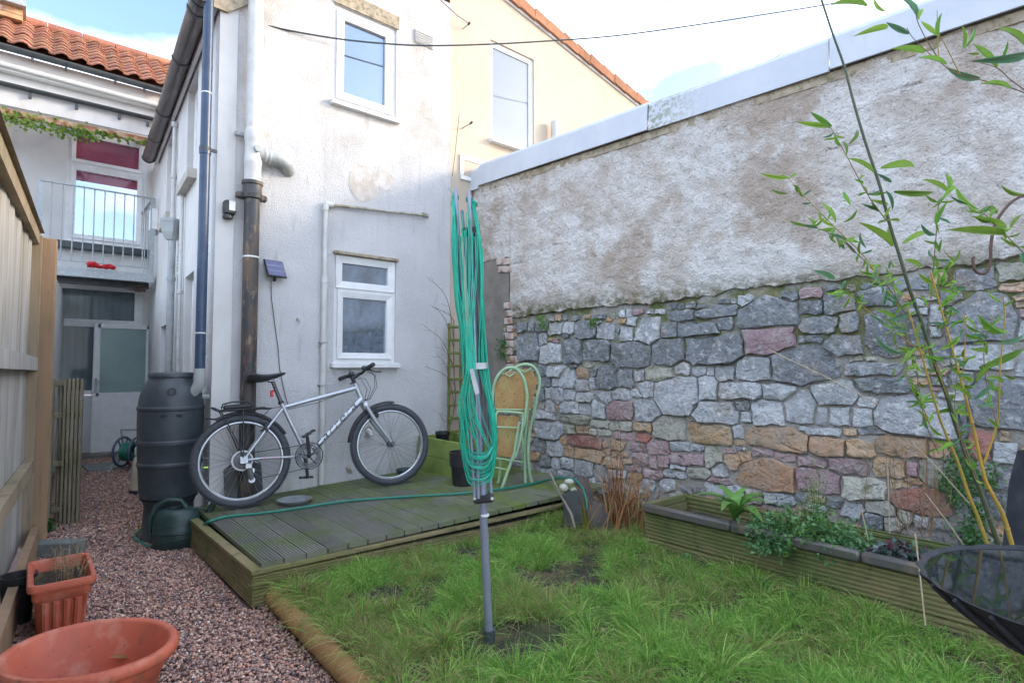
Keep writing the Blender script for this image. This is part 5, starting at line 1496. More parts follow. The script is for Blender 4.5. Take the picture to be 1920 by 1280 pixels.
mb = MB(); mb.lathe([(.118, .0), (.128, .012), (.132, .09), (.130, .10), (.136, .105), (.136, .112), (.131, .118), (.130, .19), (.118, .235), (.095, .262), (.075, .268), (.058, .268), (.055, .262), (.06, .22)], seg=30, M=Mc @ Matrix.Diagonal((1.12, .82, 1, 1)), cap0=True); mb.build('body', M_CAN, t, smooth=True)
MB().lathe([(.055, .240), (.001, .240)], seg=20, M=Mc @ Matrix.Diagonal((1.12, .82, 1, 1))).build('opening', M_DARKV, t)
hp = [(.06, 0, .262), (.02, 0, .318), (-.06, 0, .325), (-.125, 0, .285), (-.162, 0, .21), (-.165, 0, .12), (-.145, 0, .055), (-.115, 0, .035)]
mb = MB(); mb.tube([Mc @ Vector(p) for p in hp], [.016, .017, .018, .019, .019, .018, .018, .018], 10); mb.build('handle', M_CAN, t, smooth=True)
mb = MB(); mb.tube([Mc @ Vector(p) for p in ((.10, 0, .05), (.15, 0, .10), (.19, 0, .20), (.235, 0, .30), (.25, 0, .325))], [.045, .034, .024, .018, .02], 12); mb.tube([Mc @ Vector(p) for p in ((.06, 0, .262), (.13, 0, .255), (.20, 0, .24))], .008, 6); mb.build('spout', M_CAN, t, smooth=True)
for k in range(3):
    mb = MB(); pts = [Mc @ Vector((.152 * math.cos(a) * .99, .112 * math.sin(a) * .99, .05 + .05 * k + .02 * (a + 2.4))) for a in [-2.2 + .18 * j for j in range(8)]]
    mb.tube(pts, .003, 5); mb.build('rib', M_CAN, t)

# green hose across the deck
M_HOSE = mat('green_hose', (0.008, 0.155, 0.105), (0.01, 0.19, 0.14), 40, rough=.35, spec=.6)
def onz(px, py, z): return at_z(px, py, z)
hs = [onz(262, 993, .03), onz(252, 1003, .02), onz(262, 1016, .012), onz(290, 1026, .012), onz(330, 1026, .012), onz(352, 1012, .03), onz(372, 990, .10), onz(386, 980, .212), onz(405, 973, deck_z(1.0) + .012), onz(434, 967, deck_z(1.1) + .011), onz(504, 960, deck_z(1.35) + .011)]
for px, py in ((574, 950), (640, 940), (700, 935), (741, 932), (810, 928), (881, 923), (940, 916), (985, 909), (1020, 901)):
    q = at_z(px, py, .25); hs.append(at_z(px, py, deck_z(q.x) + .012))
e_ = hs[-1]
hs += [at_depth(1045, 896, 4.35), at_depth(1070, 897, 4.2), at_depth(1088, 908, 4.05), at_depth(1098, 930, 3.95), at_depth(1101, 955, 3.9)]
def smooth_pts(pts, n=5):
    out = []
    P = [pts[0]] + list(pts) + [pts[-1]]
    for i in range(1, len(P) - 2):
        for k in range(n):
            t_ = k / n
            a, b, c, d = P[i - 1], P[i], P[i + 1], P[i + 2]
            out.append(.5 * ((2 * b) + (c - a) * t_ + (2 * a - 5 * b + 4 * c - d) * t_ ** 2 + (3 * b - a - 3 * c + d) * t_ ** 3))
    out.append(P[-2])
    return out
t = thing('garden_hose', 'bright green garden hose trailing from the gravel across the deck', 'hose', hs[3])
MB().tube(smooth_pts(hs, 6), .0085, 8).build('hose', M_HOSE, t, smooth=True)
MB().tube([hs[0] + (hs[0] - hs[1]) * .05, hs[0] + (hs[0] - hs[1]).normalized() * .035], .013, 10).build('connector', mat('yellow_plastic', (0.55, 0.40, 0.05), None, rough=.5), t, smooth=True)

# ================================================================== terracotta pots and clutter by the fence
M_TERRA = mat('terracotta_plastic', (0.50, 0.125, 0.07), (0.42, 0.10, 0.058), 6, rough=.55, bump=(90, .1, .002), layers=[((0.60, 0.36, 0.27), 9, .54, .74, (1, 1, 1), .5), ((0.20, 0.09, 0.06), 14, .56, .72, (1, 1, .5), .5), ((0.11, 0.075, 0.05), 40, .64, .70, (1, 1, 1), .7)])
pc = Vector((.195, 2.575, 0))
t = thing('plant_pot', 'large empty oval terracotta pot nearest the camera', 'plant pot', pc)
Mo = Matrix.Translation(pc) @ Matrix.Rotation(math.radians(-43), 4, 'Z') @ Matrix.Diagonal((1.16, .95, 1, 1))
MB().lathe([(.165, 0), (.175, .008), (.205, .15), (.214, .158), (.222, .20), (.244, .205), (.251, .218), (.251, .236), (.243, .247), (.228, .247), (.219, .238), (.205, .15), (.20, .145), (.186, .05), (.17, .03), (.001, .03)], seg=48, M=Mo, cap0=True).build('pot', M_TERRA, t, smooth=True, angle=50)
M_STRAW = mat('dry_straw', (0.42, 0.30, 0.12), (0.5, 0.2, 0.04), 20, rough=.8)
lf = leafmesh(.09, .02, M_DEAD, 'dead_leaf')
o = put('dead_leaf', lf, None, Mo @ Vector((-.04, .16, .13)), (.5, .3, -.1)); tag(o, 'withered leaf stuck inside the large oval pot', 'leaf')
# square trough with dead stems
t = thing('plant_trough', 'terracotta trough with dry dead stems beside the fence', 'plant trough', (.14, 3.55, 0))
def rrect(cx, cy, hx, hy, r, z, n=5):
    out = []
    for (sx_, sy_, a0) in ((1, 1, 0), (-1, 1, 90), (-1, -1, 180), (1, -1, 270)):
        for k in range(n + 1):
            a = math.radians(a0 + 90 * k / n)
            out.append((cx + sx_ * (hx - r) + r * math.cos(a), cy + sy_ * (hy - r) + r * math.sin(a), z))
    return out
def loft(rings, cap0=True, cap1=False):
    mb = MB(); n = len(rings[0])
    for r in rings: mb.v += r
    for i in range(len(rings) - 1):
        for k in range(n):
            l = (k + 1) % n
            mb.f.append((i * n + k, i * n + l, (i + 1) * n + l, (i + 1) * n + k))
    if cap0: mb.f.append(tuple(range(n))[::-1])
    if cap1: mb.f.append(tuple((len(rings) - 1) * n + k for k in range(n)))
    return mb
tx, ty = .142, 3.555
rg_ = [rrect(tx, ty, .085, .165, .03, .0), rrect(tx, ty, .10, .20, .03, .19), rrect(tx, ty, .108, .208, .03, .195), rrect(tx, ty, .110, .212, .03, .235), rrect(tx, ty, .124, .226, .034, .24), rrect(tx, ty, .128, .230, .036, .255), rrect(tx, ty, .124, .226, .034, .272), rrect(tx, ty, .108, .208, .03, .272), rrect(tx, ty, .103, .203, .03, .262), rrect(tx, ty, .098, .196, .03, .20)]
loft(rg_).build('trough', M_TERRA, t, smooth=True, angle=55)
for k in range(4):
    xx = tx - .06 + .04 * k
    MB().tube([(xx * .93 + tx * .07, ty - .168, .01), (xx, ty - .196, .185)], [.014, .017], 8).build('flute', M_TERRA, t, smooth=True)
MB().prism(rrect(tx, ty, .098, .196, .03, .205), (0, 0, .012)).build('soil', M_SOIL, t)
pl = thing('dead_plant', 'bundle of pale dry stems in the terracotta trough', 'plant', (tx + .03, ty + .05, .21))
st = MB()
for k in range(34):
    a = random.uniform(0, 6.28)
    b = Vector((tx + random.uniform(-.03, .09), ty + random.uniform(-.12, .15), .21))
    h = random.uniform(.08, .2); w = random.uniform(.02, .10)
    pts = [b, b + Vector((math.cos(a) * w * .3, math.sin(a) * w * .3, h * .6)), b + Vector((math.cos(a) * w, math.sin(a) * w, h * random.uniform(.7, 1.1)))]
    st.tube(smooth_pts(pts, 3), .0014, 4, caps=False)
    if k % 2: st.tube([pts[1], pts[1] + Vector((random.uniform(-.05, .05), random.uniform(-.05, .05), random.uniform(.01, .06)))], .001, 3, caps=False)
st.build('stems', mat('pale_stem', (0.34, 0.26, 0.15), (0.24, 0.17, 0.1), 20, rough=.9), pl)
# concrete block and black tub by the fence
M_BLOCK = mat('grey_concrete', (0.15, 0.17, 0.165), (0.20, 0.22, 0.215), 14, rough=.9, bump=(80, .6, .006), layers=[((0.08, 0.10, 0.05), 8, .55, .7, (1, 1, 1), .5)])
p = at_z(103, 1043, 0)
tag(MB().box((p.x + .01, p.y + .02, .048), (.30, .11, .095), rz=-.55, bev=.006).build('concrete_block', M_BLOCK), 'grey concrete block on the gravel behind the terracotta trough', 'block')
p = at_z(55, 1180, 0)
tb_ = thing('tub', 'small black plastic tub squeezed between fence and trough', 'tub', (-.035, 3.78, 0))
MB().lathe([(.055, 0), (.068, .20), (.075, .205), (.076, .235), (.068, .235), (.06, .2), (.05, .02), (.001, .02)], (-.015, 3.72, 0), 20, cap0=True).build('body', M_BLACKP, tb_, smooth=True)
# things at the far end of the passage
p = at_z(198, 876, 0)
tag(MB().box((p.x, p.y, .012), (.42, .55, .03), rz=.05, bev=.006).build('paving_slab', M_BLOCK), 'pale paving slab on the gravel before the back door', 'slab')
p = at_z(260, 924, 0)
sp_ = thing('garden_sprayer', 'cream pump sprayer standing beside the water butt', 'sprayer', p)
MB().lathe([(.075, .02), (.078, .05), (.06, .30), (.052, .34), (.03, .37), (.03, .385)], p, 20, cap0=True).build('tank', mat('cream_plastic', (0.52, 0.47, 0.36), (0.45, 0.40, 0.30), 9, rough=.5), sp_, smooth=True)
MB().lathe([(.04, .375), (.046, .385), (.046, .44), (.035, .46), (.001, .465)], p, 18, cap0=True).build('cap', M_PIPEW, sp_, smooth=True)
MB().lathe([(.082, 0), (.085, .03), (.078, .04)], p, 18, cap0=True).build('foot', M_BLACKP, sp_, smooth=True)
p = at_z(243, 884, 0)
hr = thing('hose_reel', 'hose reel with a blue wheel at the end of the passage', 'hose reel', p)
M_BLUEP = mat('blue_grey_plastic', (0.06, 0.09, 0.14), (0.09, 0.12, 0.17), 9, rough=.45)
dirr = Vector((.75, -.66, 0)).normalized()
for off in (-.09, .09):
    cw_ = p + dirr * off + Z * .24
    x_ = Vector((-dirr.y, dirr.x, 0))
    MB().tube([cw_ + x_ * (.17 * math.cos(a)) + Z * (.17 * math.sin(a)) for a in [2 * math.pi * k / 28 for k in range(28)]], .014, 8, closed=True).build('wheel', M_BLUEP, hr, smooth=True)
    mb = MB()
    for k in range(6):
        a = math.pi * k / 3; mb.tube([cw_, cw_ + x_ * (.165 * math.cos(a)) + Z * (.165 * math.sin(a))], .009, 6)
    mb.build('spokes', M_BLUEP, hr)
cw_ = p + Z * .24
mb = MB()
for k in range(6):
    o_ = -.06 + .024 * k
    mb.tube([cw_ + dirr * o_ + x_ * (.10 * math.cos(a)) + Z * (.10 * math.sin(a)) for a in [2 * math.pi * j / 18 for j in range(18)]], .011, 6, closed=True)
mb.build('coiled_hose', M_HOSE, hr, smooth=True)
mb = MB()
for off in (-.12, .12):
    mb.tube([p + dirr * off + x_ * .18 + Z * .01, p + dirr * off + x_ * .04 + Z * .30, p + dirr * off + Z * .50], .01, 7)
    mb.tube([p + dirr * off - x_ * .18 + Z * .01, p + dirr * off + Z * .26], .01, 7)
mb.tube([p + dirr * -.12 + Z * .50, p + dirr * .12 + Z * .50], .012, 8)
mb.build('stand', M_GALV, hr, smooth=True)
p = at_z(262, 890, 0)
fp_ = thing('plant_pot', 'small terracotta pot with a green plant behind the cream sprayer', 'plant pot', p)
MB().lathe([(.06, 0), (.085, .12), (.095, .125), (.096, .155), (.085, .155), (.08, .11), (.001, .11)], p, 20, cap0=True).build('pot', M_TERRA, fp_, smooth=True)
# ================================================================== folded rotary clothes dryer
M_TUBE = mat('grey_aluminium_tube', (0.225, 0.26, 0.335), (0.27, 0.30, 0.37), 9, rough=.35, metal=.35)
M_LINE = mat('green_clothes_line', (0.010, 0.34, 0.22), (0.014, 0.43, 0.30), 30, rough=.4)
DD = 2.41
def ld(px, py, d=0.0): return at_depth(px, py, DD + d)
base = at_z(917, 1195, .10)
ry = thing('clothes_dryer', 'folded rotary clothes dryer with green lines standing in the lawn', 'clothes dryer', base)
MB().tube([base - (ld(905, 935) - base) * .12, ld(905, 935)], .0175, 16).build('lower_pole', M_TUBE, ry, smooth=True)
MB().tube([base - Z * .03, base + Z * .035], .026, 16).build('ground_socket', M_GUTTER, ry, smooth=True)
MB().tube([ld(909, 967), ld(909, 963)], .0185, 16).build('ring', M_UPVC, ry, smooth=True)
MB().tube([ld(905.5, 945), ld(882, 436)], .0165, 16).build('upper_pole', M_TUBE, ry, smooth=True)
mb = MB(); mb.beam(ld(888, 936, -.005), ld(926, 932, -.005), .05, .032, bev=.008); lb = mb.build('lower_bracket', M_BLACKP, ry)
for px in (890, 923): MB().tube([ld(px, 934, -.034), ld(px, 934, -.028)], .007, 10).build('bolt', M_GALV, lb, smooth=True)
mb = MB(); mb.beam(ld(866, 436), ld(899, 434), .05, .036, bev=.008); ub = mb.build('upper_bracket', M_BLACKP, ry)
MB().tube([ld(895, 437, -.034), ld(895, 437, -.028)], .007, 10).build('bolt', M_GALV, ub, smooth=True)
for (b, m_, t_, d) in (((890, 930), (872, 640), (854, 354), -.03), ((897, 934), (890, 640), (879, 358), -.035), ((921, 930), (905, 640), (888, 374), .02), ((912, 930), (888, 640), (866, 395), .035)):
    MB().tube(smooth_pts([ld(*b, d), ld(*m_, d), ld(*t_, d)], 4), .0075, 12).build('arm', M_TUBE, ry, smooth=True)
rs2 = random.Random(3)
def strand(pts, r=.0022, name='line'):
    MB().tube(smooth_pts([ld(*p) for p in pts], 5), r, 5, caps=False).build(name, M_LINE, ry, smooth=True)
for k in range(44):
    j = lambda s=3: rs2.uniform(-s, s) * 1.5
    dd = rs2.uniform(-.055, .04)
    w = rs2.uniform(.55, 1.0)
    zb = 845 + 62 * (k + .5) / 44
    strand([(850 + j(2), 366, dd * .3), (849 + 16 * (1 - w) + j(2), 440, dd - .02), (852 + 18 * (1 - w) + j(2), 520, dd - .02), (858 + 20 * (1 - w) + j(2), 590, dd - .02), (874 + j(5), 683, dd * .7 - .02), (868 + 24 * (1 - w) + j(2), 775, dd), (864 + 18 * (1 - w) + j(2), 830, dd), (876 + 10 * (1 - w), zb - 6, dd), (893 + j(2), zb + 3, dd - .02), (910 + j(2), zb + 1, dd - .02), (925 - 8 * (1 - w), zb - 18, dd), (931 - 20 * (1 - w) + j(2), 815, dd), (923 - 20 * (1 - w) + j(2), 755, dd), (906 + j(6), 683, dd * .7), (906 - 12 * (1 - w) + j(2), 570, dd), (902 - 9 * (1 - w) + j(2), 470, dd), (885 + j(3), 376, dd * .3)])
for k in range(18):
    x = 852 + 44 * (k + rs2.uniform(-.4, .4)) / 18
    top = rs2.uniform(375, 450)
    strand([(x + 1, top, -.05), (x + rs2.uniform(-3, 5), 500, -.055), (x * .55 + 880 * .45 + rs2.uniform(-2, 2), 600, -.06), (x * .4 + 890 * .6, 684, -.062), (x * .8 + 892 * .2 + rs2.uniform(-6, 6), 760, -.06), (868 + 58 * (k + .5) / 18 + rs2.uniform(-2, 2), rs2.uniform(800, 860), -.055)], .0019)
for (cx, cy_) in ((854, 368), (880, 372), (889, 381)):
    for s_ in range(3):
        pts = [ld(cx + 6 * math.cos(a), cy_ + 3 * math.sin(a) + s_ * 2, .02 * math.sin(a)) for a in [2 * math.pi * k / 10 for k in range(10)]]
        MB().tube(pts, .002, 5, closed=True).build('knot', M_LINE, ry)
strand([(853, 366), (845, 358), (841, 352)]); strand([(848, 372), (846, 382), (849, 390)])
M_STRAP = mat('white_strap', (0.52, 0.54, 0.56), (0.42, 0.44, 0.46), 30, rough=.85)
st_c = [ld(891 + 24 * math.cos(a), 684 + 2 * math.sin(a), -.07 * math.sin(a) * .9) for a in [2 * math.pi * k / 20 for k in range(20)]]
mb = MB(); n = 20
for p in st_c: mb.v += [tuple(p + Z * .013), tuple(p - Z * .013)]
mb.f = [(2 * k, 2 * ((k + 1) % n), 2 * ((k + 1) % n) + 1, 2 * k + 1) for k in range(n)]
sp2 = mb.build('strap', M_STRAP, ry, smooth=True)
mb = MB(); mb.add([ld(880, 692, -.075), ld(888, 691, -.075), ld(899, 736, -.07), ld(891, 741, -.07)], [(0, 1, 2, 3)]); mb.build('strap_tail', M_STRAP, sp2)

# ================================================================== folded garden chairs
M_PALEG = mat('pale_green_paint', (0.33, 0.50, 0.33), (0.28, 0.44, 0.25), 9, rough=.5, layers=[((0.36, 0.42, 0.10), 12, .55, .72, (1, 1, 1), .55), ((0.30, 0.12, 0.03), 45, .66, .74, (1, 1, 1), .7)])
M_RUST = mat('rusty_mesh', (0.40, 0.27, 0.11), (0.33, 0.19, 0.08), 10, rough=.9, bump=(240, .8, .003, 2), layers=[((0.33, 0.35, 0.14), 6, .52, .7, (1, 1, 1), .6), ((0.16, 0.07, 0.03), 70, .55, .66, (1, 1, 1), .6)])
def chair(label, dep, arch, legs, seat, panels, bars, origin):
    t = thing('folding_chair', label, 'chair', origin, 'folded garden chairs by the stone wall')
    P = lambda p: at_depth(p[0], p[1], dep + (p[2] if len(p) > 2 else 0))
    MB().tube(smooth_pts([P(p) for p in arch], 5), .0125, 10).build('back_frame', M_PALEG, t, smooth=True)
    for l in legs:
        MB().tube(smooth_pts([P(p) for p in l], 4), .0115, 10).build('leg', M_PALEG, t, smooth=True)
    for s_ in seat:
        MB().tube(smooth_pts([P(p) for p in s_], 4), .0095, 8).build('seat_frame', M_PALEG, t, smooth=True)
    for nm, pn in panels:
        mb = MB(); q = [P(p) for p in pn]; nrm = (EYE - q[0]); nrm.z = 0; nrm.normalize()
        mb.prism(q, nrm * -.004); mb.build(nm, M_RUST, t)
    for b in bars:
        MB().tube([P(p) for p in b], .006, 7).build('crossbar', M_PALEG, t, smooth=True)
    return t
chair('nearer folded pale green chair with a rusty mesh back', 4.50,
      [(926, 800, .06), (924, 770, .05), (924, 748, .04), (928, 716, .03), (940, 697, .02), (955, 689), (970, 693), (982, 710), (988, 735), (988, 755), (984, 785), (974, 822), (962, 855), (948, 895), (940, 918)],
      [[(929, 800, .06), (934, 840, .1), (938, 880, .16), (934, 905, .18)]],
      [[(930, 778, -.02), (932, 773, -.02), (938, 771, -.02), (976, 774, -.02), (980, 778, -.02), (980, 790, -.02), (976, 822, -.02), (966, 858, -.02)], [(930, 778, -.02), (929, 860, -.02)], [(974, 790, -.03), (972, 800, -.03), (962, 862, -.03)]],
      [('back_panel', [(928, 768, .02), (928, 722, .02), (942, 703, .015), (955, 696, .01), (968, 700, .01), (980, 716, .01), (983, 740, .01), (981, 768, .02)]), ('seat_panel', [(933, 778, .0), (974, 780, .0), (974, 795, 0), (962, 857, .0), (932, 853, .0)])],
      [[(930, 767, .0), (980, 768, .0)], [(931, 800, -.03), (974, 802, -.03)], [(929, 858, -.02), (980, 866, .02)], [(929, 876, .02), (952, 880, .02)], [(947, 700, -.0), (955, 706, -.005), (964, 700, 0)]],
      at_depth(950, 912, 4.5))
chair('further folded pale green chair leaning on the stones', 4.68,
      [(946, 760, .05), (941, 735, .04), (944, 718, .03), (956, 697, .02), (974, 685), (990, 683), (1003, 690), (1011, 706), (1012, 722), (1006, 750), (998, 785), (992, 815), (990, 850), (993, 885), (998, 905)],
      [[(990, 765, .02), (986, 810, .02), (984, 850, .02), (985, 905, .0)], [(977, 800, .03), (981, 840, .03), (980, 880, .06)]],
      [[(996, 790, .02), (992, 830, .02), (984, 858, .02)]],
      [('back_panel', [(950, 745, .03), (950, 722, .02), (960, 703, .015), (976, 692, .01), (990, 690, .01), (1000, 697, .01), (1005, 712, .01), (1005, 724, .01), (998, 755, .02), (993, 778, .03), (955, 772, .03)])],
      [[(948, 764, .02), (996, 768, .02)], [(972, 690, 0), (984, 698, -.005), (996, 690, 0)]],
      at_depth(992, 905, 4.68))

# ================================================================== lime planter, trellis and raised bed
M_LIME = mat('lime_stained_board', (0.245, 0.335, 0.085), (0.19, 0.27, 0.065), 5, rough=.7, stretch=(1, .4, 1), bump=(50, .3, .004), layers=[((0.11, 0.155, 0.03), 5, .5, .66, (1, 1, 1), .6)])
x0, x1, y0, y1 = 2.83, 3.22, 3.86, 4.69
lp = thing('planter_box', 'lime green wooden planter box on the deck by the wall', 'planter', (x0, y0, .26))
for (z0, z1) in ((.268, .43), (.434, .60)):
    MB().box((x0, (y0 + y1) / 2, (z0 + z1) / 2), (.022, y1 - y0, z1 - z0), bev=.003).build('board', M_LIME, lp)
    MB().box((x1, (y0 + y1) / 2, (z0 + z1) / 2), (.022, y1 - y0, z1 - z0), bev=.003).build('board', M_LIME, lp)
    MB().box(((x0 + x1) / 2, y0 + .011, (z0 + z1) / 2), (x1 - x0 - .026, .022, z1 - z0), bev=.003).build('board', M_LIME, lp)
    MB().box(((x0 + x1) / 2, y1 - .011, (z0 + z1) / 2), (x1 - x0 - .026, .022, z1 - z0), bev=.003).build('board', M_LIME, lp)
MB().box(((x0 + x1) / 2, (y0 + y1) / 2, .50), (x1 - x0 - .03, y1 - y0 - .05, .02)).build('soil', M_SOIL, lp)
p = Vector((2.97, 4.5, .51))
t = thing('plant_pot', 'small black pot standing inside the lime planter', 'plant pot', p)
MB().lathe([(.05, 0), (.065, .11), (.07, .115), (.07, .135), (.06, .135), (.055, .1), (.001, .1)], p, 20, cap0=True).build('pot', M_BLACKP, t, smooth=True)
M_TREL = mat('mossy_trellis', (0.17, 0.165, 0.065), (0.11, 0.13, 0.035), 14, rough=.9, bump=(60, .6, .005), layers=[((0.15, 0.19, 0.03), 18, .48, .62, (1, 1, 1), .8)])
tr = thing('trellis', 'mossy wooden trellis standing behind the folded clothes dryer', 'trellis', (3.3, 4.62, .52))
tz0, tz1 = .52, 1.68
for xx in (3.12, 3.26, 3.40, 3.52):
    MB().box((xx, 4.62, (tz0 + tz1) / 2), (.028, .014, tz1 - tz0), bev=.003).build('upright', M_TREL, tr)
for k in range(9):
    zz = tz0 + .10 + k * .128
    MB().box((3.32, 4.604, zz), (.46, .016, .026), bev=.004).build('crossbar', M_TREL, tr)
rb = thing('raised_bed', 'long raised bed of mossy grooved boards below the stone wall', 'raised bed', (3.0, 1.4, .1))
bx0_, bx1_, by0_, by1_ = 2.965, 3.43, .15, 2.20
for (z0, z1) in ((.02, .19), (.194, .345)):
    grooved_board((bx0_, by1_, 0), (bx0_, by0_, 0), z0, z1, Vector((-1, 0, 0)), n=7, parent=rb, m=M_BED, name='board', g=.010)
    grooved_board((bx1_ - .02, by1_, 0), (bx1_ - .02, by0_, 0), z0, z1 + (.045 if z1 > .3 else 0), Vector((-1, 0, 0)), n=7, parent=rb, m=M_BED, name='board', g=.010)
    grooved_board((bx0_ + .024, by1_ - .002, 0), (bx1_ - .046, by1_ - .012, 0), z0, z1, Vector((0, 1, 0)), n=7, parent=rb, m=M_BED, name='board', g=.010)
    grooved_board((bx0_ + .024, by0_ + .03, 0), (bx1_ - .046, by0_ + .03, 0), z0, z1, Vector((0, -1, 0)), n=7, parent=rb, m=M_BED, name='board', g=.010)
M_WET = mat('wet_dark_rail', (0.075, 0.078, 0.085), (0.12, 0.10, 0.09), 6, rough=.35, stretch=(1, .3, 1), bump=(40, .4, .005), layers=[((0.20, 0.15, 0.08), 12, .56, .7, (1, 1, 1), .6), ((0.06, 0.085, 0.03), 7, .5, .7, (1, 1, 1), .5)])
yj = [2.205, 1.62, .98, .15]
for a, b in zip(yj, yj[1:]):
    MB().box((bx0_ - .004, (a + b) / 2, .372), (.046, a - b - .004, .054), bev=.012).build('rail', M_WET, rb, smooth=True)
MB().box(((bx0_ + bx1_) / 2, by1_ - .01, .372), (bx1_ - bx0_ - .06, .026, .05), bev=.006).build('rail', M_BED, rb)
MB().box(((bx0_ + bx1_) / 2, (by0_ + by1_) / 2, .285), (bx1_ - bx0_ - .05, by1_ - by0_ - .06, .02)).build('soil', M_SOIL, rb)

# slates, stones and stick in the corner by the lawn
M_SLATE2 = mat('rusty_slate', (0.115, 0.09, 0.08), (0.07, 0.065, 0.065), 7, rough=.8, bump=(30, .5, .006), layers=[((0.22, 0.10, 0.06), 8, .55, .7, (1, 1, 1), .5)])
g0 = at_z(1075, 1000, .1)
fr_ = RIGHT; bk2 = FWD0
def quad_slab(pxs, dep, th, m, name, lab, cat, tiltd=.05, grp=None):
    q = []
    for i, (px, py) in enumerate(pxs):
        q.append(at_depth(px, py, dep + (tiltd if py < 940 else 0)))
    mb = MB(); mb.prism(q, FWD0 * th)
    tag(mb.build(name, m), lab, cat, grp)
quad_slab([(1056, 1002), (1092, 1004), (1090, 930), (1078, 918), (1058, 924)], 3.90, .05, M_SLATE, 'standing_stone', 'dark upright stone carrying three pale pebbles', 'stone', .0)
quad_slab([(1090, 985), (1128, 990), (1104, 898), (1092, 891), (1078, 905)], 4.0, .02, M_SLATE2, 'slate_slab', 'brown slate leaning on the wall right of the pebbles', 'slate', .12)
quad_slab([(1104, 1003), (1150, 1000), (1132, 945), (1112, 938), (1100, 960)], 3.86, .02, M_SLATE2, 'slate_slab', 'lower brown slate among the dry iris blades', 'slate', .03)
M_PEB = mat('pale_pebble', (0.47, 0.46, 0.40), (0.36, 0.37, 0.30), 12, rough=.7, bump=(60, .2, .004), layers=[((0.25, 0.29, 0.12), 10, .52, .7, (1, 1, 1), .5)])
for (px, py, rx, rz, lab) in ((1057, 914, .036, .028, 'left pale pebble on the dark upright stone'), (1075, 919, .030, .024, 'right pale pebble on the dark upright stone'), (1067, 903, .034, .022, 'upper pale pebble on the dark upright stone')):
    c = at_depth(px, py, 3.93)
    mb = MB(); mb.lathe([(.001, -1), (.5, -.86), (.86, -.5), (1, 0), (.88, .5), (.52, .85), (.001, 1)], seg=14, M=Matrix.Translation(c) @ Matrix.Rotation(px, 4, 'Z') @ Matrix.Diagonal((rx, rx * .8, rz, 1)))
    tag(mb.build('pebble', M_PEB, smooth=True), lab, 'pebble', 'pebbles on the upright stone')
tag(MB().tube([at_depth(1031, 886, 4.1), at_depth(1050, 925, 3.95), at_depth(1072, 965, 3.82), at_depth(1078, 990, 3.75)], [.008, .009, .009, .007], 8).build('stick', mat('grey_stick', (0.24, 0.21, 0.18), (0.17, 0.14, 0.12), 20, rough=.9), smooth=True), 'grey wooden stick leaning beside the hose end', 'stick')

# ================================================================== bird bath
M_BATH = mat('dark_cast_shell', (0.022, 0.025, 0.03), (0.038, 0.04, 0.046), 12, spec=.25, rough=.8, bump=(60, .4, .004), layers=[((0.09, 0.085, 0.085), 25, .58, .72, (1, 1, 1), .5), ((0.10, 0.055, 0.04), 9, .58, .72, (1, 1, 1), .5)])
M_WATER = mat('still_water', (0.012, 0.016, 0.018), None, rough=.03, spec=.5, ior=1.34, coat=.0, bump=(2.0, .02, .01, 1))
bz = .82
bc = Vector((1.56, .085, bz))
bt = thing('bird_bath', 'dark shell shaped bird bath full of water', 'bird bath', (bc.x, bc.y, .1))
mb = MB(); nseg = 96
prof = [(.05, -.16), (.12, -.13), (.20, -.085), (.262, -.035), (.300, -.002), (.305, .001), (.303, .003), (.297, .0), (.255, -.028), (.18, -.06), (.001, -.075)]
for r, z in prof:
    for k in range(nseg):
        a = 2 * math.pi * k / nseg
        sc = 1 + (.028 * (abs(math.sin(a * 13)) - .5) + .012 * mnoise.noise((math.cos(a) * 6, math.sin(a) * 6, 2))) * min(1, (r / .3) ** 3)
        lift = .002 * abs(math.sin(a * 13)) * (r / .3) ** 4
        mb.v.append((bc.x + r * sc * math.cos(a), bc.y + r * sc * math.sin(a), bc.z + z + lift))
for i in range(len(prof) - 1):
    for k in range(nseg):
        l = (k + 1) % nseg
        mb.f.append((i * nseg + k, i * nseg + l, (i + 1) * nseg + l, (i + 1) * nseg + k))
mb.build('shell', M_BATH, bt, smooth=True)
for k in range(26):
    a = 2 * math.pi * k / 26
    MB().tube([(bc.x + r * math.cos(a), bc.y + r * math.sin(a), bc.z + z) for r, z in ((.10, -.142), (.205, -.088), (.266, -.039), (.302, -.006))], [.003, .006, .007, .005], 6).build('rib', M_BATH, bt, smooth=True)
MB().lathe([(.293, 0), (.001, 0)], (bc.x, bc.y, bz - .002), 60).build('water', M_WATER, bt)
MB().lathe([(.17, .08), (.17, .13), (.10, .16), (.06, .25), (.055, .45), (.07, .60), (.06, .66), (.05, .68)], (bc.x, bc.y, 0), 24, cap0=True).build('pedestal', M_BATH, bt, smooth=True)
# dark slab at the right edge
mb = MB(); q = [at_depth(1890, 1030, 2.55), at_depth(1980, 1040, 2.3), at_depth(1990, 838, 2.35), at_depth(1918, 846, 2.62), at_depth(1902, 910, 2.6)]
mb.prism(q, FWD0 * .03); tag(mb.build('slate_slab', mat('matt_black_slab', (0.035, 0.04, 0.05), (0.055, 0.06, 0.07), 9, rough=.9, spec=.2)), 'tall dark slab standing behind the bamboo at the right edge', 'slate')
# iron plant hook
M_HOOK = mat('rusty_iron', (0.075, 0.05, 0.042), (0.13, 0.07, 0.05), 20, rough=.8)
hk = [(1985, 1180), (1984, 900), (1980, 600), (1975, 430), (1960, 385), (1935, 366), (1915, 368), (1890, 385), (1866, 420), (1858, 460), (1857, 492), (1850, 510), (1838, 513), (1827, 505), (1824, 488), (1826, 482)]
tag(MB().tube(smooth_pts([at_depth(px, py, 2.35) for px, py in hk] , 4), .006, 8).build('plant_hook', M_HOOK, smooth=True), 'rusty iron crook curling down in front of the wall at the right', 'hook')

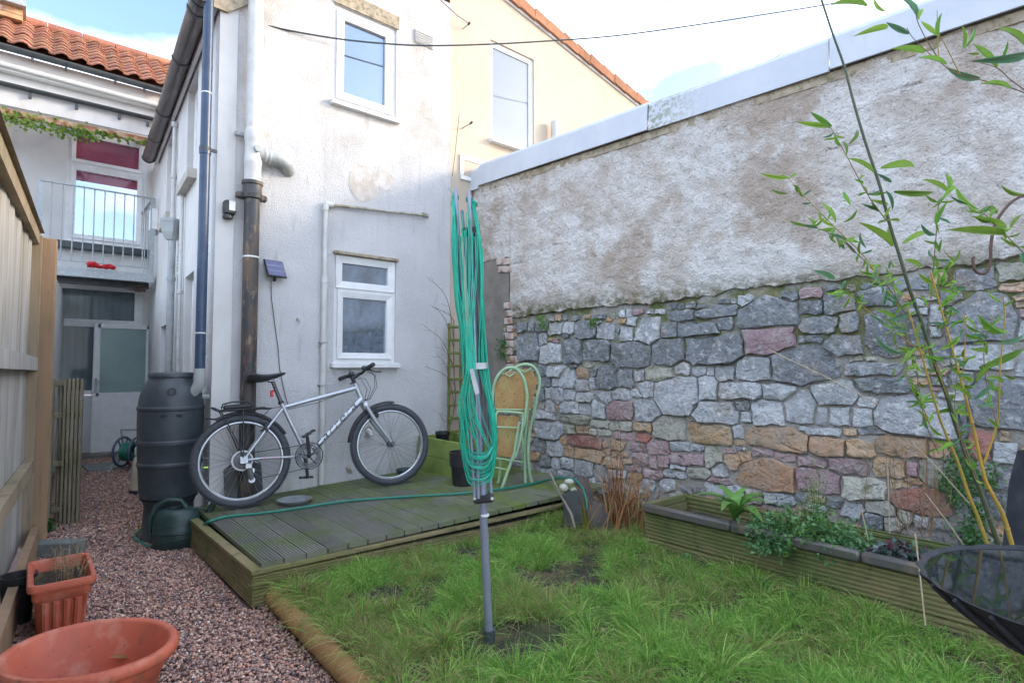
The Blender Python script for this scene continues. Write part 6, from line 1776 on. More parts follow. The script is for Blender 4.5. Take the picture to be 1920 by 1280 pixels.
# ================================================================== overhead cables
cab = [(396, 10), (440, 30), (500, 48), (560, 61), (640, 74), (720, 82), (800, 86), (900, 84), (1000, 79), (1150, 68), (1300, 48), (1450, 25), (1545, 10), (1700, -18)]
pts = [at_depth(px, py, 4.28 + 3.0 * (px - 396) / 1300) for px, py in cab]
tag(MB().tube(smooth_pts(pts, 4), .0075, 6).build('overhead_cable', M_GUTTER, smooth=True), 'dark overhead cable sagging from the house corner across the sky', 'cable')
for k, (a, b, lab) in enumerate((((1330, 172), (1700, -30), 'upper of two thin wires above the coping'), ((1375, 143), (1720, -22), 'lower of two thin wires above the coping'))):
    A, B = at_depth(a[0], a[1], 14), at_depth(b[0], b[1], 9)
    tag(MB().tube([A.lerp(B, t_ / 6) - Z * (.12 * (t_ / 6) * (1 - t_ / 6)) for t_ in range(7)], .006, 5).build('thin_wire', M_PIPEG), lab, 'wire')
# ================================================================== many small faces: gravel, grass, foliage
def np_mesh(name, verts, tris, m, cols=None, smooth=False):
    me = bpy.data.meshes.new(name)
    nv, nt = len(verts), len(tris)
    me.vertices.add(nv); me.vertices.foreach_set('co', np.ascontiguousarray(verts, dtype=np.float32).ravel())
    me.loops.add(nt * 3); me.loops.foreach_set('vertex_index', np.ascontiguousarray(tris, dtype=np.int32).ravel())
    me.polygons.add(nt); me.polygons.foreach_set('loop_start', np.arange(0, nt * 3, 3, dtype=np.int32))
    try: me.polygons.foreach_set('loop_total', np.full(nt, 3, dtype=np.int32))
    except Exception: pass
    if smooth: me.polygons.foreach_set('use_smooth', np.ones(nt, dtype=bool))
    me.update(calc_edges=True)
    if cols is not None:
        at = me.attributes.new('col', 'FLOAT_COLOR', 'POINT')
        c4 = np.ones((nv, 4), dtype=np.float32); c4[:, :3] = cols
        at.data.foreach_set('color', c4.ravel())
    me.materials.append(m)
    me.validate()
    return me

M_GRAV = mat('gravel_stone', (1, 1, 1), attr='col', rough=.7, bump=(200, .3, .002))
def rot_mats(n):
    q = RNG.normal(size=(n, 4)); q /= np.linalg.norm(q, axis=1)[:, None]
    w, x, y, z = q.T
    return np.stack([1 - 2 * (y * y + z * z), 2 * (x * y - z * w), 2 * (x * z + y * w), 2 * (x * y + z * w), 1 - 2 * (x * x + z * z), 2 * (y * z - x * w), 2 * (x * z - y * w), 2 * (y * z + x * w), 1 - 2 * (x * x + y * y)], axis=1).reshape(n, 3, 3)
def gravel(n, xr, yr, keep, s0, s1):
    x = RNG.uniform(*xr, n); y = RNG.uniform(*yr, n)
    k = keep(x, y); x, y = x[k], y[k]; n = len(x)
    octa = np.array([(1, 0, 0), (-1, 0, 0), (0, 1, 0), (0, -1, 0), (0, 0, 1), (0, 0, -1), (.75, .7, .1), (-.7, -.75, -.1)], float)
    tri = np.array([(0, 6, 4), (6, 2, 4), (2, 1, 4), (1, 7, 4), (7, 3, 4), (3, 0, 4), (6, 0, 5), (2, 6, 5), (1, 2, 5), (7, 1, 5), (3, 7, 5), (0, 3, 5)])
    sz = RNG.uniform(s0, s1, (n, 1)) * RNG.uniform(.65, 1.15, (n, 3))
    v = octa[None] * sz[:, None, :] * RNG.uniform(.75, 1.15, (n, 8, 1))
    R_ = rot_mats(n)
    v = np.einsum('nij,nkj->nki', R_, v)
    v[:, :, 2] *= .75
    v += np.stack([x, y, RNG.uniform(-.004, .008, n)], axis=1)[:, None, :]
    pal = np.minimum(.6, 1.75 * np.array([(.23, .145, .125), (.17, .105, .10), (.29, .20, .17), (.13, .10, .11), (.33, .26, .22), (.20, .13, .13), (.10, .085, .095), (.24, .21, .20), (.30, .165, .12), (.43, .38, .34)]))
    c = pal[RNG.choice(len(pal), n, p=[.20, .18, .14, .12, .07, .12, .07, .04, .045, .015])] * RNG.uniform(.8, 1.25, (n, 1)) * np.array([1.06, .97, .86])
    cols = np.repeat(c[:, None, :], 8, axis=1).reshape(-1, 3)
    tris = (tri[None] + (np.arange(n) * 8)[:, None, None]).reshape(-1, 3)
    return v.reshape(-1, 3), tris, cols
e0x, e0y, e1x, e1y = e0.x, e0.y, e1.x, e1.y
def lawn_left_np(y): return e0x + (e1x - e0x) * (y - e0y) / (e1y - e0y)
def path_keep(x, y):
    left = -.05 + (y - 3.57) * .0678 - .02
    right = np.where(y > 3.13, .885, lawn_left_np(y) - .03)
    right = np.where(y > 4.75, 1.05, right)
    return (x > left) & (x < right)
parts_ = [gravel(62000, (-.15, 1.9), (1.55, 4.8), path_keep, .0055, .0115), gravel(26000, (-.1, 1.2), (4.8, 9.8), path_keep, .008, .015)]
vs_, ts_, cs_ = [], [], []
b_ = 0
for v, t_, c in parts_:
    vs_.append(v); ts_.append(t_ + b_); cs_.append(c); b_ += len(v)
o = put('gravel', np_mesh('gravel', np.concatenate(vs_), np.concatenate(ts_), M_GRAV, np.concatenate(cs_)))
tag(o, 'reddish brown gravel covering the path beside the fence', 'gravel', kind='stuff')

# ---- grass
M_GRASS = mat('grass_blade', (1, 1, 1), attr='col', rough=.5, spec=.35, transl=.4)
def blades(base, direc, length, width, droop, cols, seg=3):
    """ribbon blades: base (n,3), direc unit (n,3), length, width, droop (n)"""
    n = len(base)
    side = np.cross(direc, np.array([0, 0, 1.0])[None]) + RNG.normal(scale=.35, size=(n, 3))
    side /= np.linalg.norm(side, axis=1)[:, None] + 1e-9
    hor = direc.copy(); hor[:, 2] = 0
    hl = np.linalg.norm(hor, axis=1)[:, None] + 1e-6
    hor /= hl
    V_, C_ = [], []
    for k in range(seg + 1):
        u = k / seg
        p = base + direc * (length * u)[:, None] + hor * (droop * length * u * u * .6)[:, None] - np.array([0, 0, 1.0])[None] * (droop * length * u * u * .75)[:, None]
        w = width * (1 - u ** 1.6)
        tint = (.55 + .55 * u)
        if k < seg:
            V_ += [p - side * (w / 2)[:, None], p + side * (w / 2)[:, None]]
            C_ += [cols, cols]
        else:
            V_ += [p]; C_ += [cols]
    m_v = 2 * seg + 1
    v = np.stack(V_, axis=1).reshape(-1, 3); c = np.stack(C_, axis=1).reshape(-1, 3)
    tri = []
    for k in range(seg - 1): tri += [(2 * k, 2 * k + 1, 2 * k + 3), (2 * k, 2 * k + 3, 2 * k + 2)]
    tri += [(2 * seg - 2, 2 * seg - 1, 2 * seg)]
    tri = np.array(tri)
    t = (tri[None] + (np.arange(n) * m_v)[:, None, None]).reshape(-1, 3)
    return v, t, c
def in_view(x, y, pad=.12):
    f = x * FWD0.x + y * FWD0.y; r = x * RIGHT.x + y * RIGHT.y
    return (f > 1.75) & (np.abs(r) < f * (.91 + pad))
def lawn_keep(x, y):
    ok = (x > lawn_left_np(y) + .05) & (y < 3.06 - .06 * (x - .967)) & in_view(x, y)
    ok &= ~((x > 2.93) & (y < 2.22)) & (x < 3.62)
    return ok
zf = np.vectorize(lawn_z)
nz = np.vectorize(lambda a, b, c: mnoise.noise((a, b, c)))
pole_xy = np.array([base.x, base.y])
tx_ = RNG.uniform(.9, 3.7, 2100); ty_ = RNG.uniform(-.3, 3.12, 2100)
k = lawn_keep(tx_, ty_); tx_, ty_ = tx_[k], ty_[k]
# fewer tufts where the soil shows: noise patches and round the pole
patch = nz(tx_ * 1.9, ty_ * 1.9, 3.3) + .35 * nz(tx_ * 5, ty_ * 5, 1.1)
dpole = np.hypot(tx_ - pole_xy[0] - .10, ty_ - pole_xy[1] + .10)
keep = (patch > -.52) & (dpole > .20)
tx_, ty_ = tx_[keep], ty_[keep]
nT = len(tx_)
vit = RNG.uniform(.55, 1.15, nT) * np.clip(.85 + .5 * nz(tx_ * 2.5, ty_ * 2.5, 9.0), .55, 1.25)
gold = np.clip(nz(tx_ * 2.2, ty_ * 2.2, 21.0) * 1.6 + .18, .06, .75)
# strawy strips beside the timber edging and along the raised bed
edge_d = tx_ - lawn_left_np(ty_)
gold = np.where(edge_d < .28, np.clip(gold + .35, 0, .8), gold)
gold = np.where((tx_ > 2.6), np.clip(gold + .12, 0, .8), gold)
per = 140
own = np.repeat(np.arange(nT), per)
n = len(own)
ang = RNG.uniform(0, 2 * np.pi, n); rad = np.abs(RNG.normal(scale=.030, size=n)) + RNG.uniform(0, .02, n)
bx = tx_[own] + rad * np.cos(ang); by_ = ty_[own] + rad * np.sin(ang)
lean = np.clip(rad * 7 + RNG.normal(scale=.25, size=n), -.2, 1.2)
a2 = ang + RNG.normal(scale=.5, size=n)
dirn = np.stack([np.cos(a2) * lean, np.sin(a2) * lean, np.ones(n)], axis=1); dirn /= np.linalg.norm(dirn, axis=1)[:, None]
ln = RNG.uniform(.05, .14, n) * vit[own]
wd = RNG.uniform(.0016, .0048, n)
isgold = RNG.uniform(size=n) < gold[own] * .75
gpal = np.array([(.165, .37, .06), (.23, .46, .085), (.115, .28, .06), (.34, .54, .12), (.45, .60, .17)])
spal = np.array([(.36, .29, .13), (.30, .22, .10), (.42, .37, .19), (.26, .27, .09)])
cc_ = np.where(isgold[:, None], spal[RNG.integers(0, 4, n)], gpal[RNG.choice(5, n, p=[.3, .3, .15, .17, .08])]) * RNG.uniform(.8, 1.2, (n, 1))
bz_ = np.repeat(zf(tx_, ty_), per) - .006
v1_, t1_, c1_ = blades(np.stack([bx, by_, bz_], 1), dirn, ln, wd, RNG.uniform(.2, 1.1, n), cc_)
# big loose tussocks between the small tufts
kx = RNG.choice(nT, 110, replace=False)
own5 = np.repeat(kx, 130); n5 = len(own5)
an5 = RNG.uniform(0, 2 * np.pi, n5); ra5 = np.abs(RNG.normal(scale=.045, size=n5))
le5 = np.clip(ra5 * 8 + RNG.normal(scale=.2, size=n5), 0, 1.4)
d5 = np.stack([np.cos(an5) * le5, np.sin(an5) * le5, np.ones(n5)], 1); d5 /= np.linalg.norm(d5, axis=1)[:, None]
g5 = RNG.uniform(size=n5) < gold[own5] * .5 + .08
c5 = np.where(g5[:, None], spal[RNG.integers(0, 4, n5)], gpal[RNG.choice(5, n5, p=[.2, .3, .1, .25, .15])])
v5_, t5_, c5_ = blades(np.stack([tx_[own5] + ra5 * np.cos(an5), ty_[own5] + ra5 * np.sin(an5), zf(tx_, ty_)[own5] - .006], 1), d5, RNG.uniform(.10, .21, n5), RNG.uniform(.0024, .0046, n5), RNG.uniform(.4, 1.3, n5), c5, seg=5)
# thin scatter of single blades and straw on the bare soil
n2 = 16000
sx2 = RNG.uniform(.9, 3.7, n2); sy2 = RNG.uniform(-.3, 3.12, n2); k = lawn_keep(sx2, sy2) & (RNG.uniform(size=n2) < np.clip(.25 + np.hypot(sx2 - pole_xy[0], sy2 - pole_xy[1]) * 1.2, 0, 1))
sx2, sy2 = sx2[k], sy2[k]; n2 = len(sx2)
a2 = RNG.uniform(0, 6.283, n2); le = RNG.uniform(.3, 3.0, n2)
d2 = np.stack([np.cos(a2) * le, np.sin(a2) * le, np.ones(n2) * .6], 1); d2 /= np.linalg.norm(d2, axis=1)[:, None]
c2 = np.where((RNG.uniform(size=n2) < .45)[:, None], spal[RNG.integers(0, 4, n2)] * .8, gpal[RNG.integers(0, 5, n2)])
v2_, t2_, c2_ = blades(np.stack([sx2, sy2, zf(sx2, sy2)], 1), d2, RNG.uniform(.02, .06, n2), RNG.uniform(.0015, .003, n2), RNG.uniform(.1, .6, n2), c2)
# long pale blades flopping over the timber edging
n3 = 420
t3 = RNG.uniform(0, 1.25, n3) ** 1.0
ex = e0x + (e1x - e0x) * t3 + .05; ey = e0y + (e1y - e0y) * t3
a3 = math.atan2(-.4, -1) + RNG.normal(scale=.6, size=n3)
d3 = np.stack([np.cos(a3) * .8, np.sin(a3) * .8, np.ones(n3)], 1); d3 /= np.linalg.norm(d3, axis=1)[:, None]
c3 = np.where((RNG.uniform(size=n3) < .6)[:, None], spal[RNG.integers(0, 4, n3)] * 1.1, gpal[RNG.integers(0, 5, n3)])
v3_, t3_, c3_ = blades(np.stack([ex + RNG.normal(scale=.03, size=n3), ey, np.full(n3, .10)], 1), d3, RNG.uniform(.08, .20, n3), RNG.uniform(.002, .0035, n3), RNG.uniform(.6, 1.2, n3), c3, seg=5)
# long blades against the deck front
n4 = 1500
x4 = RNG.uniform(1.0, 2.9, n4); y4 = 3.164 - .061 * (x4 - .967) - .05 - np.abs(RNG.normal(scale=.04, size=n4))
a4 = RNG.uniform(0, 6.283, n4)
d4 = np.stack([np.cos(a4) * .35, np.sin(a4) * .35, np.ones(n4)], 1); d4 /= np.linalg.norm(d4, axis=1)[:, None]
c4 = np.where((RNG.uniform(size=n4) < .25)[:, None], spal[RNG.integers(0, 4, n4)], gpal[RNG.integers(0, 5, n4)])
v4_, t4_, c4_ = blades(np.stack([x4, y4, zf(x4, y4) - .004], 1), d4, RNG.uniform(.05, .14, n4), RNG.uniform(.002, .0034, n4), RNG.uniform(.2, .9, n4), c4, seg=4)
vs_, ts_, cs_ = [], [], []; b_ = 0
for v, t_, c in ((v1_, t1_, c1_), (v2_, t2_, c2_), (v3_, t3_, c3_), (v4_, t4_, c4_), (v5_, t5_, c5_)):
    vs_.append(v); ts_.append(t_ + b_); cs_.append(c); b_ += len(v)
o = put('grass', np_mesh('grass', np.concatenate(vs_), np.concatenate(ts_), M_GRASS, np.concatenate(cs_)))
tag(o, 'tufty green lawn grass with bare soil patches', 'grass', kind='stuff')

# ---- leaf clumps
M_LEAF = mat('leaf', (1, 1, 1), attr='col', rough=.5, spec=.35, transl=.35)
def leaf_quads(pos, direc, nrm, L, W, cols, fold=.25):
    n = len(pos)
    side = np.cross(direc, nrm); side /= np.linalg.norm(side, axis=1)[:, None] + 1e-9
    up = np.cross(side, direc)
    a = pos; b = pos + direc * (L * .5)[:, None] + side * (W * .5)[:, None] + up * (W * fold)[:, None]
    m_ = pos + direc * (L * .5)[:, None]
    c = pos + direc * L[:, None] - up * (L * .12)[:, None]
    d = pos + direc * (L * .5)[:, None] - side * (W * .5)[:, None] + up * (W * fold)[:, None]
    b2 = pos + direc * (L * .22)[:, None] + side * (W * .36)[:, None] + up * (W * fold * .6)[:, None]
    d2 = pos + direc * (L * .22)[:, None] - side * (W * .36)[:, None] + up * (W * fold * .6)[:, None]
    v = np.stack([a, b2, b, c, d, d2, m_], 1).reshape(-1, 3)
    tri = np.array([(0, 1, 6), (1, 2, 6), (2, 3, 6), (3, 4, 6), (4, 5, 6), (5, 0, 6)])
    t = (tri[None] + (np.arange(n) * 7)[:, None, None]).reshape(-1, 3)
    return v, t, np.repeat(cols[:, None, :], 7, 1).reshape(-1, 3)
def clump(name, label, cat, c, r, n, L, W, pal, stems=14, up=.5, group=None, stem_col=(.10, .14, .04), part='foliage', flat=False, lean=(0, 0, 0)):
    """a leafy plant: stems from the base, leaves spread through an uneven volume"""
    c = np.array(c, float); r = np.array(r, float)
    t = thing(name, label, cat, tuple(c), group)
    ns = max(3, n // 14)
    tips = RNG.normal(size=(ns, 3)); tips /= np.linalg.norm(tips, axis=1)[:, None]; tips[:, 2] = np.abs(tips[:, 2])
    tips = tips * r * RNG.uniform(.45, 1.0, (ns, 1)) + np.array(lean) * RNG.uniform(.3, 1, (ns, 1))
    own = RNG.integers(0, ns, n); u = RNG.uniform(.35, 1.05, n) ** .8
    pos = c + tips[own] * u[:, None] + RNG.normal(scale=1, size=(n, 3)) * r * .10
    d = tips[own] / (np.linalg.norm(tips[own], axis=1)[:, None] + 1e-6) * .5 + RNG.normal(scale=.6, size=(n, 3)); d[:, 2] += up * .2
    d /= np.linalg.norm(d, axis=1)[:, None]
    nn = RNG.normal(scale=.5, size=(n, 3)) + np.array([0, 0, 1.0]) + (np.array([-.8, -.8, 0]) if flat else 0)
    pal = np.array(pal); cols = pal[RNG.integers(0, len(pal), n)] * RNG.uniform(.75, 1.25, (n, 1))
    v, tr_, cl = leaf_quads(pos, d, nn, RNG.uniform(.6, 1.2, n) * L, RNG.uniform(.7, 1.2, n) * W, cols)
    v = v - np.array(OFF[t.name])
    put(part, np_mesh(part, v, tr_, M_LEAF, cl), t)
    if stems:
        mb = MB()
        for k in range(min(ns, stems)):
            mid_ = c + tips[k] * .5 + RNG.normal(scale=.02, size=3) * r
            mb.tube([c, mid_, c + tips[k]], [.0022, .0018, .001], 4, caps=False)
        mb.build('stems', mat('stem_' + name, stem_col, None, rough=.7) if ('stem_' + name) not in MATS else MATS['stem_' + name], t)
    return t
GREEN = [(.075, .17, .03), (.10, .22, .04), (.055, .13, .03), (.14, .26, .06)]
FRESH = [(.12, .27, .04), (.16, .33, .06), (.09, .21, .04)]
COOL = [(.10, .24, .10), (.14, .30, .12), (.08, .19, .08), (.18, .35, .15)]
BLUE = [(.12, .18, .17), (.16, .22, .22), (.09, .14, .13), (.13, .05, .07), (.20, .25, .26), (.10, .17, .10)]
IVY = [(.05, .15, .035), (.07, .20, .05), (.04, .11, .03), (.09, .24, .07)]
p = at_z(1022, 965, .12); clump('leafy_mound', 'bright green leafy mound at the right end of the deck front', 'plant', (p.x + .05, p.y - .05, .10), (.17, .17, .17), 620, .026, .016, FRESH + GREEN)
def bed(px, py, z=.32): q = at_z(px, py, z + .1); return (min(max(q.x, 3.02), 3.36), q.y, z)
# broad leaved rosette
q = bed(1378, 965)
t = thing('rosette_plant', 'broad leaved green rosette in the raised bed', 'plant', q)
M_BROAD = mat('broad_leaf', (0.11, 0.25, 0.045), (0.15, 0.31, 0.07), 25, rough=.5, rnd=.15, bump=(90, .4, .002), transl=.3)
bl = leafmesh(.26, .075, M_BROAD, 'leaf', curl=.9, n=7)
for k in range(11):
    a = 2 * math.pi * k / 11 + random.uniform(-.2, .2)
    o = put('leaf', bl, t, (q[0], q[1], q[2] + .07), (0, random.uniform(-1.05, -.35), a)); s_ = random.uniform(.65, 1.05); o.scale = (s_, s_, s_)
q2 = bed(1300, 955)
k = 0
for px, py, r, n, L, pal, nm, lab in (
    (1245, 950, (.05, .06, .06), 70, .022, FRESH, 'bed_seedling', 'small fresh seedling at the far corner of the raised bed'),
    (1290, 955, (.05, .05, .10), 80, .026, FRESH, 'bed_seedling', 'climbing seedling left of the broad leaved rosette'),
    (1440, 985, (.21, .20, .19), 1100, .030, COOL, 'feathery_plant', 'feathery green plant right of the broad leaved rosette'),
    (1510, 990, (.22, .20, .22), 1200, .030, COOL + GREEN, 'feathery_plant', 'thick feathery green plant in the middle of the raised bed'),
    (1575, 1000, (.20, .18, .18), 1000, .030, COOL, 'feathery_plant', 'feathery green plant next to the bluish heuchera'),
    (1550, 960, (.12, .12, .42), 800, .016, [(.17, .27, .08), (.22, .32, .10), (.13, .22, .06)], 'airy_plant', 'tall airy pale green plant against the stone wall'),
    (1668, 1022, (.13, .14, .12), 420, .036, BLUE, 'heuchera', 'bluish purple heuchera near the bird bath'),
    (1715, 1030, (.12, .14, .12), 400, .036, BLUE, 'heuchera', 'bluish heuchera touching the bird bath rim')):
    clump(nm, lab, 'plant', bed(px, py), r, n, L, L * (.55 if pal is not BLUE else 1.0), pal)
# sprig hanging over the front of the bed
q = at_z(1455, 1000, .40)
clump('trailing_sprig', 'small leafy sprig trailing over the front of the raised bed', 'plant', (2.96, q.y, .385), (.03, .09, .02), 190, .015, .011, COOL, lean=(-.05, 0, -.12), stems=8)
# low weeds in the lawn
for px, py, r, n, L, lab in ((1290, 1048, (.07, .09, .06), 130, .026, 'nettle-like weed in the lawn near the far end of the raised bed'), (1440, 1105, (.07, .09, .05), 60, .038, 'round leaved weed in the lawn below the middle of the raised bed'), (1505, 1120, (.08, .10, .05), 56, .042, 'round leaved weed in the lawn closest to the bird bath')):
    q = at_z(px, py, .13); clump('lawn_weed', lab, 'weed', (q.x, q.y, .12), r, n, L, L * .9, COOL, stems=12)
# ivy-leaved plants on the wall and fence
def wall_plant(lab, pxs, n, L, pal, spread, name='wall_plant', off=.05, cat='plant'):
    c = at_wall(*pxs[0], off)
    t = thing(name, lab, cat, c)
    P_, D_, N_ = [], [], []
    for k in range(n):
        px, py = random.choice(pxs)
        q = at_wall(px + random.gauss(0, spread), py + random.gauss(0, spread * 1.1), off + random.uniform(-.015, .05))
        P_.append(q); d = Vector((WN.x * .5 + random.gauss(0, .5), random.gauss(0, .6), random.gauss(-.2, .5))).normalized(); D_.append(d); N_.append(Vector((WN.x + random.gauss(0, .4), random.gauss(-.2, .4), random.gauss(.5, .4))))
    n_ = len(P_)
    pal = np.array(pal); cols = pal[RNG.integers(0, len(pal), n_)] * RNG.uniform(.7, 1.3, (n_, 1))
    v, tr_, cl = leaf_quads(np.array(P_), np.array(D_), np.array(N_), RNG.uniform(.7, 1.2, n_) * L, RNG.uniform(.8, 1.2, n_) * L * .95, cols)
    put('foliage', np_mesh('foliage', v - np.array(c), tr_, M_LEAF, cl), t)
    mb = MB()
    for k in range(10):
        a, b = random.choice(P_), random.choice(P_)
        if (a - b).length < .25: mb.tube([a, (a + b) / 2 - Z * .02, b], .0012, 4, caps=False)
    if mb.v: mb.build('stems', MATS['stem_leafy_mound'], t)
wall_plant('mat of small round leaves on the stones behind the bamboo canes', [(1800, 860), (1820, 890), (1800, 930), (1835, 960), (1815, 1000), (1840, 1020), (1780, 905), (1850, 900)], 900, .017, IVY, 13, 'wall_creeper')
wall_plant('small green tuft under the render near the bricks', [(1016, 600), (1018, 610)], 90, .018, FRESH, 4, 'wall_fern')
wall_plant('green tuft under the render beside a large grey stone', [(1110, 606), (1114, 602)], 80, .016, FRESH, 3.5, 'wall_fern')
wall_plant('dark green weed at the foot of the bare cement strip', [(942, 640), (940, 655), (944, 668)], 120, .02, IVY, 5, 'wall_fern')
q = at_z(80, 1000, 0); clump('ivy_plant', 'low green ivy at the foot of the fence post', 'ivy', (q.x - .01, q.y + .05, .0), (.09, .12, .15), 260, .03, .026, IVY)
q = at_z(263, 868, .15); clump('potted_plant', 'small green plant in the terracotta pot in the passage', 'plant', (q.x, q.y, .12), (.06, .06, .09), 60, .03, .014, FRESH, stems=5)
# ivy along the rusty beam
t = thing('beam_ivy', 'ivy leaves hanging along the rusty beam of the canopy', 'ivy', (.1, 8.98, 4.25))
P_ = [Vector((random.choice((-.33, -.2, -.12, .0, .12, .25, .38, .42, .5)) + random.gauss(0, .06), 8.97 - random.uniform(0, .06), 4.22 + random.gauss(0, .05))) for _ in range(260)]
P_ += [Vector((random.uniform(.55, 1.15), 8.98, 4.29 + random.gauss(0, .015))) for _ in range(70)]
n_ = len(P_); D_ = RNG.normal(size=(n_, 3)); D_[:, 2] -= .5; D_ /= np.linalg.norm(D_, axis=1)[:, None]
N_ = np.tile([0, -1.0, .3], (n_, 1)) + RNG.normal(scale=.4, size=(n_, 3))
v, tr_, cl = leaf_quads(np.array(P_), D_, N_, RNG.uniform(.03, .06, n_), RNG.uniform(.03, .055, n_), np.array([(.16, .26, .03), (.10, .19, .03), (.22, .30, .05)])[RNG.integers(0, 3, n_)])
put('foliage', np_mesh('foliage', v - np.array(OFF[t.name]), tr_, M_LEAF, cl), t)

# ---- dry iris and green blades
def blade_plant(name, lab, c, n, hr, pal, spread, width, droop, leanr=.35):
    t = thing(name, lab, 'plant', c)
    a = RNG.uniform(0, 6.283, n); le = np.abs(RNG.normal(scale=leanr, size=n))
    d = np.stack([np.cos(a) * le, np.sin(a) * le, np.ones(n)], 1); d /= np.linalg.norm(d, axis=1)[:, None]
    b = np.array(c)[None] + RNG.normal(size=(n, 3)) * np.array([spread, spread, 0])
    pal = np.array(pal); cols = pal[RNG.integers(0, len(pal), n)] * RNG.uniform(.7, 1.25, (n, 1))
    v, tr_, cl = blades(b, d, RNG.uniform(*hr, n), RNG.uniform(.6, 1.3, n) * width, RNG.uniform(*droop, n), cols, seg=7)
    put('blades', np_mesh('blades', v - np.array(OFF[t.name]), tr_, M_LEAF, cl), t)
    return t
BROWN = [(.34, .16, .07), (.25, .11, .055), (.42, .22, .10), (.18, .09, .06), (.48, .33, .20)]
q = at_z(1170, 1000, .1)
blade_plant('dry_iris', 'tall clump of dead rusty brown iris blades beside the raised bed', (q.x, q.y, .09), 210, (.26, .68), BROWN, .085, .014, (.0, .6), .19)
t = blade_plant('dry_iris', 'few tallest brown dead stalks rising above the iris clump', (q.x - .02, q.y + .03, .09), 12, (.66, .86), BROWN[:3], .05, .010, (.0, .2), .12)
q = at_z(1100, 1005, .1)
blade_plant('iris', 'upright yellow green iris blades beside the pale pebbles', (q.x, q.y, .09), 26, (.2, .42), [(.25, .26, .04), (.30, .24, .05), (.17, .22, .04)], .05, .011, (.0, .25), .28)
# bare twiggy shrub by the trellis
M_TWIG = mat('bare_twig', (0.11, 0.075, 0.065), (0.16, 0.12, 0.10), 20, rough=.9)
tw = thing('bare_shrub', 'bare twiggy shrub against the white wall left of the trellis', 'shrub', (3.06, 4.60, .52))
rt3 = random.Random(8)
TW = [((850, 690), (830, 640), (795, 610)), ((851, 640), (838, 560), (802, 520)), ((850, 650), (835, 600), (815, 575)), ((852, 720), (830, 700), (800, 688)), ((850, 600), (842, 590), (818, 578)), ((852, 760), (838, 690), (822, 668)), ((848, 780), (835, 790), (824, 775)), ((852, 690), (842, 668), (830, 655))]
mb = MB()
for tri_ in TW:
    pts = [at_y(px, py, 4.62 + rt3.uniform(-.05, .05)) for px, py in tri_]
    sm = smooth_pts(pts, 5)
    mb.tube(sm, [.004 - .0026 * k / (len(sm) - 1) for k in range(len(sm))], 5, caps=False)
    for k in range(2, len(sm), 2):
        d = Vector((rt3.uniform(-.10, .01), rt3.uniform(-.03, .03), rt3.uniform(-.01, .08)))
        mb.tube([sm[k], sm[k] + d * .5, sm[k] + d], .0012, 4, caps=False)
mb.build('twigs', M_TWIG, tw)
MB().tube(smooth_pts([Vector((3.06, 4.60, .52)), at_y(853, 760, 4.62), at_y(851, 690, 4.62), at_y(851, 600, 4.62)], 4), .005, 6).build('stem', M_TWIG, tw)
# dry thin stems standing in the bed before the wall
ds = thing('dry_plant', 'thin dry stalks standing behind the heuchera', 'plant', at_z(1700, 1000, .4))
mb = MB()
for k in range(26):
    px = random.gauss(1705, 38); b = at_z(px, 1003 + random.uniform(-6, 8), .34)
    h = random.uniform(.2, .55); lx = random.gauss(0, .05)
    mb.tube([b, b + Vector((lx, -lx, h * .5)), b + Vector((lx * 2 + random.gauss(0, .03), -lx, h))], .0016, 4, caps=False)
mb.build('stems', mat('dry_stem', (0.25, 0.16, 0.09), (0.17, 0.10, 0.06), 20, rough=.9), ds)
M_STRAWP = mat('pale_straw', (0.46, 0.40, 0.30), (0.38, 0.30, 0.2), 20, rough=.8)
for a, b, dep, lab in (((1709, 828), (1817, 943), 2.3, 'long pale stalk slanting behind the bamboo'), ((1735, 925), (1815, 1033), 2.25, 'short pale stalk slanting down to the bird bath'), ((1440, 655), (1650, 760), 2.3, 'thin straw stalk slanting across the middle stones'), ((1664, 860), (1668, 1000), 2.9, 'thin white stalk standing upright before the stones'), ((1716, 1000), (1735, 1172), 1.9, 'thin white stalk in front of the raised bed end'), ((1615, 955), (1628, 1012), 2.75, 'short white stalk in the raised bed left of the heuchera')):
    A, B = at_depth(*a, dep), at_depth(*b, dep)
    tag(MB().tube([A, A.lerp(B, .5) + Z * .006, B], .0024, 5).build('dry_stalk', M_STRAWP), lab, 'stalk')

# ================================================================== bamboo
M_CULM = mat('dark_bamboo_culm', (0.045, 0.075, 0.035), (0.075, 0.085, 0.055), 14, rough=.4, stretch=(1, 1, .3))
M_CANE = mat('golden_bamboo_cane', (0.42, 0.25, 0.04), (0.30, 0.24, 0.05), 12, rough=.4, stretch=(1, 1, .4))
M_BLEAF = mat('bamboo_leaf', (0.16, 0.32, 0.04), (0.23, 0.40, 0.07), 10, rough=.45, rnd=.28, hue=.018, transl=.4)
M_BLEAFC = mat('bamboo_leaf_cool', (0.085, 0.215, 0.10), (0.12, 0.26, 0.14), 10, rough=.45, rnd=.22, transl=.35)
bb = thing('bamboo', 'tall bamboo with dark stem, golden canes and slender green leaves', 'bamboo', at_depth(1880, 1060, 2.0))
def cane(pts, r0, r1, m, name='cane', d0=2.0, d1=1.9, nodes=True):
    P_ = smooth_pts([at_depth(px, py, d0 + (d1 - d0) * i / (len(pts) - 1)) for i, (px, py) in enumerate(pts)], 4)
    n = len(P_)
    mb = MB().tube(P_, [r0 + (r1 - r0) * k / (n - 1) for k in range(n)], 8)
    if nodes:
        for k in range(3, n - 2, 7):
            r = r0 + (r1 - r0) * k / (n - 1)
            d = (P_[k + 1] - P_[k - 1]).normalized()
            mb.tube([P_[k] - d * .003, P_[k], P_[k] + d * .003], [r, r * 1.28, r], 8, caps=False)
    mb.build(name, m, bb, smooth=True)
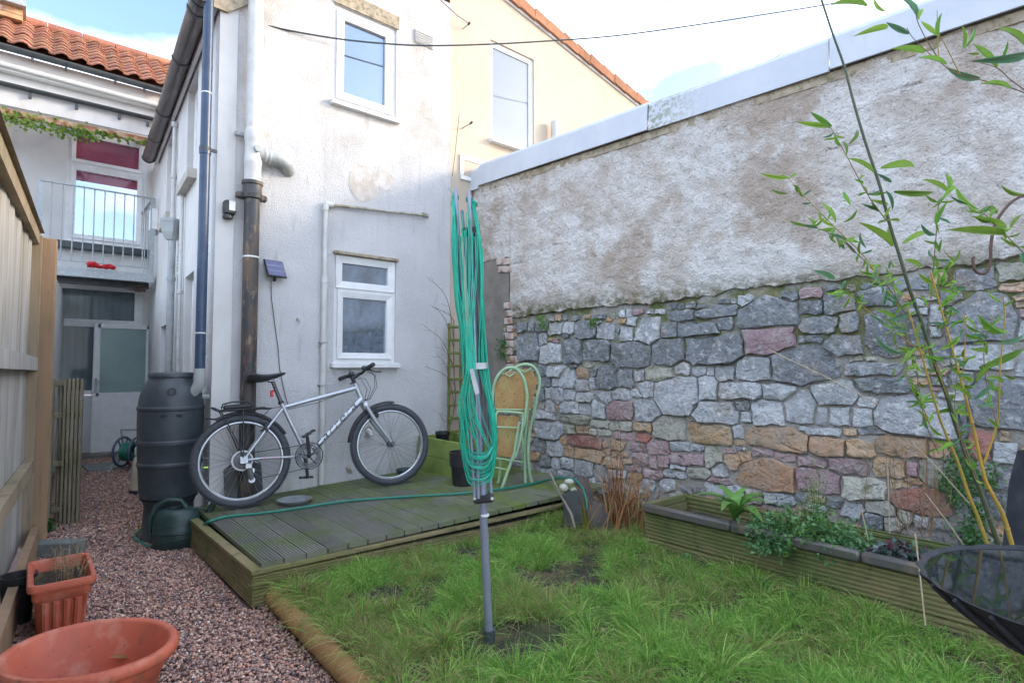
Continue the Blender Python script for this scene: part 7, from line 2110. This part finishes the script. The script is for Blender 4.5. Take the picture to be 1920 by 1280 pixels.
cane([(1884, 1060), (1845, 940), (1815, 860), (1790, 790), (1775, 740), (1752, 680), (1730, 610), (1705, 540), (1690, 490), (1668, 420), (1650, 350), (1622, 265), (1600, 190), (1583, 125), (1560, 60), (1532, -25)], .0085, .0032, M_CULM, 'culm')
cane([(1862, 1050), (1834, 971), (1817, 929), (1794, 861), (1766, 795), (1745, 725), (1722, 645), (1700, 570)], .0065, .0022, M_CANE)
cane([(1905, 1050), (1883, 971), (1862, 929), (1845, 891), (1826, 807), (1812, 750), (1790, 670), (1762, 570), (1745, 510)], .0075, .0022, M_CANE, d0=1.95, d1=1.85)
cane([(1845, 868), (1869, 797), (1873, 760), (1875, 690), (1884, 600), (1880, 555)], .004, .0015, M_CANE, nodes=False)
cane([(2000, 1090), (1985, 800), (1968, 500), (1950, 300), (1936, 178), (1925, 40)], .006, .002, M_CANE, d0=1.98, d1=1.93)
TWIGS = ([(1668, 420), (1630, 370), (1587, 292), (1557, 238)], [(1655, 540), (1625, 486), (1566, 427), (1520, 380), (1477, 333)], [(1705, 600), (1680, 560), (1650, 520), (1590, 460), (1540, 430), (1510, 422)], [(1752, 680), (1690, 630), (1650, 600), (1600, 560), (1565, 535)], [(1745, 560), (1752, 480), (1757, 420), (1760, 375)], [(1775, 620), (1788, 560), (1790, 500), (1770, 470)], [(1805, 700), (1810, 640), (1808, 590)], [(1925, 480), (1885, 440), (1850, 405), (1835, 395)], [(1930, 175), (1895, 150), (1870, 128), (1838, 118)], [(1935, 180), (1880, 160), (1800, 140), (1760, 115), (1715, 75), (1700, 52)], [(1765, 118), (1740, 80), (1720, 40), (1718, 20)], [(1760, 115), (1758, 60), (1757, 20)], [(1800, 140), (1775, 90), (1762, 68)], [(1720, 690), (1700, 640), (1680, 560), (1672, 510)], [(1790, 780), (1760, 700), (1735, 640)], [(1830, 900), (1800, 820), (1790, 760), (1795, 700)], [(1745, 800), (1720, 740), (1690, 690)], [(1760, 850), (1735, 790), (1722, 720), (1715, 660)], [(1870, 800), (1850, 720), (1845, 650), (1860, 600)])
for pts in TWIGS:
    cane(pts, .0020, .0010, M_CANE if len(pts) % 2 else MATS['dry_stem'], 'twig', 1.98, 1.93, nodes=False)
LV = [(1380, 0, 2.370, "420,562,268,543 425,562,330,498 640,750,800,738 690,810,625,770 610,768,495,700 440,990,378,898 500,640,540,575 700,850,885,855 665,850,697,935 940,855,930,768 940,855,828,795 975,830,905,893 985,835,1080,935 1025,905,950,870 900,990,940,895 1190,1025,1045,960 1190,1040,940,1020 1220,1020,1275,950 490,1075,405,1035 480,985,540,930 510,910,475,850 690,1095,675,1005 690,1095,545,985 580,1100,550,1030 225,790,105,770 230,860,155,840 740,1085,860,1030 905,1120,915,1060 435,1240,340,1200 700,1190,680,1155 890,1280,895,1200 915,1260,930,1195 745,1155,825,1195 810,90,735,-10 805,90,820,40 905,160,820,95 905,160,915,55 670,125,525,160 770,150,665,100 665,50,610,-10 580,30,420,20 835,235,690,215 935,290,810,255 1085,345,930,300 1220,395,1085,370 1005,215,1005,110 1010,215,1060,125 1160,300,1055,195 1290,235,1045,275 1290,215,1165,120 1170,275,1210,180 1080,240,1025,240 1280,860,1175,825"),
      (1640, 480, 4.571, "130,110,150,30 520,90,560,30 500,330,520,150 570,260,590,110 540,470,740,290 730,490,620,430 730,480,600,560 920,655,770,575 1130,640,880,505 1090,390,970,300 1040,735,1290,670 540,985,380,950 720,890,640,950 600,770,720,690 560,800,730,680 80,430,110,280 200,430,160,360 180,560,0,450 190,600,60,530 380,720,400,560 240,830,0,690 140,1030,180,940 880,1080,1060,905 890,960,1290,790 640,1110,840,1230 850,1230,1000,1110 1210,1040,1100,1010 430,790,330,750 650,960,860,1080 440,430,380,330 250,540,300,470 1080,430,1200,360")]
TIPS = []
lm = [leafmesh(1, 1, m, 'leaf', curl=.22, n=6) for m in (M_BLEAF, M_BLEAFC)]
rl = random.Random(6)
rx_ = random.Random(12)
EX = []
for pts in TWIGS:
    for (ax0, ay0), (bx0_, by0_) in zip(pts, pts[1:]):
        for q_ in range(6):
            t_ = rx_.random(); cx_, cy_ = ax0 + (bx0_ - ax0) * t_, ay0 + (by0_ - ay0) * t_
            if cy_ < 180: continue
            an_ = rx_.uniform(0, 6.283); ll = rx_.uniform(16, 40)
            EX.append('%.1f,%.1f,%.1f,%.1f' % (cx_, cy_, cx_ + ll * math.cos(an_), cy_ + ll * .7 * math.sin(an_)))
LV.append((0, 0, 1.0, ' '.join(EX)))
k = 0
for ox, oy, sc, txt in LV:
    for it in txt.split():
        a = [float(v) / sc for v in it.split(',')]
        dep = 1.93 + rl.uniform(-.10, .12)
        A, B = at_depth(a[0] + ox, a[1] + oy, dep), at_depth(a[2] + ox, a[3] + oy, dep + rl.uniform(-.04, .04))
        X_ = (B - A); L_ = X_.length; X_.normalize()
        view = (EYE - A).normalized()
        Zv = (view - X_ * view.dot(X_)).normalized()
        Zv = Matrix.Rotation(rl.uniform(-.9, .9), 3, X_) @ Zv
        Y_ = Zv.cross(X_)
        Wd = min(.028, max(.008, L_ * rl.uniform(.14, .21)))
        cool = k % 5 == 3
        o = bpy.data.objects.new('leaf', lm[1 if cool else 0]); COL.objects.link(o)
        Mx = Matrix((X_ * L_, Y_ * Wd * 1.15, Zv * L_)).transposed().to_4x4(); Mx.translation = A - OFF[bb.name]
        o.parent = bb; o.matrix_local = Mx
        k += 1

# ================================================================== leaf litter on gravel, lawn and deck edge
nl = 150
lx, ly = RNG.uniform(-.05, 2.9, nl), RNG.uniform(1.6, 5.5, nl)
kk = path_keep(lx, ly) | (lawn_keep(lx, ly) & (RNG.uniform(size=nl) < .4)); lx, ly = lx[kk], ly[kk]; nl = len(lx)
on_lawn = lawn_keep(lx, ly)
lz = np.where(on_lawn, zf(lx, ly) + .03, .016)
ang = RNG.uniform(0, 6.283, nl)
dl_ = np.stack([np.cos(ang), np.sin(ang), RNG.normal(scale=.12, size=nl)], 1); dl_ /= np.linalg.norm(dl_, axis=1)[:, None]
v, tr_, cl = leaf_quads(np.stack([lx, ly, lz], 1), dl_, np.tile([0, 0, 1.0], (nl, 1)) + RNG.normal(scale=.25, size=(nl, 3)), RNG.uniform(.018, .04, nl), RNG.uniform(.010, .022, nl), np.array([(.22, .12, .05), (.30, .19, .08), (.14, .08, .04), (.36, .27, .13)])[RNG.integers(0, 4, nl)])
o = put('leaf_litter', np_mesh('leaf_litter', v, tr_, M_LEAF, cl))
tag(o, 'scattered small brown leaf litter on gravel and lawn', 'leaf litter', kind='stuff')
